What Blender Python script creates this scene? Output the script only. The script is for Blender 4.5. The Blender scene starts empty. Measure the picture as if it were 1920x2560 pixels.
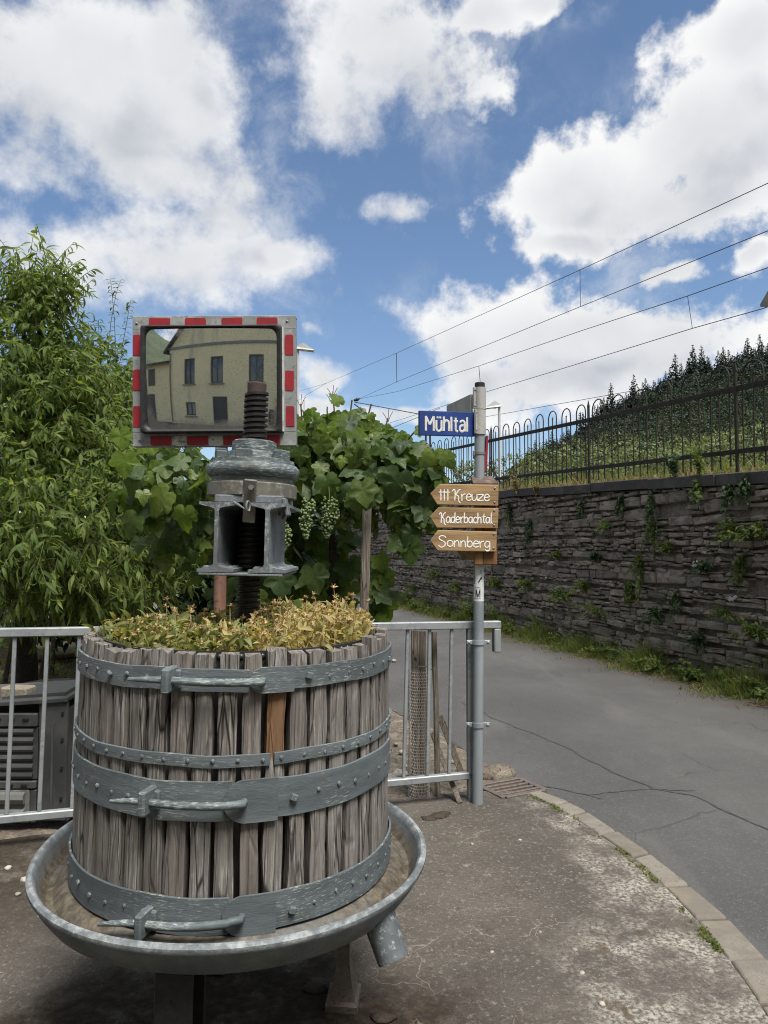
import bpy, math, random
import numpy as np
from mathutils import Vector, Matrix, Quaternion
R = math.radians
rng = np.random.default_rng(7)
random.seed(7)
S = bpy.context.scene
COL = S.collection

# ------------------------------------------------------------------ camera, sky, sun, exposure
F_PX, CAM_H = 1800.0, 1.5
PITCH = math.atan(85 / 1800)
cam_d = bpy.data.cameras.new('camera')
cam = bpy.data.objects.new('camera', cam_d)
COL.objects.link(cam)
cam.location = (0, 0, CAM_H)
cam.rotation_euler = (math.pi / 2 + PITCH, 0, 0)
cam_d.sensor_fit = 'HORIZONTAL'
cam_d.sensor_width = 36
cam_d.lens = F_PX / 1920 * 36
cam_d.clip_start = 0.05
cam_d.clip_end = 6000
S.camera = cam

SUN_EL, SUN_AZ = R(63), R(150)          # azimuth clockwise from +Y (the view direction)
SUN_DIR = Vector((math.sin(SUN_AZ) * math.cos(SUN_EL), math.cos(SUN_AZ) * math.cos(SUN_EL), math.sin(SUN_EL)))
sun_d = bpy.data.lights.new('sun', 'SUN')
sun_d.energy = 2.8
sun_d.angle = R(24)
sun_d.color = (1.0, 0.95, 0.88)
sun = bpy.data.objects.new('sun', sun_d)
COL.objects.link(sun)
sun.rotation_euler = SUN_DIR.to_track_quat('Z', 'Y').to_euler()

S.view_settings.view_transform = 'Standard'
S.view_settings.look = 'None'
S.view_settings.gamma = 1
S.view_settings.exposure = 1.14
S.view_settings.use_curve_mapping = False
S.render.engine = 'CYCLES'
S.cycles.use_denoising = True
S.cycles.filter_width = 1.1
S.cycles.max_bounces = 8
S.cycles.transparent_max_bounces = 8
S.cycles.caustics_reflective = False
S.cycles.caustics_refractive = False
S.cycles.sample_clamp_indirect = 6

_c, _s = math.cos(PITCH), math.sin(PITCH)
def ray(x, y):
    u, v = (x - 960) / F_PX, (1280 - y) / F_PX
    return Vector((u, _c - v * _s, _s + v * _c))
def at(x, y, Y):
    """point at distance Y that is seen at photograph position x, y"""
    d = ray(x, y)
    return Vector((0, 0, CAM_H)) + d * (Y / d.y)
def G(x, y, z=0.0):
    """point on the level z seen at x, y"""
    d = ray(x, y)
    return Vector((0, 0, CAM_H)) + d * ((z - CAM_H) / d.z)

# world: physical sky with cumulus clouds in the direction dome
W = bpy.data.worlds.new('World'); S.world = W; W.use_nodes = True
def build_world():
    nt = W.node_tree; nt.nodes.clear(); L = nt.links.new
    def N(t, **k):
        n = nt.nodes.new(t)
        for a, b in k.items(): setattr(n, a, b)
        return n
    def val(sock, v):
        if hasattr(v, 'is_output'): L(v, sock)
        else: sock.default_value = v
    def vm(op, a, b):
        n = N('ShaderNodeVectorMath', operation=op); val(n.inputs[0], a); val(n.inputs[1], b)
        return n.outputs['Value'] if op in ('DISTANCE', 'LENGTH', 'DOT_PRODUCT') else n.outputs[0]
    def m(op, a, b=0.0, c=0.0):
        n = N('ShaderNodeMath', operation=op); val(n.inputs[0], a); val(n.inputs[1], b); val(n.inputs[2], c); return n.outputs[0]
    def ms(v, a, b, lo=0.0, hi=1.0):
        n = N('ShaderNodeMapRange', interpolation_type='SMOOTHSTEP'); val(n.inputs[0], v)
        for i, x in enumerate((a, b, lo, hi)): n.inputs[i + 1].default_value = x
        return n.outputs[0]
    def noise(vec, sc, det, rough=.5):
        n = N('ShaderNodeTexNoise'); L(vec, n.inputs['Vector']); n.inputs['Scale'].default_value = sc
        n.inputs['Detail'].default_value = det; n.inputs['Roughness'].default_value = rough
        return n.outputs
    sky = N('ShaderNodeTexSky', sky_type='NISHITA', sun_disc=False)
    sky.sun_elevation = SUN_EL; sky.sun_rotation = SUN_AZ; sky.altitude = 100
    sky.air_density = 1.0; sky.dust_density = 0.6; sky.ozone_density = 2.2
    d = N('ShaderNodeTexCoord').outputs['Generated']
    blobs = [(250,200,330,250),(-40,200,330,300),(440,110,170,190),(400,430,300,100),(620,490,190,80),(470,300,160,160),
             (60,640,340,140),(430,650,320,115),(690,650,150,65),(560,560,120,60),
             (960,110,260,150),(850,290,140,110),(1110,190,170,140),(1210,50,170,60),(1380,10,190,40),
             (1000,520,100,52),
             (1860,80,170,120),(1780,340,270,170),(1430,480,190,130),(1650,510,280,130),(1420,610,180,50),
             (1440,850,380,140),(1150,880,130,110),(1320,970,300,90),(1720,860,190,110),
             (790,930,70,45),(760,830,45,25),(960,1030,230,26),(1660,690,150,45),(1890,640,60,50),(1225,500,22,25),(780,1010,90,40)]
    def blob_field(dd):
        wv = vm('MULTIPLY', vm('SUBTRACT', noise(dd, 3.2, 3)['Color'], (.5, .5, .5)), (.085, .085, .065))
        wv2 = vm('MULTIPLY', vm('SUBTRACT', noise(dd, 11., 3)['Color'], (.5, .5, .5)), (.05, .05, .05))
        dw = vm('ADD', vm('ADD', dd, wv), wv2)
        acc = None
        for (x, y, rx, ry) in blobs:
            c = ray(x, y).normalized()
            k = c.y
            s = (F_PX / (rx * k), F_PX / (rx * 1.0), F_PX / (ry * k))
            t = vm('DISTANCE', vm('MULTIPLY', dw, s), (c.x * s[0], c.y * s[1], c.z * s[2]))
            acc = t if acc is None else m('SMOOTH_MIN', acc, t, .35)
        n2 = noise(dd, 4.5, 6, .58)['Fac']
        return m('SUBTRACT', 1.0, acc), m('MULTIPLY', m('SUBTRACT', n2, .5), 2.0), dw
    fld, mid, dw = blob_field(d)
    up_d = vm('ADD', d, (-.028, -.010, .042))
    fld_u, mid_u, _ = blob_field(up_d)
    # unseen cumulus outside the view, its cover raised to brighten the foreground
    fwd = vm('DOT_PRODUCT', d, tuple(ray(960, 700).normalized()))
    sep = N('ShaderNodeSeparateXYZ'); L(d, sep.inputs[0])
    zz = m('ADD', m('MAXIMUM', sep.outputs[2], 0.0), .25)
    pl = N('ShaderNodeCombineXYZ'); L(m('DIVIDE', sep.outputs[0], zz), pl.inputs[0]); L(m('DIVIDE', sep.outputs[1], zz), pl.inputs[1])
    gen = m('MULTIPLY', m('SUBTRACT', noise(pl.outputs[0], 1.6, 4)['Fac'], .41), 4.0)
    far = ms(fwd, .70, .52)
    genf = m('SUBTRACT', m('ADD', gen, 1.0), m('MULTIPLY', m('SUBTRACT', 1.0, far), 4.0))
    fld = m('MAXIMUM', fld, m('SUBTRACT', genf, .75))
    n1 = noise(d, 8.5, 14, .62)['Fac']
    dens = m('ADD', m('ADD', fld, m('MULTIPLY', mid, .80)), m('MULTIPLY', m('SUBTRACT', n1, .5), 3.4))
    sepd = N('ShaderNodeSeparateXYZ'); L(d, sepd.inputs[0])
    dens = m('MULTIPLY', dens, ms(sepd.outputs[0], -.02, .16, 1.0, 2.0))      # the right-hand cumulus has crisper edges
    alpha = ms(dens, -.25, .80)
    wisp = m('MULTIPLY', ms(noise(dw, 6.0, 10, .66)['Fac'], .47, .78), ms(fld, -.9, .1))
    alpha = m('MAXIMUM', alpha, m('MULTIPLY', wisp, .55))
    # sunlit upper sides, greyer undersides and thick middles
    lit = m('SUBTRACT', m('ADD', fld, mid), m('ADD', fld_u, mid_u))
    lit = ms(lit, -.50, .40)
    core = ms(m('ADD', m('ADD', fld, m('MULTIPLY', mid, .5)), m('MULTIPLY', m('SUBTRACT', n1, .5), .9)), .12, .85)
    bright = m('ADD', 8.6, m('MULTIPLY', m('SUBTRACT', n1, .5), 2.2))
    shade = m('MULTIPLY', core, m('SUBTRACT', 1.0, m('MULTIPLY', lit, .62)))
    bright = m('MULTIPLY', m('SUBTRACT', bright, m('MULTIPLY', shade, 3.7)), CLOUD_GAIN)
    cc = N('ShaderNodeMix', data_type='RGBA'); L(shade, cc.inputs[0])
    cc.inputs[6].default_value = (1, 1, 1, 1); cc.inputs[7].default_value = (.90, .955, 1.05, 1)
    sc = vm('SCALE', cc.outputs[2], (0, 0, 0)); sc_n = sc.node; L(bright, sc_n.inputs['Scale'])
    tint = vm('MULTIPLY', sky.outputs[0], SKY_TINT)
    mix = N('ShaderNodeMix', data_type='RGBA'); L(alpha, mix.inputs[0]); L(tint, mix.inputs[6]); L(sc, mix.inputs[7])
    bg = N('ShaderNodeBackground'); bg.inputs[1].default_value = .0555; L(mix.outputs[2], bg.inputs[0])
    out = N('ShaderNodeOutputWorld'); L(bg.outputs[0], out.inputs[0])
SKY_TINT = (1.08, 1.13, 1.16)
CLOUD_GAIN = .90
build_world()

# ------------------------------------------------------------------ materials
def lin(c):
    return tuple(((v / 255) / 12.92 if v / 255 <= .04045 else ((v / 255 + .055) / 1.055) ** 2.4) for v in c) + (1,)
def col(c):
    return tuple(c) + (1,) if len(c) == 3 else tuple(c)
MAT = {}
class NT:
    def __init__(s, name):
        s.m = bpy.data.materials.new(name); s.m.use_nodes = True; s.t = s.m.node_tree; s.t.nodes.clear()
        s.out = s.n('ShaderNodeOutputMaterial'); MAT[name] = s.m; s._co = {}
    def n(s, t, **k):
        x = s.t.nodes.new(t)
        for a, b in k.items(): setattr(x, a, b)
        return x
    def l(s, a, b): s.t.links.new(a, b)
    def v(s, sock, v):
        if hasattr(v, 'is_output'): s.l(v, sock)
        else: sock.default_value = v
    def coord(s, scale=(1, 1, 1), rand=True):
        key = (tuple(scale), rand)
        if key in s._co: return s._co[key]
        tc = s.n('ShaderNodeTexCoord').outputs['Object']
        if rand:
            oi = s.n('ShaderNodeObjectInfo').outputs['Random']
            a = s.n('ShaderNodeVectorMath', operation='MULTIPLY_ADD')
            s.l(oi, a.inputs[0]); a.inputs[1].default_value = (37.1, 17.3, 29.7); s.l(tc, a.inputs[2]); tc = a.outputs[0]
        mp = s.n('ShaderNodeVectorMath', operation='MULTIPLY'); s.l(tc, mp.inputs[0]); mp.inputs[1].default_value = scale
        s._co[key] = mp.outputs[0]
        return mp.outputs[0]
    def noise(s, scale, detail=4, rough=.55, vec=None, aniso=(1, 1, 1), dist=0, rand=True):
        x = s.n('ShaderNodeTexNoise'); s.l(vec if vec is not None else s.coord(aniso, rand), x.inputs['Vector'])
        x.inputs['Scale'].default_value = scale; x.inputs['Detail'].default_value = detail
        x.inputs['Roughness'].default_value = rough; x.inputs['Distortion'].default_value = dist
        return x.outputs['Fac']
    def vor(s, scale, feature='DISTANCE_TO_EDGE', vec=None, aniso=(1, 1, 1), out='Distance', rand=True):
        x = s.n('ShaderNodeTexVoronoi', feature=feature); s.l(vec if vec is not None else s.coord(aniso, rand), x.inputs['Vector'])
        x.inputs['Scale'].default_value = scale
        return x.outputs[out]
    def ss(s, v, a, b, lo=0., hi=1.):
        x = s.n('ShaderNodeMapRange', interpolation_type='SMOOTHSTEP'); s.v(x.inputs[0], v)
        for i, q in enumerate((a, b, lo, hi)): x.inputs[i + 1].default_value = q
        return x.outputs[0]
    def math(s, op, a, b=0., c=0., clamp=False):
        x = s.n('ShaderNodeMath', operation=op, use_clamp=clamp); s.v(x.inputs[0], a); s.v(x.inputs[1], b); s.v(x.inputs[2], c); return x.outputs[0]
    def mix(s, f, a, b, blend='MIX'):
        x = s.n('ShaderNodeMix', data_type='RGBA', blend_type=blend); s.v(x.inputs[0], f)
        s.v(x.inputs[6], col(a) if isinstance(a, (tuple, list)) else a); s.v(x.inputs[7], col(b) if isinstance(b, (tuple, list)) else b); return x.outputs[2]
    def attr(s, name='var'):
        return s.n('ShaderNodeAttribute', attribute_name=name).outputs['Fac']
    def rand(s): return s.n('ShaderNodeObjectInfo').outputs['Random']
    def bump(s, h, strength=.4, dist=.01, normal=None):
        b = s.n('ShaderNodeBump'); b.inputs['Strength'].default_value = strength; b.inputs['Distance'].default_value = dist
        s.l(h, b.inputs['Height'])
        if normal is not None: s.l(normal, b.inputs['Normal'])
        return b.outputs[0]
    def bsdf(s, c, rough=.7, metal=0., normal=None, spec=.4, **k):
        p = s.n('ShaderNodeBsdfPrincipled'); s.v(p.inputs['Base Color'], col(c) if isinstance(c, (tuple, list)) else c)
        s.v(p.inputs['Roughness'], rough); s.v(p.inputs['Metallic'], metal); p.inputs['Specular IOR Level'].default_value = spec
        if normal is not None: s.l(normal, p.inputs['Normal'])
        for a, b in k.items(): s.v(p.inputs[a], b)
        return p.outputs[0]
    def end(s, sh, disp=None):
        s.l(sh, s.out.inputs[0]); return s.m

def simple(name, c, layers=(), rough=.7, metal=0., bump=None, spec=.4, rand=True, vary=0.):
    """base colour plus noise layers (scale, colour, lo, hi, detail, aniso)"""
    t = NT(name); cc = col(c)
    if vary:
        r = t.rand(); cc = t.mix(r, tuple(v * (1 - vary) for v in c[:3]), tuple(min(1, v * (1 + vary)) for v in c[:3]))
    for ly in layers:
        sc, c2, lo, hi = ly[:4]; det = ly[4] if len(ly) > 4 else 5; an = ly[5] if len(ly) > 5 else (1, 1, 1)
        cc = t.mix(t.ss(t.noise(sc, det, .6, aniso=an, rand=rand), lo, hi), cc, c2)
    nr = None
    if bump:
        an = bump[3] if len(bump) > 3 else (1, 1, 1)
        nr = t.bump(t.noise(bump[0], 6, .62, aniso=an, rand=rand), bump[1], bump[2])
    return t.end(t.bsdf(cc, rough, metal, nr, spec))

def leaf_mat(name, stops, trans=.4, rough=.5, back=None, spec=.3, bump=None, rand=True):
    """leaf colours picked by attribute var + object random; thin leaf lets light through"""
    t = NT(name)
    v = t.math('FRACT', t.math('ADD', t.attr(), t.rand())) if rand else t.attr()
    ramp = t.n('ShaderNodeValToRGB'); el = ramp.color_ramp.elements
    el[0].position = 0; el[0].color = col(stops[0]); el[1].position = 1; el[1].color = col(stops[-1])
    for i, c in enumerate(stops[1:-1]):
        e = el.new((i + 1) / (len(stops) - 1)); e.color = col(c)
    t.l(v, ramp.inputs[0]); cc = ramp.outputs[0]
    cc = t.mix(t.ss(t.noise(9, 3), .35, .75), cc, t.mix(.5, cc, tuple(x * .55 for x in stops[0])))
    nr = t.bump(t.noise(bump[0], 3), bump[1], .004) if bump else None
    p = t.bsdf(cc, rough, 0, nr, spec)
    tr = t.n('ShaderNodeBsdfTranslucent')
    t.l(t.mix(.6, cc, t.mix(1.0, cc, (1.9, 1.7, .45), 'MULTIPLY')), tr.inputs[0])
    mx = t.n('ShaderNodeMixShader'); mx.inputs[0].default_value = trans
    t.l(p, mx.inputs[1]); t.l(tr.outputs[0], mx.inputs[2])
    return t.end(mx.outputs[0])

def make_materials():
    # weathered oak: grain runs along object z
    def oak(name, c_dark, c_mid, c_pale, grain=1.0, sc=1.0):
        t = NT(name)
        g1 = t.noise(70 * sc, 8, .66, aniso=(1, 1, .055), dist=.12)
        g2 = t.noise(190 * sc, 4, .6, aniso=(1, 1, .04), dist=.1)
        big = t.noise(3.0 * sc, 4, .5)
        c = t.mix(t.ss(g1, .32, .66), c_dark, c_mid)
        c = t.mix(t.math('MULTIPLY', t.ss(g2, .50, .66), t.ss(big, .32, .62)), c, c_pale)
        r = t.rand()
        c = t.mix(t.math('MULTIPLY', t.ss(r, .7, 1.0), .3), c, t.mix(.6, c, (.17, .12, .09)))
        c = t.mix(t.ss(t.noise(1.7 * sc, 3), .55, .8, 0, .6), c, (.055, .043, .035))
        # drying checks
        ck = t.ss(t.vor(42 * sc, aniso=(1, 1, .07)), .0, .06)
        c = t.mix(t.math('MULTIPLY', t.math('SUBTRACT', 1., ck), t.ss(big, .45, .6)), c, (.025, .02, .017))
        h = t.math('ADD', t.math('MULTIPLY', g1, .8), t.math('ADD', t.math('MULTIPLY', g2, .5), t.math('MULTIPLY', ck, .35)))
        return t.end(t.bsdf(c, .88, 0, t.bump(h, .9 * grain, .006), .2))
    oak('wood_weathered', (.108, .099, .090), (.215, .202, .187), (.36, .345, .325))
    oak('wood_stake', (.07, .058, .047), (.19, .165, .14), (.30, .275, .24))
    oak('wood_old_post', (.09, .078, .062), (.21, .185, .15), (.32, .29, .25))
    t = NT('wood_sign')
    g = t.noise(14, 7, .62, aniso=(.12, 1, 1.3), dist=.5); g2 = t.noise(70, 3, .6, aniso=(.04, 1, 1))
    c = t.mix(t.ss(g, .3, .7), (.23, .145, .07), (.41, .275, .14))
    c = t.mix(t.ss(g2, .5, .7, 0, .6), c, (.12, .065, .03))
    t.end(t.bsdf(c, .55, 0, t.bump(t.math('ADD', g, g2), .35, .003), .35))
    t = NT('wood_block')
    g = t.noise(18, 7, .62, aniso=(1, 1, .08), dist=.5)
    c = t.mix(t.ss(g, .3, .7), (.13, .058, .022), (.30, .155, .062))
    t.end(t.bsdf(c, .55, 0, t.bump(g, .4, .003), .35))
    m_ = oak('wood_newer', (.108, .099, .090), (.215, .202, .187), (.36, .345, .325)); nt_ = m_.node_tree
    pb = next(n for n in nt_.nodes if n.type == 'BSDF_PRINCIPLED'); src = pb.inputs['Base Color'].links[0].from_socket
    x = NT.__new__(NT); x.m, x.t, x._co = m_, nt_, {}
    sz = x.n('ShaderNodeSeparateXYZ'); x.l(x.n('ShaderNodeTexCoord').outputs['Object'], sz.inputs[0])
    zz = x.math('ADD', sz.outputs[2], x.math('MULTIPLY', x.math('SUBTRACT', x.noise(14, 5, .6), .5), .05))
    msk = x.math('MULTIPLY', x.ss(zz, .965, .985), x.ss(zz, 1.175, 1.14))
    x.l(x.mix(x.math('MULTIPLY', msk, .85), src, x.mix(x.noise(30, 5, .6, aniso=(1, 1, .05)), (.10, .050, .022), (.24, .125, .055))), pb.inputs['Base Color'])
    simple('wood_block_cap', (.085, .055, .045), [(20, (.16, .12, .10), .45, .7)], .7, bump=(60, .4, .003))
    # chipped blue-grey paint on iron
    def paint(name, base, pale, dirt, chips=.58, streak=(1, 1, 1), metal=0., pale_hi=.72, rough=.55, sc2=50):
        t = NT(name)
        n = t.noise(9, 8, .66, aniso=streak); n2 = t.noise(sc2, 6, .68, aniso=streak); n3 = t.noise(4.3, 4, .5)
        c = t.mix(t.ss(n, .35, .7), tuple(x * .72 for x in base), tuple(x * 1.25 for x in base))
        c = t.mix(t.math('MULTIPLY', t.ss(n2, chips - .08, pale_hi), t.ss(n3, .38, .62)), c, pale)
        c = t.mix(t.ss(t.noise(5.5, 6, .7), .60, .76, 0, .8), c, dirt)
        h = t.math('ADD', t.math('MULTIPLY', n2, .7), n)
        return t.end(t.bsdf(c, t.ss(n2, .3, .7, rough - .1, rough + .2), metal, t.bump(h, .45, .003), .4))
    paint('band_paint', (.105, .124, .135), (.42, .46, .42), (.065, .066, .062), .60, (.3, .3, 2.2), sc2=150)
    paint('head_paint', (.088, .112, .120), (.46, .50, .48), (.065, .05, .038), .53, (.4, .4, 2.0), sc2=110)
    paint('beam_paint', (.135, .150, .162), (.36, .40, .42), (.045, .045, .045), .55, sc2=90)
    paint('tray_paint', (.105, .120, .130), (.38, .42, .43), (.06, .06, .055), .60)
    paint('strap_paint', (.15, .145, .125), (.34, .33, .29), (.13, .075, .04), .55)
    # tray: painted outside and rim, earthy silt lying in the channel
    t = NT('tray_dirty')
    n = t.noise(9, 8, .66); n2 = t.noise(120, 6, .68)
    c = t.mix(t.ss(n, .35, .7), (.095, .108, .118), (.17, .19, .20))
    pos = t.n('ShaderNodeTexCoord').outputs['Object']
    sx = t.n('ShaderNodeSeparateXYZ'); t.l(pos, sx.inputs[0])
    rad = t.math('SQRT', t.math('ADD', t.math('POWER', sx.outputs[0], 2), t.math('POWER', sx.outputs[1], 2)))
    rim = t.math('MULTIPLY', t.ss(rad, .560, .575), t.ss(sx.outputs[2], .562, .574))
    c = t.mix(t.math('MULTIPLY', rim, t.ss(t.noise(16, 8, .72), .42, .66, 0, .75)), c, (.40, .43, .44))
    silt = t.mix(t.ss(t.noise(38, 7, .7), .35, .7), (.055, .045, .032), (.155, .130, .095))
    nm = t.n('ShaderNodeSeparateXYZ'); t.l(t.n('ShaderNodeNewGeometry').outputs['Normal'], nm.inputs[0])
    inside = t.math('MULTIPLY', t.math('SUBTRACT', 1., t.ss(rad, .545, .565)), t.ss(nm.outputs[2], .05, .5))
    c = t.mix(t.math('MULTIPLY', inside, t.ss(t.noise(5, 6, .65), .25, .55, .35, 1.)), c, silt)
    t.end(t.bsdf(c, .62, 0, t.bump(t.math('ADD', n2, n), .5, .004), .4))
    simple('iron_dark', (.024, .024, .026), [(30, (.045, .04, .037), .45, .7), (60, (.012, .012, .012), .5, .75)], .5, .3, (120, .35, .002))
    simple('iron_rust_top', (.06, .045, .042), [(30, (.10, .06, .045), .4, .7)], .75, .2, (90, .5, .002))
    simple('galvanised', (.25, .275, .29), [(7, (.33, .355, .365), .4, .65), (40, (.20, .22, .235), .45, .7), (3, (.29, .315, .325), .45, .6)], .48, .25, (60, .12, .001))
    simple('galvanised_pole', (.27, .30, .325), [(8, (.33, .37, .40), .45, .6, 4, (1, 1, .15)), (3, (.22, .25, .275), .45, .7), (60, (.36, .38, .39), .6, .72)], .5, .25, (50, .12, .001))
    simple('mirror_frame', (.25, .26, .265), [(9, (.36, .37, .375), .48, .66), (40, (.17, .18, .185), .5, .7), (25, (.55, .55, .54), .68, .76)], .6, .1, (60, .25, .002))
    simple('steel_bolt', (.22, .23, .235), [(80, (.10, .09, .08), .5, .7)], .5, .5)
    simple('rivet_paint', (.115, .135, .145), [(120, (.32, .34, .33), .55, .7)], .55, .1)
    simple('rust_post', (.155, .078, .055), [(12, (.22, .125, .09), .45, .65, 5, (1, 1, .2)), (40, (.09, .05, .04), .5, .72)], .75, 0, (80, .3, .002))
    simple('iron_fence', (.022, .017, .016), [(18, (.060, .034, .025), .48, .70), (50, (.012, .010, .010), .5, .7)], .75, .1, (80, .4, .002))
    simple('rubber', (.012, .013, .015), [(20, (.035, .035, .035), .5, .75)], .55)
    simple('black_plastic', (.018, .019, .021), [(30, (.04, .04, .04), .5, .7)], .45)
    simple('membrane', (.03, .03, .034), [(30, (.06, .055, .05), .55, .75)], .38, spec=.6)
    simple('red_reflective', (.30, .018, .028), [(20, (.22, .02, .03), .45, .7), (90, (.42, .16, .16), .68, .8)], .5)
    simple('white_worn', (.52, .51, .48), [(22, (.16, .15, .14), .52, .66, 6, (1, 1, 2)), (70, (.3, .29, .27), .55, .7)], .7)
    simple('white_strip', (.62, .62, .60), [(40, (.35, .35, .33), .5, .7)], .6)
    simple('blue_enamel', (.012, .042, .20), [(30, (.02, .06, .25), .45, .7), (5, (.010, .033, .155), .45, .65)], .5)
    simple('white_letter', (.62, .62, .58), [(60, (.42, .43, .42), .5, .7)], .6)
    simple('white_brush', (.78, .78, .75), [(60, (.6, .6, .56), .55, .75)], .6)
    simple('sticker', (.66, .68, .68), [(30, (.55, .57, .58), .45, .7)], .45)
    simple('ink', (.012, .013, .015), [(30, (.03, .03, .03), .5, .7)], .5)
    simple('sign_back', (.36, .36, .345), [(8, (.46, .45, .43), .45, .65), (50, (.28, .28, .27), .55, .75)], .6, .1)
    simple('sign_back_dark', (.05, .052, .055), [(8, (.07, .07, .07), .45, .65)], .5, .2)
    simple('sleeve_metal', (.42, .42, .40), [(12, (.50, .50, .48), .45, .65, 4, (1, 1, .3)), (60, (.33, .33, .31), .55, .7)], .45, .35)
    simple('lamp_grey', (.46, .47, .48), [(4, (.40, .41, .42), .4, .7)], .5)
    # wall and ground
    t = NT('slate')
    v = t.math('FRACT', t.math('ADD', t.attr(), t.rand()))
    n = t.noise(7, 7, .62, aniso=(1, 1, 2.2)); n2 = t.noise(30, 5, .65, aniso=(1, 1, 2)); n3 = t.noise(1.1, 4, .5, rand=False)
    c = t.mix(v, (.19, .165, .145), (.43, .37, .32))
    c = t.mix(t.ss(v, .75, 1.0, 0, .55), c, (.20, .145, .112))
    c = t.mix(t.ss(n, .38, .68, 0, .7), c, (.060, .056, .053))
    c = t.mix(t.math('MULTIPLY', t.ss(n2, .55, .72), .5), c, (.33, .30, .275))
    c = t.mix(t.ss(n3, .52, .72, 0, .5), c, (.105, .11, .07))
    t.end(t.bsdf(c, .85, 0, t.bump(t.math('ADD', n, t.math('MULTIPLY', n2, .6)), .8, .012), .25))
    simple('mortar', (.19, .168, .15), [(5, (.30, .265, .235), .42, .65), (28, (.09, .08, .07), .5, .7), (1.3, (.08, .085, .055), .5, .7)], .95, 0, (30, .8, .012), rand=False)
    simple('lime_bloom', (.52, .51, .47), [(12, (.35, .34, .31), .45, .7)], .9, 0, (30, .6, .008))
    simple('coping', (.060, .055, .055), [(5, (.09, .083, .078), .45, .65), (24, (.15, .14, .13), .58, .75), (2, (.045, .042, .042), .45, .7)], .8, 0, (25, .5, .006), vary=.2)
    t = NT('asphalt')
    big = t.noise(.55, 5, .55, rand=False); n = t.noise(6, 6, .6, rand=False); f = t.noise(160, 3, .6, rand=False); sp = t.noise(240, 2, .6, rand=False)
    c = t.mix(t.ss(big, .35, .65), (.064, .063, .062), (.092, .091, .088))
    c = t.mix(t.ss(n, .40, .72, 0, .45), c, (.068, .067, .066))
    c = t.mix(t.ss(f, .45, .75, 0, .7), c, (.045, .044, .044))
    c = t.mix(t.ss(t.noise(60, 5, .75, rand=False), .52, .72, 0, .6), c, (.17, .168, .16))
    c = t.mix(t.ss(t.noise(44, 5, .75, rand=False), .55, .74, 0, .6), c, (.035, .034, .034))
    c = t.mix(t.ss(t.noise(1.4, 5, .62, rand=False, vec=t.coord((1.2, .35, 1), False)), .52, .68, 0, .5), c, (.115, .112, .107))
    c = t.mix(t.ss(sp, .66, .73, 0, .85), c, (.38, .37, .34))
    lf = t.ss(t.attr('edge'), .0, 1.)
    c = t.mix(t.math('MULTIPLY', lf, t.ss(t.noise(3.5, 6, .65, rand=False), .40, .62)), c, (.085, .062, .047))
    wob = t.n('ShaderNodeVectorMath', operation='MULTIPLY_ADD')
    nz = t.n('ShaderNodeTexNoise'); t.l(t.coord((1, 1, 1), False), nz.inputs['Vector']); nz.inputs['Scale'].default_value = 1.6; nz.inputs['Detail'].default_value = 6
    t.l(nz.outputs['Color'], wob.inputs[0]); wob.inputs[1].default_value = (.5, .5, 0); t.l(t.coord((1, 1, 1), False), wob.inputs[2])
    crk = t.math('MULTIPLY', t.math('SUBTRACT', 1., t.ss(t.vor(.55, vec=wob.outputs[0]), .0, .0045)), t.ss(t.noise(.8, 3, rand=False), .50, .60))
    c = t.mix(t.math('MULTIPLY', crk, .45), c, (.035, .034, .033))
    t.end(t.bsdf(c, .82, 0, t.bump(t.math('SUBTRACT', t.math('ADD', f, t.math('MULTIPLY', n, .5)), crk), .5, .006), .35))
    t = NT('footway')
    P = t.coord((1, 1, 1), False)
    big = t.noise(.9, 5, .55, rand=False); n = t.noise(7, 6, .62, rand=False); f = t.noise(120, 4, .65, rand=False); sp = t.noise(95, 2, .55, rand=False)
    c = t.mix(t.ss(big, .36, .62), (.078, .071, .062), (.118, .105, .090))
    c = t.mix(t.ss(n, .45, .75, 0, .6), c, (.062, .054, .047))
    c = t.mix(t.ss(f, .42, .72, 0, .65), c, (.045, .040, .035))
    c = t.mix(t.ss(t.noise(46, 5, .7, rand=False), .52, .70, 0, .75), c, (.23, .205, .17))
    c = t.mix(t.ss(t.noise(38, 5, .7, rand=False), .56, .72, 0, .7), c, (.040, .034, .029))
    c = t.mix(t.ss(t.noise(.75, 4, .6, vec=t.coord((1, 1, 1.3), False), rand=False), .58, .70, 0, .45), c, (.165, .135, .10))
    c = t.mix(t.ss(sp, .68, .74, 0, .7), c, (.36, .33, .28))
    # weathered pale aggregate strip along the kerb
    ke = t.math('MULTIPLY', t.attr('edge'), t.ss(t.noise(4.5, 7, .7, rand=False), .40, .62))
    agg = t.mix(t.ss(t.noise(60, 5, .7, rand=False), .38, .62), (.085, .076, .066), (.36, .335, .29))
    c = t.mix(ke, c, agg)
    c = t.mix(t.math('MULTIPLY', t.attr('edge'), t.ss(t.noise(2.6, 4, .6, rand=False, vec=t.coord((1.3, 1.0, 1), False)), .60, .66, 0, .8)), c, (.075, .056, .034))
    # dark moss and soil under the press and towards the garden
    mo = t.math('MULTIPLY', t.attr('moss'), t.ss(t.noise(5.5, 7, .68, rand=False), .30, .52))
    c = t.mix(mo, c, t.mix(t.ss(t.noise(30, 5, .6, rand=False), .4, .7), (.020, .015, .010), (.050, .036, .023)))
    # pale hairline crusts
    wob = t.n('ShaderNodeVectorMath', operation='MULTIPLY_ADD')
    nz = t.n('ShaderNodeTexNoise'); t.l(P, nz.inputs['Vector']); nz.inputs['Scale'].default_value = 7; nz.inputs['Detail'].default_value = 5
    t.l(nz.outputs['Color'], wob.inputs[0]); wob.inputs[1].default_value = (.22, .22, 0); t.l(P, wob.inputs[2])
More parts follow.
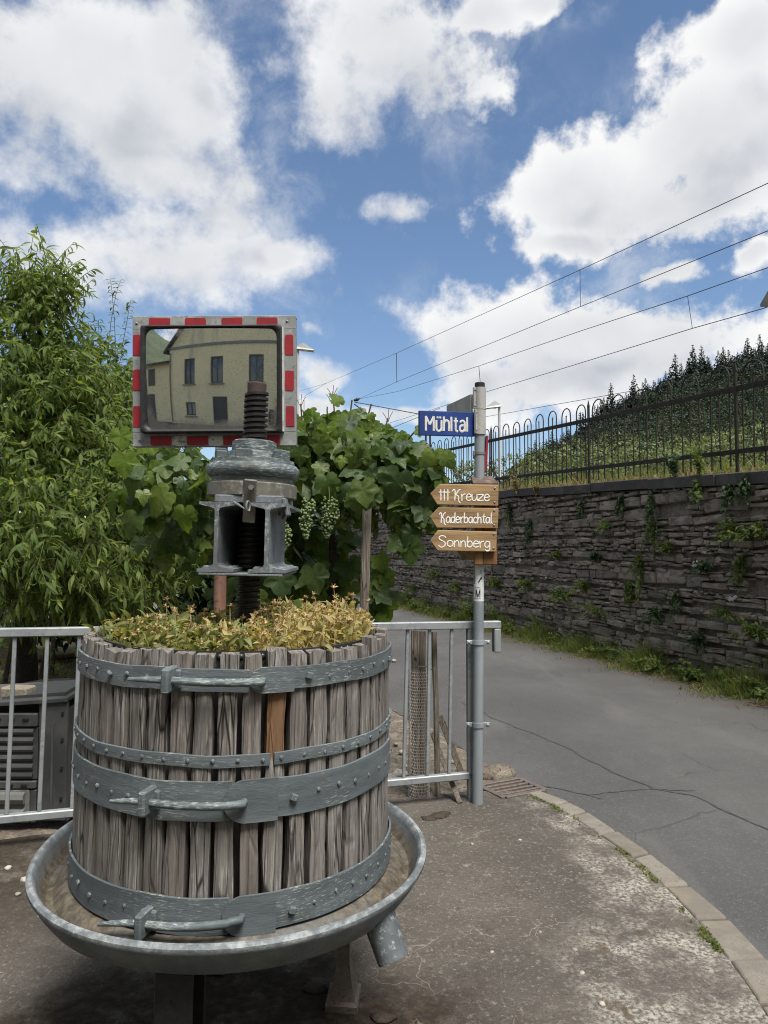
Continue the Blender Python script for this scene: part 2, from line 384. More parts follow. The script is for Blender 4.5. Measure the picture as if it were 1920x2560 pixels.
    crk = t.math('SUBTRACT', 1., t.ss(t.vor(6.0, vec=wob.outputs[0]), .003, .016))
    crk = t.math('MULTIPLY', crk, t.math('MULTIPLY', t.ss(t.noise(3.0, 4, .6, rand=False), .50, .60), t.attr('crust')))
    c = t.mix(t.math('MULTIPLY', crk, .5), c, (.32, .29, .24))
    t.end(t.bsdf(c, .9, 0, t.bump(t.math('ADD', t.math('MULTIPLY', f, .8), t.math('ADD', n, t.math('MULTIPLY', sp, .6))), .75, .008), .25))
    simple('kerb_concrete', (.165, .150, .126), [(7, (.20, .184, .156), .42, .66), (1.5, (.12, .105, .085), .5, .68), (30, (.13, .115, .09), .55, .7), (120, (.14, .12, .095), .5, .72), (260, (.42, .39, .34), .62, .74), (2, (.18, .155, .12), .5, .7)], .9, 0, (140, .5, .004), vary=.12)
    simple('soil', (.045, .033, .024), [(6, (.075, .056, .04), .42, .65), (40, (.025, .019, .014), .5, .7), (90, (.17, .14, .11), .66, .74)], .95, 0, (30, .9, .02), rand=False)
    simple('rubble_ground', (.13, .108, .083), [(9, (.21, .18, .145), .45, .62), (40, (.055, .045, .036), .48, .68), (110, (.38, .35, .3), .62, .74)], .95, 0, (40, .9, .015), rand=False)
    simple('ground', (.075, .085, .045), [(.3, (.10, .10, .055), .4, .65), (3, (.05, .055, .03), .45, .7)], .95, rand=False)
    simple('embankment', (.13, .125, .085), [(2, (.10, .12, .055), .42, .6), (12, (.19, .165, .12), .5, .7)], .95, 0, (8, .8, .05), rand=False)
    simple('pebble', (.36, .33, .28), [(30, (.24, .22, .19), .45, .7)], .85, 0, (50, .5, .004), vary=.35)
    # plants
    leaf_mat('vine_leaf', [(.060, .110, .042), (.090, .150, .050), (.12, .19, .052), (.19, .26, .05), (.08, .135, .06)], .55, .42, spec=.45, bump=(60, .35))
    leaf_mat('vine_leaf_young', [(.11, .19, .03), (.17, .25, .04), (.13, .21, .035)], .55, .5)
    leaf_mat('peach_leaf', [(.095, .155, .046), (.13, .20, .058), (.175, .245, .068), (.24, .30, .09), (.11, .175, .054)], .55, .6, spec=.22)
    leaf_mat('pear_leaf', [(.075, .125, .036), (.115, .175, .048), (.16, .215, .06)], .45, .45)
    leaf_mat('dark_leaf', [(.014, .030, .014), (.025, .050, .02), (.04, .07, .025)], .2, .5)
    leaf_mat('weed_leaf', [(.085, .135, .042), (.12, .18, .052), (.16, .22, .06), (.21, .245, .075)], .5, .55)
    leaf_mat('ivy_leaf', [(.035, .065, .03), (.055, .095, .04), (.08, .12, .05)], .3, .45)
    leaf_mat('grass_blade', [(.10, .155, .038), (.15, .21, .055), (.21, .24, .085), (.27, .24, .12)], .5, .6)
    leaf_mat('dry_grass', [(.20, .16, .085), (.28, .23, .12), (.15, .12, .06)], .3, .7)
    leaf_mat('pale_bush_leaf', [(.12, .16, .065), (.17, .21, .09), (.21, .24, .12), (.10, .14, .05)], .35, .55)
    leaf_mat('green_calendula', [(.17, .21, .075), (.24, .27, .10), (.30, .30, .12), (.14, .19, .07), (.36, .29, .12)], .45, .55)
    leaf_mat('straw_calendula', [(.46, .40, .19), (.50, .44, .21), (.40, .31, .16), (.32, .35, .14), (.54, .48, .27)], .45, .6)
    leaf_mat('dry_head', [(.46, .34, .18), (.58, .46, .28), (.34, .22, .12)], .25, .75)
    leaf_mat('dead_leaf', [(.34, .19, .06), (.44, .27, .10)], .3, .6)
    leaf_mat('yellow_petal', [(.7, .5, .02), (.8, .6, .03)], .3, .5)
    leaf_mat('white_petal', [(.6, .6, .55), (.7, .7, .64)], .3, .5)
    leaf_mat('wood_leaf', [(.008, .017, .012), (.013, .025, .015), (.021, .036, .018), (.034, .053, .023), (.058, .080, .030), (.085, .108, .040)], .15, .6, rand=False)  # bluish dark stops put the far hill's haze into the leaf colour
    leaf_mat('conifer_leaf', [(.010, .020, .015), (.015, .027, .018), (.022, .036, .022)], .1, .6)
    simple('grape', (.115, .165, .068), [(25, (.16, .21, .095), .4, .7)], .6, 0, None, .3, vary=.25)
    simple('peach_skin', (.20, .215, .085), [(18, (.28, .22, .10), .45, .7)], .8)
    simple('bark', (.045, .036, .03), [(14, (.085, .07, .058), .45, .68, 6, (1, 1, .3)), (40, (.02, .017, .015), .5, .7)], .95, 0, (24, .9, .015))
    simple('twig', (.07, .075, .035), [(30, (.06, .05, .035), .45, .7)], .85)
    simple('cane', (.12, .085, .05), [(30, (.07, .05, .03), .45, .7)], .85, vary=.3)
    simple('green_stem', (.13, .16, .05), [(30, (.2, .18, .07), .5, .7)], .7)
    simple('hill_ground', (.018, .028, .014), [(.05, (.028, .038, .018), .4, .65)], .95, rand=False)
    simple('hill_green', (.05, .075, .035), [(.05, (.03, .048, .022), .42, .6), (.2, (.075, .10, .05), .5, .7)], .95, 0, (.12, 1., 3), rand=False)
    # garden things
    simple('composter_plastic', (.068, .070, .074), [(6, (.088, .09, .092), .42, .65), (50, (.10, .10, .095), .62, .75), (2, (.04, .042, .045), .45, .65)], .55, 0, (90, .2, .002))
    simple('composter_pale', (.15, .155, .15), [(6, (.19, .195, .185), .42, .65), (40, (.10, .10, .095), .55, .75)], .6, 0, (90, .2, .002))
    simple('concrete_block', (.21, .185, .14), [(12, (.27, .24, .185), .42, .66), (80, (.13, .11, .085), .5, .7)], .92, 0, (80, .6, .005))
    simple('blue_plastic', (.02, .055, .22), [(9, (.03, .07, .26), .45, .7)], .45)
    simple('aluminium', (.42, .42, .41), [(20, (.34, .34, .33), .45, .7)], .5, .3)
    simple('clay_pipe', (.115, .060, .035), [(14, (.16, .09, .055), .45, .7)], .7)
    simple('wire_dark', (.03, .032, .036), [(5, (.05, .05, .05), .4, .7)], .6, .3)
    simple('wire_mesh', (.36, .35, .33), [(60, (.22, .18, .15), .5, .7)], .6, .1)
    simple('grate_iron', (.145, .122, .108), [(25, (.19, .15, .125), .45, .68), (70, (.07, .06, .055), .5, .7)], .6, .3, (90, .4, .002))
    simple('pit_dark', (.012, .012, .012), [(20, (.02, .02, .02), .4, .7)], .9)
    simple('seam_tar', (.050, .049, .048), [(20, (.075, .073, .07), .42, .62)], .75, 0, (60, .5, .004), rand=False)
    # house behind the viewer
    simple('plaster_cream', (.92, .78, .46), [(1.2, (.87, .73, .43), .42, .66), (26, (.60, .52, .33), .5, .72), (.5, (.62, .55, .38), .56, .72, 4, (2, 2, .25))], .9, 0, (40, .6, .008), rand=False)
    simple('house_trim', (.20, .21, .21), [(5, (.26, .27, .27), .4, .7)], .75)
    simple('roof_slate', (.05, .052, .058), [(4, (.08, .08, .085), .4, .7)], .7)
    simple('window_frame_dark', (.09, .085, .08), [(10, (.09, .08, .075), .4, .7)], .6)
    simple('shutter_grey', (.30, .29, .27), [(10, (.36, .35, .33), .4, .7)], .7)
    simple('white_render', (.70, .70, .68), [(2, (.62, .62, .60), .4, .7)], .85)
    t = NT('window_glass'); c = t.mix(t.ss(t.noise(1.2, 2), .4, .6), (.03, .035, .04), (.10, .11, .12))
    t.end(t.bsdf(c, .08, 0, None, .6))
    # old traffic mirror: bright coating, blind and speckled towards the rim
    t = NT('mirror_glass')
    tc = t.n('ShaderNodeTexCoord').outputs['Object']
    sx = t.n('ShaderNodeSeparateXYZ'); t.l(tc, sx.inputs[0])
    ex = t.math('MAXIMUM', t.math('MULTIPLY', t.math('ABSOLUTE', sx.outputs[0]), 1 / .325), t.math('MULTIPLY', t.math('ABSOLUTE', sx.outputs[2]), 1 / .235))
    edge = t.ss(ex, .62, 1.02)
    low = t.ss(sx.outputs[2], -.02, -.235)
    n1 = t.noise(34, 6, .68, rand=False); n2 = t.noise(6, 5, .6, rand=False); n3 = t.noise(130, 3, .6, rand=False)
    blind = t.math('ADD', t.math('MULTIPLY', edge, .42), t.math('MULTIPLY', low, .26))
    blind = t.math('ADD', blind, t.math('MULTIPLY', t.math('SUBTRACT', n2, .5), .7))
    f1 = t.ss(t.math('ADD', blind, t.math('MULTIPLY', t.math('SUBTRACT', n1, .5), .5)), .36, .64, .03, .80)
    spk = t.math('MULTIPLY', t.ss(n3, .56, .64), t.ss(t.math('ADD', n2, t.math('MULTIPLY', edge, .25)), .36, .60))
    f1 = t.math('MAXIMUM', f1, t.math('MULTIPLY', spk, .45))
    gl = t.bsdf((.93, .93, .92), .025, 1.0)
    df = t.bsdf(t.mix(n1, (.07, .07, .067), (.20, .195, .18)), .6, 0)
    mx = t.n('ShaderNodeMixShader'); t.l(f1, mx.inputs[0]); t.l(gl, mx.inputs[1]); t.l(df, mx.inputs[2])
    t.end(mx.outputs[0])
make_materials()

# ------------------------------------------------------------------ mesh helpers
def rotm(axis, a): return np.array(Matrix.Rotation(a, 3, axis))
def np_mesh(name, V, F, var=None, attrs=None, smooth=False):
    """V (n,3); F list of equal-length index arrays or ragged list of tuples"""
    me = bpy.data.meshes.new(name)
    V = np.asarray(V, dtype=np.float32)
    if isinstance(F, np.ndarray):
        n, k = F.shape; me.vertices.add(len(V)); me.vertices.foreach_set('co', V.ravel())
        me.loops.add(n * k); me.loops.foreach_set('vertex_index', F.astype(np.int32).ravel())
        me.polygons.add(n); me.polygons.foreach_set('loop_start', np.arange(0, n * k, k, dtype=np.int32))
        me.update(calc_edges=True)
    else:
        me.from_pydata([tuple(map(float, v)) for v in V], [], [tuple(int(i) for i in f) for f in F]); me.update()
    ats = dict(attrs or {})
    if var is not None: ats['var'] = var
    for a, v in ats.items():
        at_ = me.attributes.new(a, 'FLOAT', 'POINT'); at_.data.foreach_set('value', np.asarray(v, dtype=np.float32))
    if smooth: me.polygons.foreach_set('use_smooth', np.ones(len(me.polygons), dtype=bool))
    return me
def link(name, me, mat=None, parent=None, loc=None):
    o = bpy.data.objects.new(name, me)
    if mat and me is not None and not me.materials: me.materials.append(MAT[mat])
    COL.objects.link(o)
    if parent is not None: o.parent = parent
    if loc is not None: o.location = loc
    return o
def tag(o, label=None, cat=None, group=None, kind=None):
    if label: o['label'] = label
    if cat: o['category'] = cat
    if group: o['group'] = group
    if kind: o['kind'] = kind
    return o
def thing(name, label, cat, loc=(0, 0, 0), group=None, rot=(0, 0, 0)):
    o = link(name, None, loc=loc); o.rotation_euler = rot; o.empty_display_size = .1
    return tag(o, label, cat, group)

class MB:
    """collects shapes into one mesh; coordinates are world unless the caller works in a local frame"""
    def __init__(s): s.v, s.f, s.a = [], [], []
    def add(s, V, F, var=0.):
        o = len(s.v); s.v += [tuple(map(float, p)) for p in V]; s.f += [tuple(int(i) + o for i in f) for f in F]; s.a += [var] * len(V); return s
    def box(s, c, size, rot=None, ch=0., var=0.):
        x, y, z = [q / 2 for q in size]; c = np.array(c, float)
        if ch <= 0:
            V = np.array([(i, j, k) for i in (-x, x) for j in (-y, y) for k in (-z, z)])
            F = [(0, 1, 3, 2), (4, 6, 7, 5), (0, 4, 5, 1), (2, 3, 7, 6), (0, 2, 6, 4), (1, 5, 7, 3)]
        else:
            ch = min(ch, x * .9, y * .9, z * .9)
            V, idx = [], {}
            for i in (-1, 1):
                for j in (-1, 1):
                    for k in (-1, 1):
                        for ax in range(3):
                            p = [i * x, j * y, k * z]
                            for b in range(3):
                                if b != ax: p[b] -= ch * (i, j, k)[b]
                            idx[(i, j, k, ax)] = len(V); V.append(p)
            V = np.array(V); F = []
            I = idx
            for sgn in (-1, 1):
                q = [(I[(sgn, a, b, 0)]) for a, b in ((-1, -1), (1, -1), (1, 1), (-1, 1))]; F.append(q if sgn > 0 else q[::-1])
                q = [(I[(a, sgn, b, 1)]) for a, b in ((-1, -1), (-1, 1), (1, 1), (1, -1))]; F.append(q if sgn > 0 else q[::-1])
                q = [(I[(a, b, sgn, 2)]) for a, b in ((-1, -1), (1, -1), (1, 1), (-1, 1))]; F.append(q if sgn > 0 else q[::-1])
            for a in (-1, 1):
                for b in (-1, 1):
                    F.append((I[(a, b, -1, 0)], I[(a, b, 1, 0)], I[(a, b, 1, 1)], I[(a, b, -1, 1)]))
                    F.append((I[(a, -1, b, 0)], I[(a, 1, b, 0)], I[(a, 1, b, 2)], I[(a, -1, b, 2)]))
                    F.append((I[(-1, a, b, 1)], I[(1, a, b, 1)], I[(1, a, b, 2)], I[(-1, a, b, 2)]))
                    for k in (-1, 1): F.append((I[(a, b, k, 0)], I[(a, b, k, 1)], I[(a, b, k, 2)]))
        if rot is not None: V = V @ np.array(rot).T
        return s.add(V + c, F, var)
    def beam(s, p, q, w, t, up=(0, 0, 1), ch=0., var=0.):
        """box from p to q, w across (perpendicular to up), t along up"""
        p, q = Vector(p), Vector(q); d = (q - p); L = d.length; d.normalize(); up = Vector(up)
        sd = d.cross(up)
        if sd.length < 1e-5: sd = d.cross(Vector((0, 1, 0)))
        sd.normalize(); u = sd.cross(d)
        return s.box((p + q) / 2, (w, L, t), np.array([sd, d, u]).T, ch, var)
    def tube(s, pts, r, n=8, cap=True, var=0.):
        pts = [Vector(p) for p in pts]; rs = r if isinstance(r, (list, tuple)) else [r] * len(pts)
        V, Fc = [], []; prev = None
        for i, p in enumerate(pts):
            d = (pts[min(i + 1, len(pts) - 1)] - pts[max(i - 1, 0)]).normalized()
            if prev is None:
                a = d.orthogonal().normalized()
            else:
                a = (prev - d * prev.dot(d)); a = a.normalized() if a.length > 1e-6 else d.orthogonal().normalized()
            prev = a; b = d.cross(a)
            for k in range(n):
                t = 2 * math.pi * k / n; V.append(p + (a * math.cos(t) + b * math.sin(t)) * rs[i])
        for i in range(len(pts) - 1):
            for k in range(n):
                k2 = (k + 1) % n; Fc.append((i * n + k, i * n + k2, (i + 1) * n + k2, (i + 1) * n + k))
        if cap: Fc.append(tuple(range(n))[::-1]); Fc.append(tuple((len(pts) - 1) * n + k for k in range(n)))
        return s.add(V, Fc, var)
    def lathe(s, prof, n=48, c=(0, 0, 0), closed=False, a0=0., a1=2 * math.pi, jit=0.):
        full = abs(a1 - a0 - 2 * math.pi) < 1e-6; m_ = n if full else n + 1
        V, Fc = [], []
        for (r, z) in prof:
            for k in range(m_):
                t = a0 + (a1 - a0) * k / n; rr = r + (random.uniform(-jit, jit) if jit else 0)
                V.append((c[0] + rr * math.cos(t), c[1] + rr * math.sin(t), c[2] + z))
        P = len(prof)
        for i in range(P if closed else P - 1):
            j = (i + 1) % P
            for k in range(n):
                k2 = (k + 1) % m_; Fc.append((i * m_ + k, i * m_ + k2, j * m_ + k2, j * m_ + k))
        return s.add(V, Fc)
    def prism(s, front, back_off, var=0.):
        """polygon of points extruded by the vector back_off"""
        n = len(front); fr = [Vector(p) for p in front]; bo = Vector(back_off)
        V = fr + [p + bo for p in fr]
        F = [tuple(range(n)), tuple(range(2 * n - 1, n - 1, -1))] + [(i, i + n, (i + 1) % n + n, (i + 1) % n) for i in range(n)]
        return s.add(V, F, var)
    def dome(s, c, nrm, r, h, n=8, var=0.):
        nrm = Vector(nrm).normalized(); a = nrm.orthogonal().normalized(); b = nrm.cross(a); c = Vector(c)
        V, Fc = [], []
        for (rr, hh) in ((1, 0), (.85, .55), (.45, .9)):
            for k in range(n):
                t = 2 * math.pi * k / n; V.append(c + (a * math.cos(t) + b * math.sin(t)) * r * rr + nrm * h * hh)
        V.append(c + nrm * h)
        for i in range(2):
            for k in range(n): Fc.append((i * n + k, i * n + (k + 1) % n, (i + 1) * n + (k + 1) % n, (i + 1) * n + k))
        for k in range(n): Fc.append((2 * n + k, 2 * n + (k + 1) % n, 3 * n))
        return s.add(V, Fc, var)
    def build(s, name, mat, parent=None, off=None, smooth=False, loc=None):
        V = np.array(s.v)
        if off is not None: V = V - np.array(off)
        me = np_mesh(name, V, s.f, var=s.a, smooth=smooth)
        if smooth: smooth_by_angle(me)
        return link(name, me, mat, parent, loc)
def smooth_by_angle(me, ang=40):
    me.polygons.foreach_set('use_smooth', np.ones(len(me.polygons), dtype=bool))
    try: me.set_sharp_from_angle(angle=R(ang))
    except Exception: pass
def world_thing(name, label, cat, base, group=None):
    """Empty at base; children are built in world space and shifted by it"""
    return thing(name, label, cat, base, group)

def scatter(tv, tf, M, T, var, tvar=0.):
    """join many transformed copies of a template: tv (n,3), tf (m,k), M (N,3,3), T (N,3), var (N,)"""
    tv = np.asarray(tv); tf = np.asarray(tf); N_, n = len(T), len(tv)
    V = np.einsum('nij,vj->nvi', M, tv) + T[:, None, :]
    Fc = (tf[None] + (np.arange(N_) * n)[:, None, None]).reshape(-1, tf.shape[1])
    return V.reshape(-1, 3), Fc, np.repeat(var, n)
def frames(axis, nrm):
    """rotation matrices whose columns are (side, axis, normal): leaf templates run along +y with normal +z"""
    a = axis / np.linalg.norm(axis, axis=1, keepdims=True)
    s = np.cross(a, nrm); s /= np.linalg.norm(s, axis=1, keepdims=True) + 1e-9
    n = np.cross(s, a)
    return np.stack([s, a, n], axis=2)
def unit(n):
    v = rng.normal(size=(n, 3)); return v / np.linalg.norm(v, axis=1, keepdims=True)

# ------------------------------------------------------------------ the setting
def sheet(name, pts, z, mat, kind='structure', attrs=None):
    V = [(p[0], p[1], z) for p in pts]
    o = link(name, np_mesh(name, V, [tuple(range(len(V)))]), mat); return tag(o, kind=kind)
def interp_poly(pts, n):
    pts = np.array([(p[0], p[1]) for p in pts]); d = np.r_[0, np.cumsum(np.linalg.norm(np.diff(pts, axis=0), axis=1))]
    t = np.linspace(0, d[-1], n); return np.stack([np.interp(t, d, pts[:, k]) for k in (0, 1)], 1)
def sstep(a, b, x):
    t = np.clip((np.asarray(x, float) - a) / (b - a), 0, 1); return t * t * (3 - 2 * t)
def wnoise(x, y, sc=1., seed=0):
    """cheap smooth 2-d noise, about -1..1"""
    r = np.random.default_rng(seed); v = 0
    for k in range(5):
        a, b, p = r.uniform(-1, 1, 3); f = sc * (1.7 ** k); v = v + np.sin(x * f * (a + 1.3 * np.sign(a)) + y * f * (b + 1.1 * np.sign(b)) + p * 9) / (1.35 ** k)
    return v / 2.6

# ground sheet to the horizon
g = link('ground', np_mesh('ground', [(-3000, -3000, -.12), (3000, -3000, -.12), (3000, 3000, -.12), (-3000, 3000, -.12)], [(0, 1, 2, 3)]), 'ground')
tag(g, kind='structure')

# retaining wall line: s runs away from the viewer along the wall, n points to the road
WP1, WP2 = G(1920, 1731), G(1256, 1568)
WE = (WP2 - WP1).normalized(); WN = Vector((-WE.y, WE.x, 0))
if WN.x > 0: WN = -WN
def wpt(s, z, out=0.): return Vector((WP1.x, WP1.y, 0)) + WE * s + WN * out + Vector((0, 0, z))
def wpx(x, y, out=0.):
    d = ray(x, y); p0 = WP1 + WN * out; o = Vector((0, 0, CAM_H))
    t = (p0 - o).dot(WN) / d.dot(WN); p = o + d * t
    return (p - WP1).dot(WE), p.z
S0, S1 = -3.2, 22.0
def cap_top(s): return 2.29 + .040 * s
CAP_H = .135

# road, kept clear of the wall foot
kerb_in = [(1308,1979),(1382,2013),(1426,2038),(1500,2087),(1582,2144),(1663,2216),(1743,2297),(1824,2399),(1900,2512)]
kerb_out = [(1345,1976),(1424,2006),(1468,2028),(1542,2077),(1623,2134),(1724,2213),(1821,2295),(1917,2396),(2007,2505)]
KI = [G(*p) for p in kerb_in]; KO = [G(*p) for p in kerb_out]
for K in (KI, KO):
    for q in range(6):
        dv = (K[-1] - K[-2]).normalized(); dv = Vector((dv.x - .012, dv.y, 0)).normalized(); K.append(K[-1] + dv * .34)
left_edge = [G(1300,1948,-.03), G(1250,1932,-.03), G(1208,1914,-.03), G(1161,1872,-.03), G(1107,1840,-.03), G(1040,1805,-.03), G(967,1768,-.03), Vector((-.7,9.,0)), Vector((-1.9,12.5,0)), Vector((-4.2,19,0)), Vector((-7.5,27,0)), Vector((-12,40,0))]
def road_mesh():
    # rows across the road from the left limit to the wall foot
    L = interp_poly([(K.x, K.y) for K in reversed(KO)] + [(p.x, p.y) for p in left_edge], 150)
    V, Fc, ed = [], [], []
    n = 26
    for i, (lx, ly) in enumerate(L):
        # matching point on the wall side: same rough distance along
        s = (Vector((lx, ly, 0)) - WP1).dot(WE); q = wpt(max(s, -9) + .0, 0, -.15)
        for k in range(n):
            u = k / (n - 1); p = Vector((lx, ly, 0)).lerp(q, u ** .9)
            dw = (p - WP1).dot(WN)
            z = -.032 + .02 * math.sin(min(u, 1) * math.pi) + .006 * float(wnoise(p.x, p.y, 1.1, 3))
            z = z if i > 0 else -.034
            V.append((p.x, p.y, z))
            ed.append(float(1 - sstep(.25, 1.15, dw + .15 * wnoise(p.x, p.y, 2.3, 5))))
    for i in range(len(L) - 1):
        for k in range(n - 1):
            a = i * n + k; Fc.append((a, a + 1, a + n + 1, a + n))
    return np_mesh('road', V, np.array(Fc), attrs={'edge': ed}, smooth=True)
tag(link('road', road_mesh(), 'asphalt'), kind='structure')
# rest of the crossing behind the viewer
sheet('road_behind', [(-14, -12), (14, -12), (14, 2.0), (KO[-1].x, 2.0), (KO[-1].x, KO[-1].y), (-14, KO[-1].y)], -.05, 'asphalt')

# long seam in the asphalt
def strip(pts, w, z, name, mat, jit=.3):
    V, Fc = [], []
    pts = interp_poly(pts, 70); d = np.gradient(pts, axis=0); nn = np.stack([-d[:, 1], d[:, 0]], 1); nn /= np.linalg.norm(nn, axis=1, keepdims=True)
    for i, p in enumerate(pts):
        p = p + nn[i] * wnoise(p[0] * 3, p[1] * 3, 2., 8) * .02
        ww = w * (1 + jit * random.uniform(-1, 1)) / 2
        V += [(p[0] - nn[i][0] * ww, p[1] - nn[i][1] * ww, z), (p[0] + nn[i][0] * ww, p[1] + nn[i][1] * ww, z)]
    for i in range(len(pts) - 1): Fc.append((2 * i, 2 * i + 1, 2 * i + 3, 2 * i + 2))
    return link(name, np_mesh(name, V, Fc), mat)
road = bpy.data.objects['road']
def road_strip(px, w):
    o = strip([G(x, y, -.01) for x, y in px], w, 0, 'tar_seam', 'seam_tar', .5); o.parent = road
    me = o.data                                    # lie on the cambered road
    dg = bpy.context.evaluated_depsgraph_get(); 
    for v in me.vertices:
        hit, loc, *_ = road.ray_cast(Vector((v.co.x, v.co.y, 1)), Vector((0, 0, -1)))
        v.co.z = (loc.z if hit else -.02) + .003
bpy.context.view_layer.update()
road_strip([(1150,1752),(1230,1790),(1390,1852),(1530,1925),(1640,1966),(1740,1985),(1800,2018),(1920,2068),(2010,2110)], .016)
road_strip([(1310,1954),(1395,1962),(1450,1975),(1500,1990)], .022)
road_strip([(1480,1980),(1560,1972),(1650,1966),(1740,1975)], .010)
road_strip([(975,1768),(1040,1803),(1107,1838),(1161,1870),(1208,1912),(1260,1928),(1330,1950)], .03)

# footway slab
RAIL_L, RAIL_R = Vector((-1.92, 3.65, 0)), Vector((.555, 4.355, 0))
def rail_y(x): return RAIL_L.y + (x - RAIL_L.x) * (RAIL_R.y - RAIL_L.y) / (RAIL_R.x - RAIL_L.x)
_ky = np.array([k.y for k in KI][::-1]); _kx = np.array([k.x for k in KI][::-1])
def footway():
    nx, ny = 150, 130; V, Fc, ed, mo, cr = [], [], [], [], []
    for j in range(ny):
        for i in range(nx):
            u = (i / (nx - 1)) ** .8; w = (j / (ny - 1)) ** 1.0
            x = -5 + 6.2 * u
            for _ in range(3):
                yf = min(rail_y(x) + .14, KI[0].y + .02); y = -1.2 + (yf + 1.2) * w; x = -5 + (np.interp(y, _ky, _kx) + 5) * u
            dk = float(np.interp(y, _ky, _kx)) - x
            V.append((x, y, .004 * float(wnoise(x, y, 2.3, 1)) + .003 * float(wnoise(x, y, 9, 2)) - .002))
            wid = .26 + .60 * float(sstep(3.7, 2.2, y))
            ed.append(float(1 - sstep(wid * .55, wid, dk + .10 * wnoise(x, y, 5, 11))))
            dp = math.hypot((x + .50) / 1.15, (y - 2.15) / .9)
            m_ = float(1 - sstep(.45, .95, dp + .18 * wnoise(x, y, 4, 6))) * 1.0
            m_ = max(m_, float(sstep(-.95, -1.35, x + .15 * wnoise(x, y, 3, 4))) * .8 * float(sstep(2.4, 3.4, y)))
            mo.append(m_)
            cr.append(float(sstep(-.25, .1, x)) * float(sstep(4.2, 3.9, y)) * float(1 - ed[-1]))
    for j in range(ny - 1):
        for i in range(nx - 1):
            a = j * nx + i; Fc.append((a, a + 1, a + nx + 1, a + nx))
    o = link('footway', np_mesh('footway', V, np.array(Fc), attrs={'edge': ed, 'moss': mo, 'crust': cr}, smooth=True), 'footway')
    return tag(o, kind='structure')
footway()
# ground inside the railing: soil and rubble of the garden strip, with the garden behind
def garden():
    V, Fc = [], []; nx, ny = 70, 70
    le = np.array([(p.x, p.y) for p in left_edge]); 
    for j in range(ny):
        for i in range(nx):
            u, w = i / (nx - 1), j / (ny - 1)
            y = 3.1 + 16 * w ** 1.6
            xr = np.interp(y, le[:, 1], le[:, 0]) if y > le[0, 1] else le[0, 0]
            x = -12 + (xr + 12) * u ** .7
            z = -.022 + .012 * float(wnoise(x, y, 3, 9)) + .02 * float(sstep(.55, 0, xr - x)) * float(sstep(4.3, 4.8, y)) - .02 * float(sstep(.06, 0, xr - x))
            V.append((x, y, z))
    for j in range(ny - 1):
        for i in range(nx - 1):
            a = j * nx + i; Fc.append((a, a + 1, a + nx + 1, a + nx))
    o = link('garden_ground', np_mesh('garden_ground', V, np.array(Fc), smooth=True), 'rubble_ground'); tag(o, kind='structure')
garden()
def lawn_blades(name, pos, h, mat, w=.006, lean=.5, label=None, cat=None, group=None, parent=None, kind='stuff'):
    n = len(pos); tv = np.array([(-1, 0, 0), (1, 0, 0), (-.7, .55, .12), (.7, .55, .12), (0, 1, .4)]) * [1, 1, 1]
    tf3 = np.array([(0, 1, 3), (0, 3, 2), (2, 3, 4)])
    ax = np.stack([rng.normal(size=n) * lean, rng.normal(size=n) * lean, np.ones(n)], 1); ax /= np.linalg.norm(ax, axis=1, keepdims=True)
    Mt = frames(ax, unit(n)); hh = np.asarray(h) * rng.uniform(.5, 1.15, n)
    Mt = Mt * np.stack([np.full(n, w) * rng.uniform(.6, 1.3, n), hh, hh], 1)[:, None, :]
    V, Fc, va = scatter(tv, tf3, Mt, np.asarray(pos), rng.uniform(0, 1, n))
    o = link(name, np_mesh(name, V, Fc, var=va), mat, parent)
    return tag(o, label, cat, group, kind)
# garden soil layer below the trees
sheet('garden_soil', [(-12, 5.2), (-1.5, 5.2), (-.4, 6.4), (-1.0, 9.), (-3., 13), (-12, 15)], .018, 'soil')
n = 9000
p = np.stack([rng.uniform(-5.2, -2.2, n), rng.uniform(6.0, 10.5, n), np.full(n, .015)], 1)
lawn_blades('garden_lawn', p, .06, 'grass_blade', .006, .5, 'short green lawn below the peach tree', 'grass')

# kerb stones, each its own piece
kerb = link('kerb', None); tag(kerb, kind='structure')
def kerb_stones():
    for i in range(len(KI) - 1):
        a, b, c, d = KI[i], KO[i], KO[i + 1], KI[i + 1]
        g = .006; e1 = (d - a).normalized() * g; e2 = (c - b).normalized() * g
        a, b, c, d = a + e1, b + e2, c - e2, d - e1
        dz = random.uniform(-.004, .004)
        top = [Vector((q.x, q.y, .006 + dz + random.uniform(-.002, .002))) for q in (a, b, c, d)]
        ctr = sum(top, Vector()) / 4; cx = .010
        ins = [q + (ctr - q).normalized() * cx * 1.6 for q in top]
        lo = [Vector((q.x, q.y, q.z - cx)) for q in top]; bot = [Vector((q.x, q.y, -.14)) for q in top]
        V = ins + lo + bot
        # subdivided rim: a few chips
        for q in lo[1:3]: q.x += random.uniform(-.006, .002)
        F = [(0, 1, 2, 3)] + [(k, k + 4, (k + 1) % 4 + 4, (k + 1) % 4) for k in range(4)] + [(k + 4, k + 8, (k + 1) % 4 + 8, (k + 1) % 4 + 4) for k in range(4)]
        V = [q - ctr for q in V]
        me = np_mesh('kerb_stone', V, F); o = link('kerb_stone', me, 'kerb_concrete', kerb, ctr)
        bm = o.modifiers.new('bevel', 'BEVEL'); bm.width = .006; bm.segments = 2
kerb_stones()
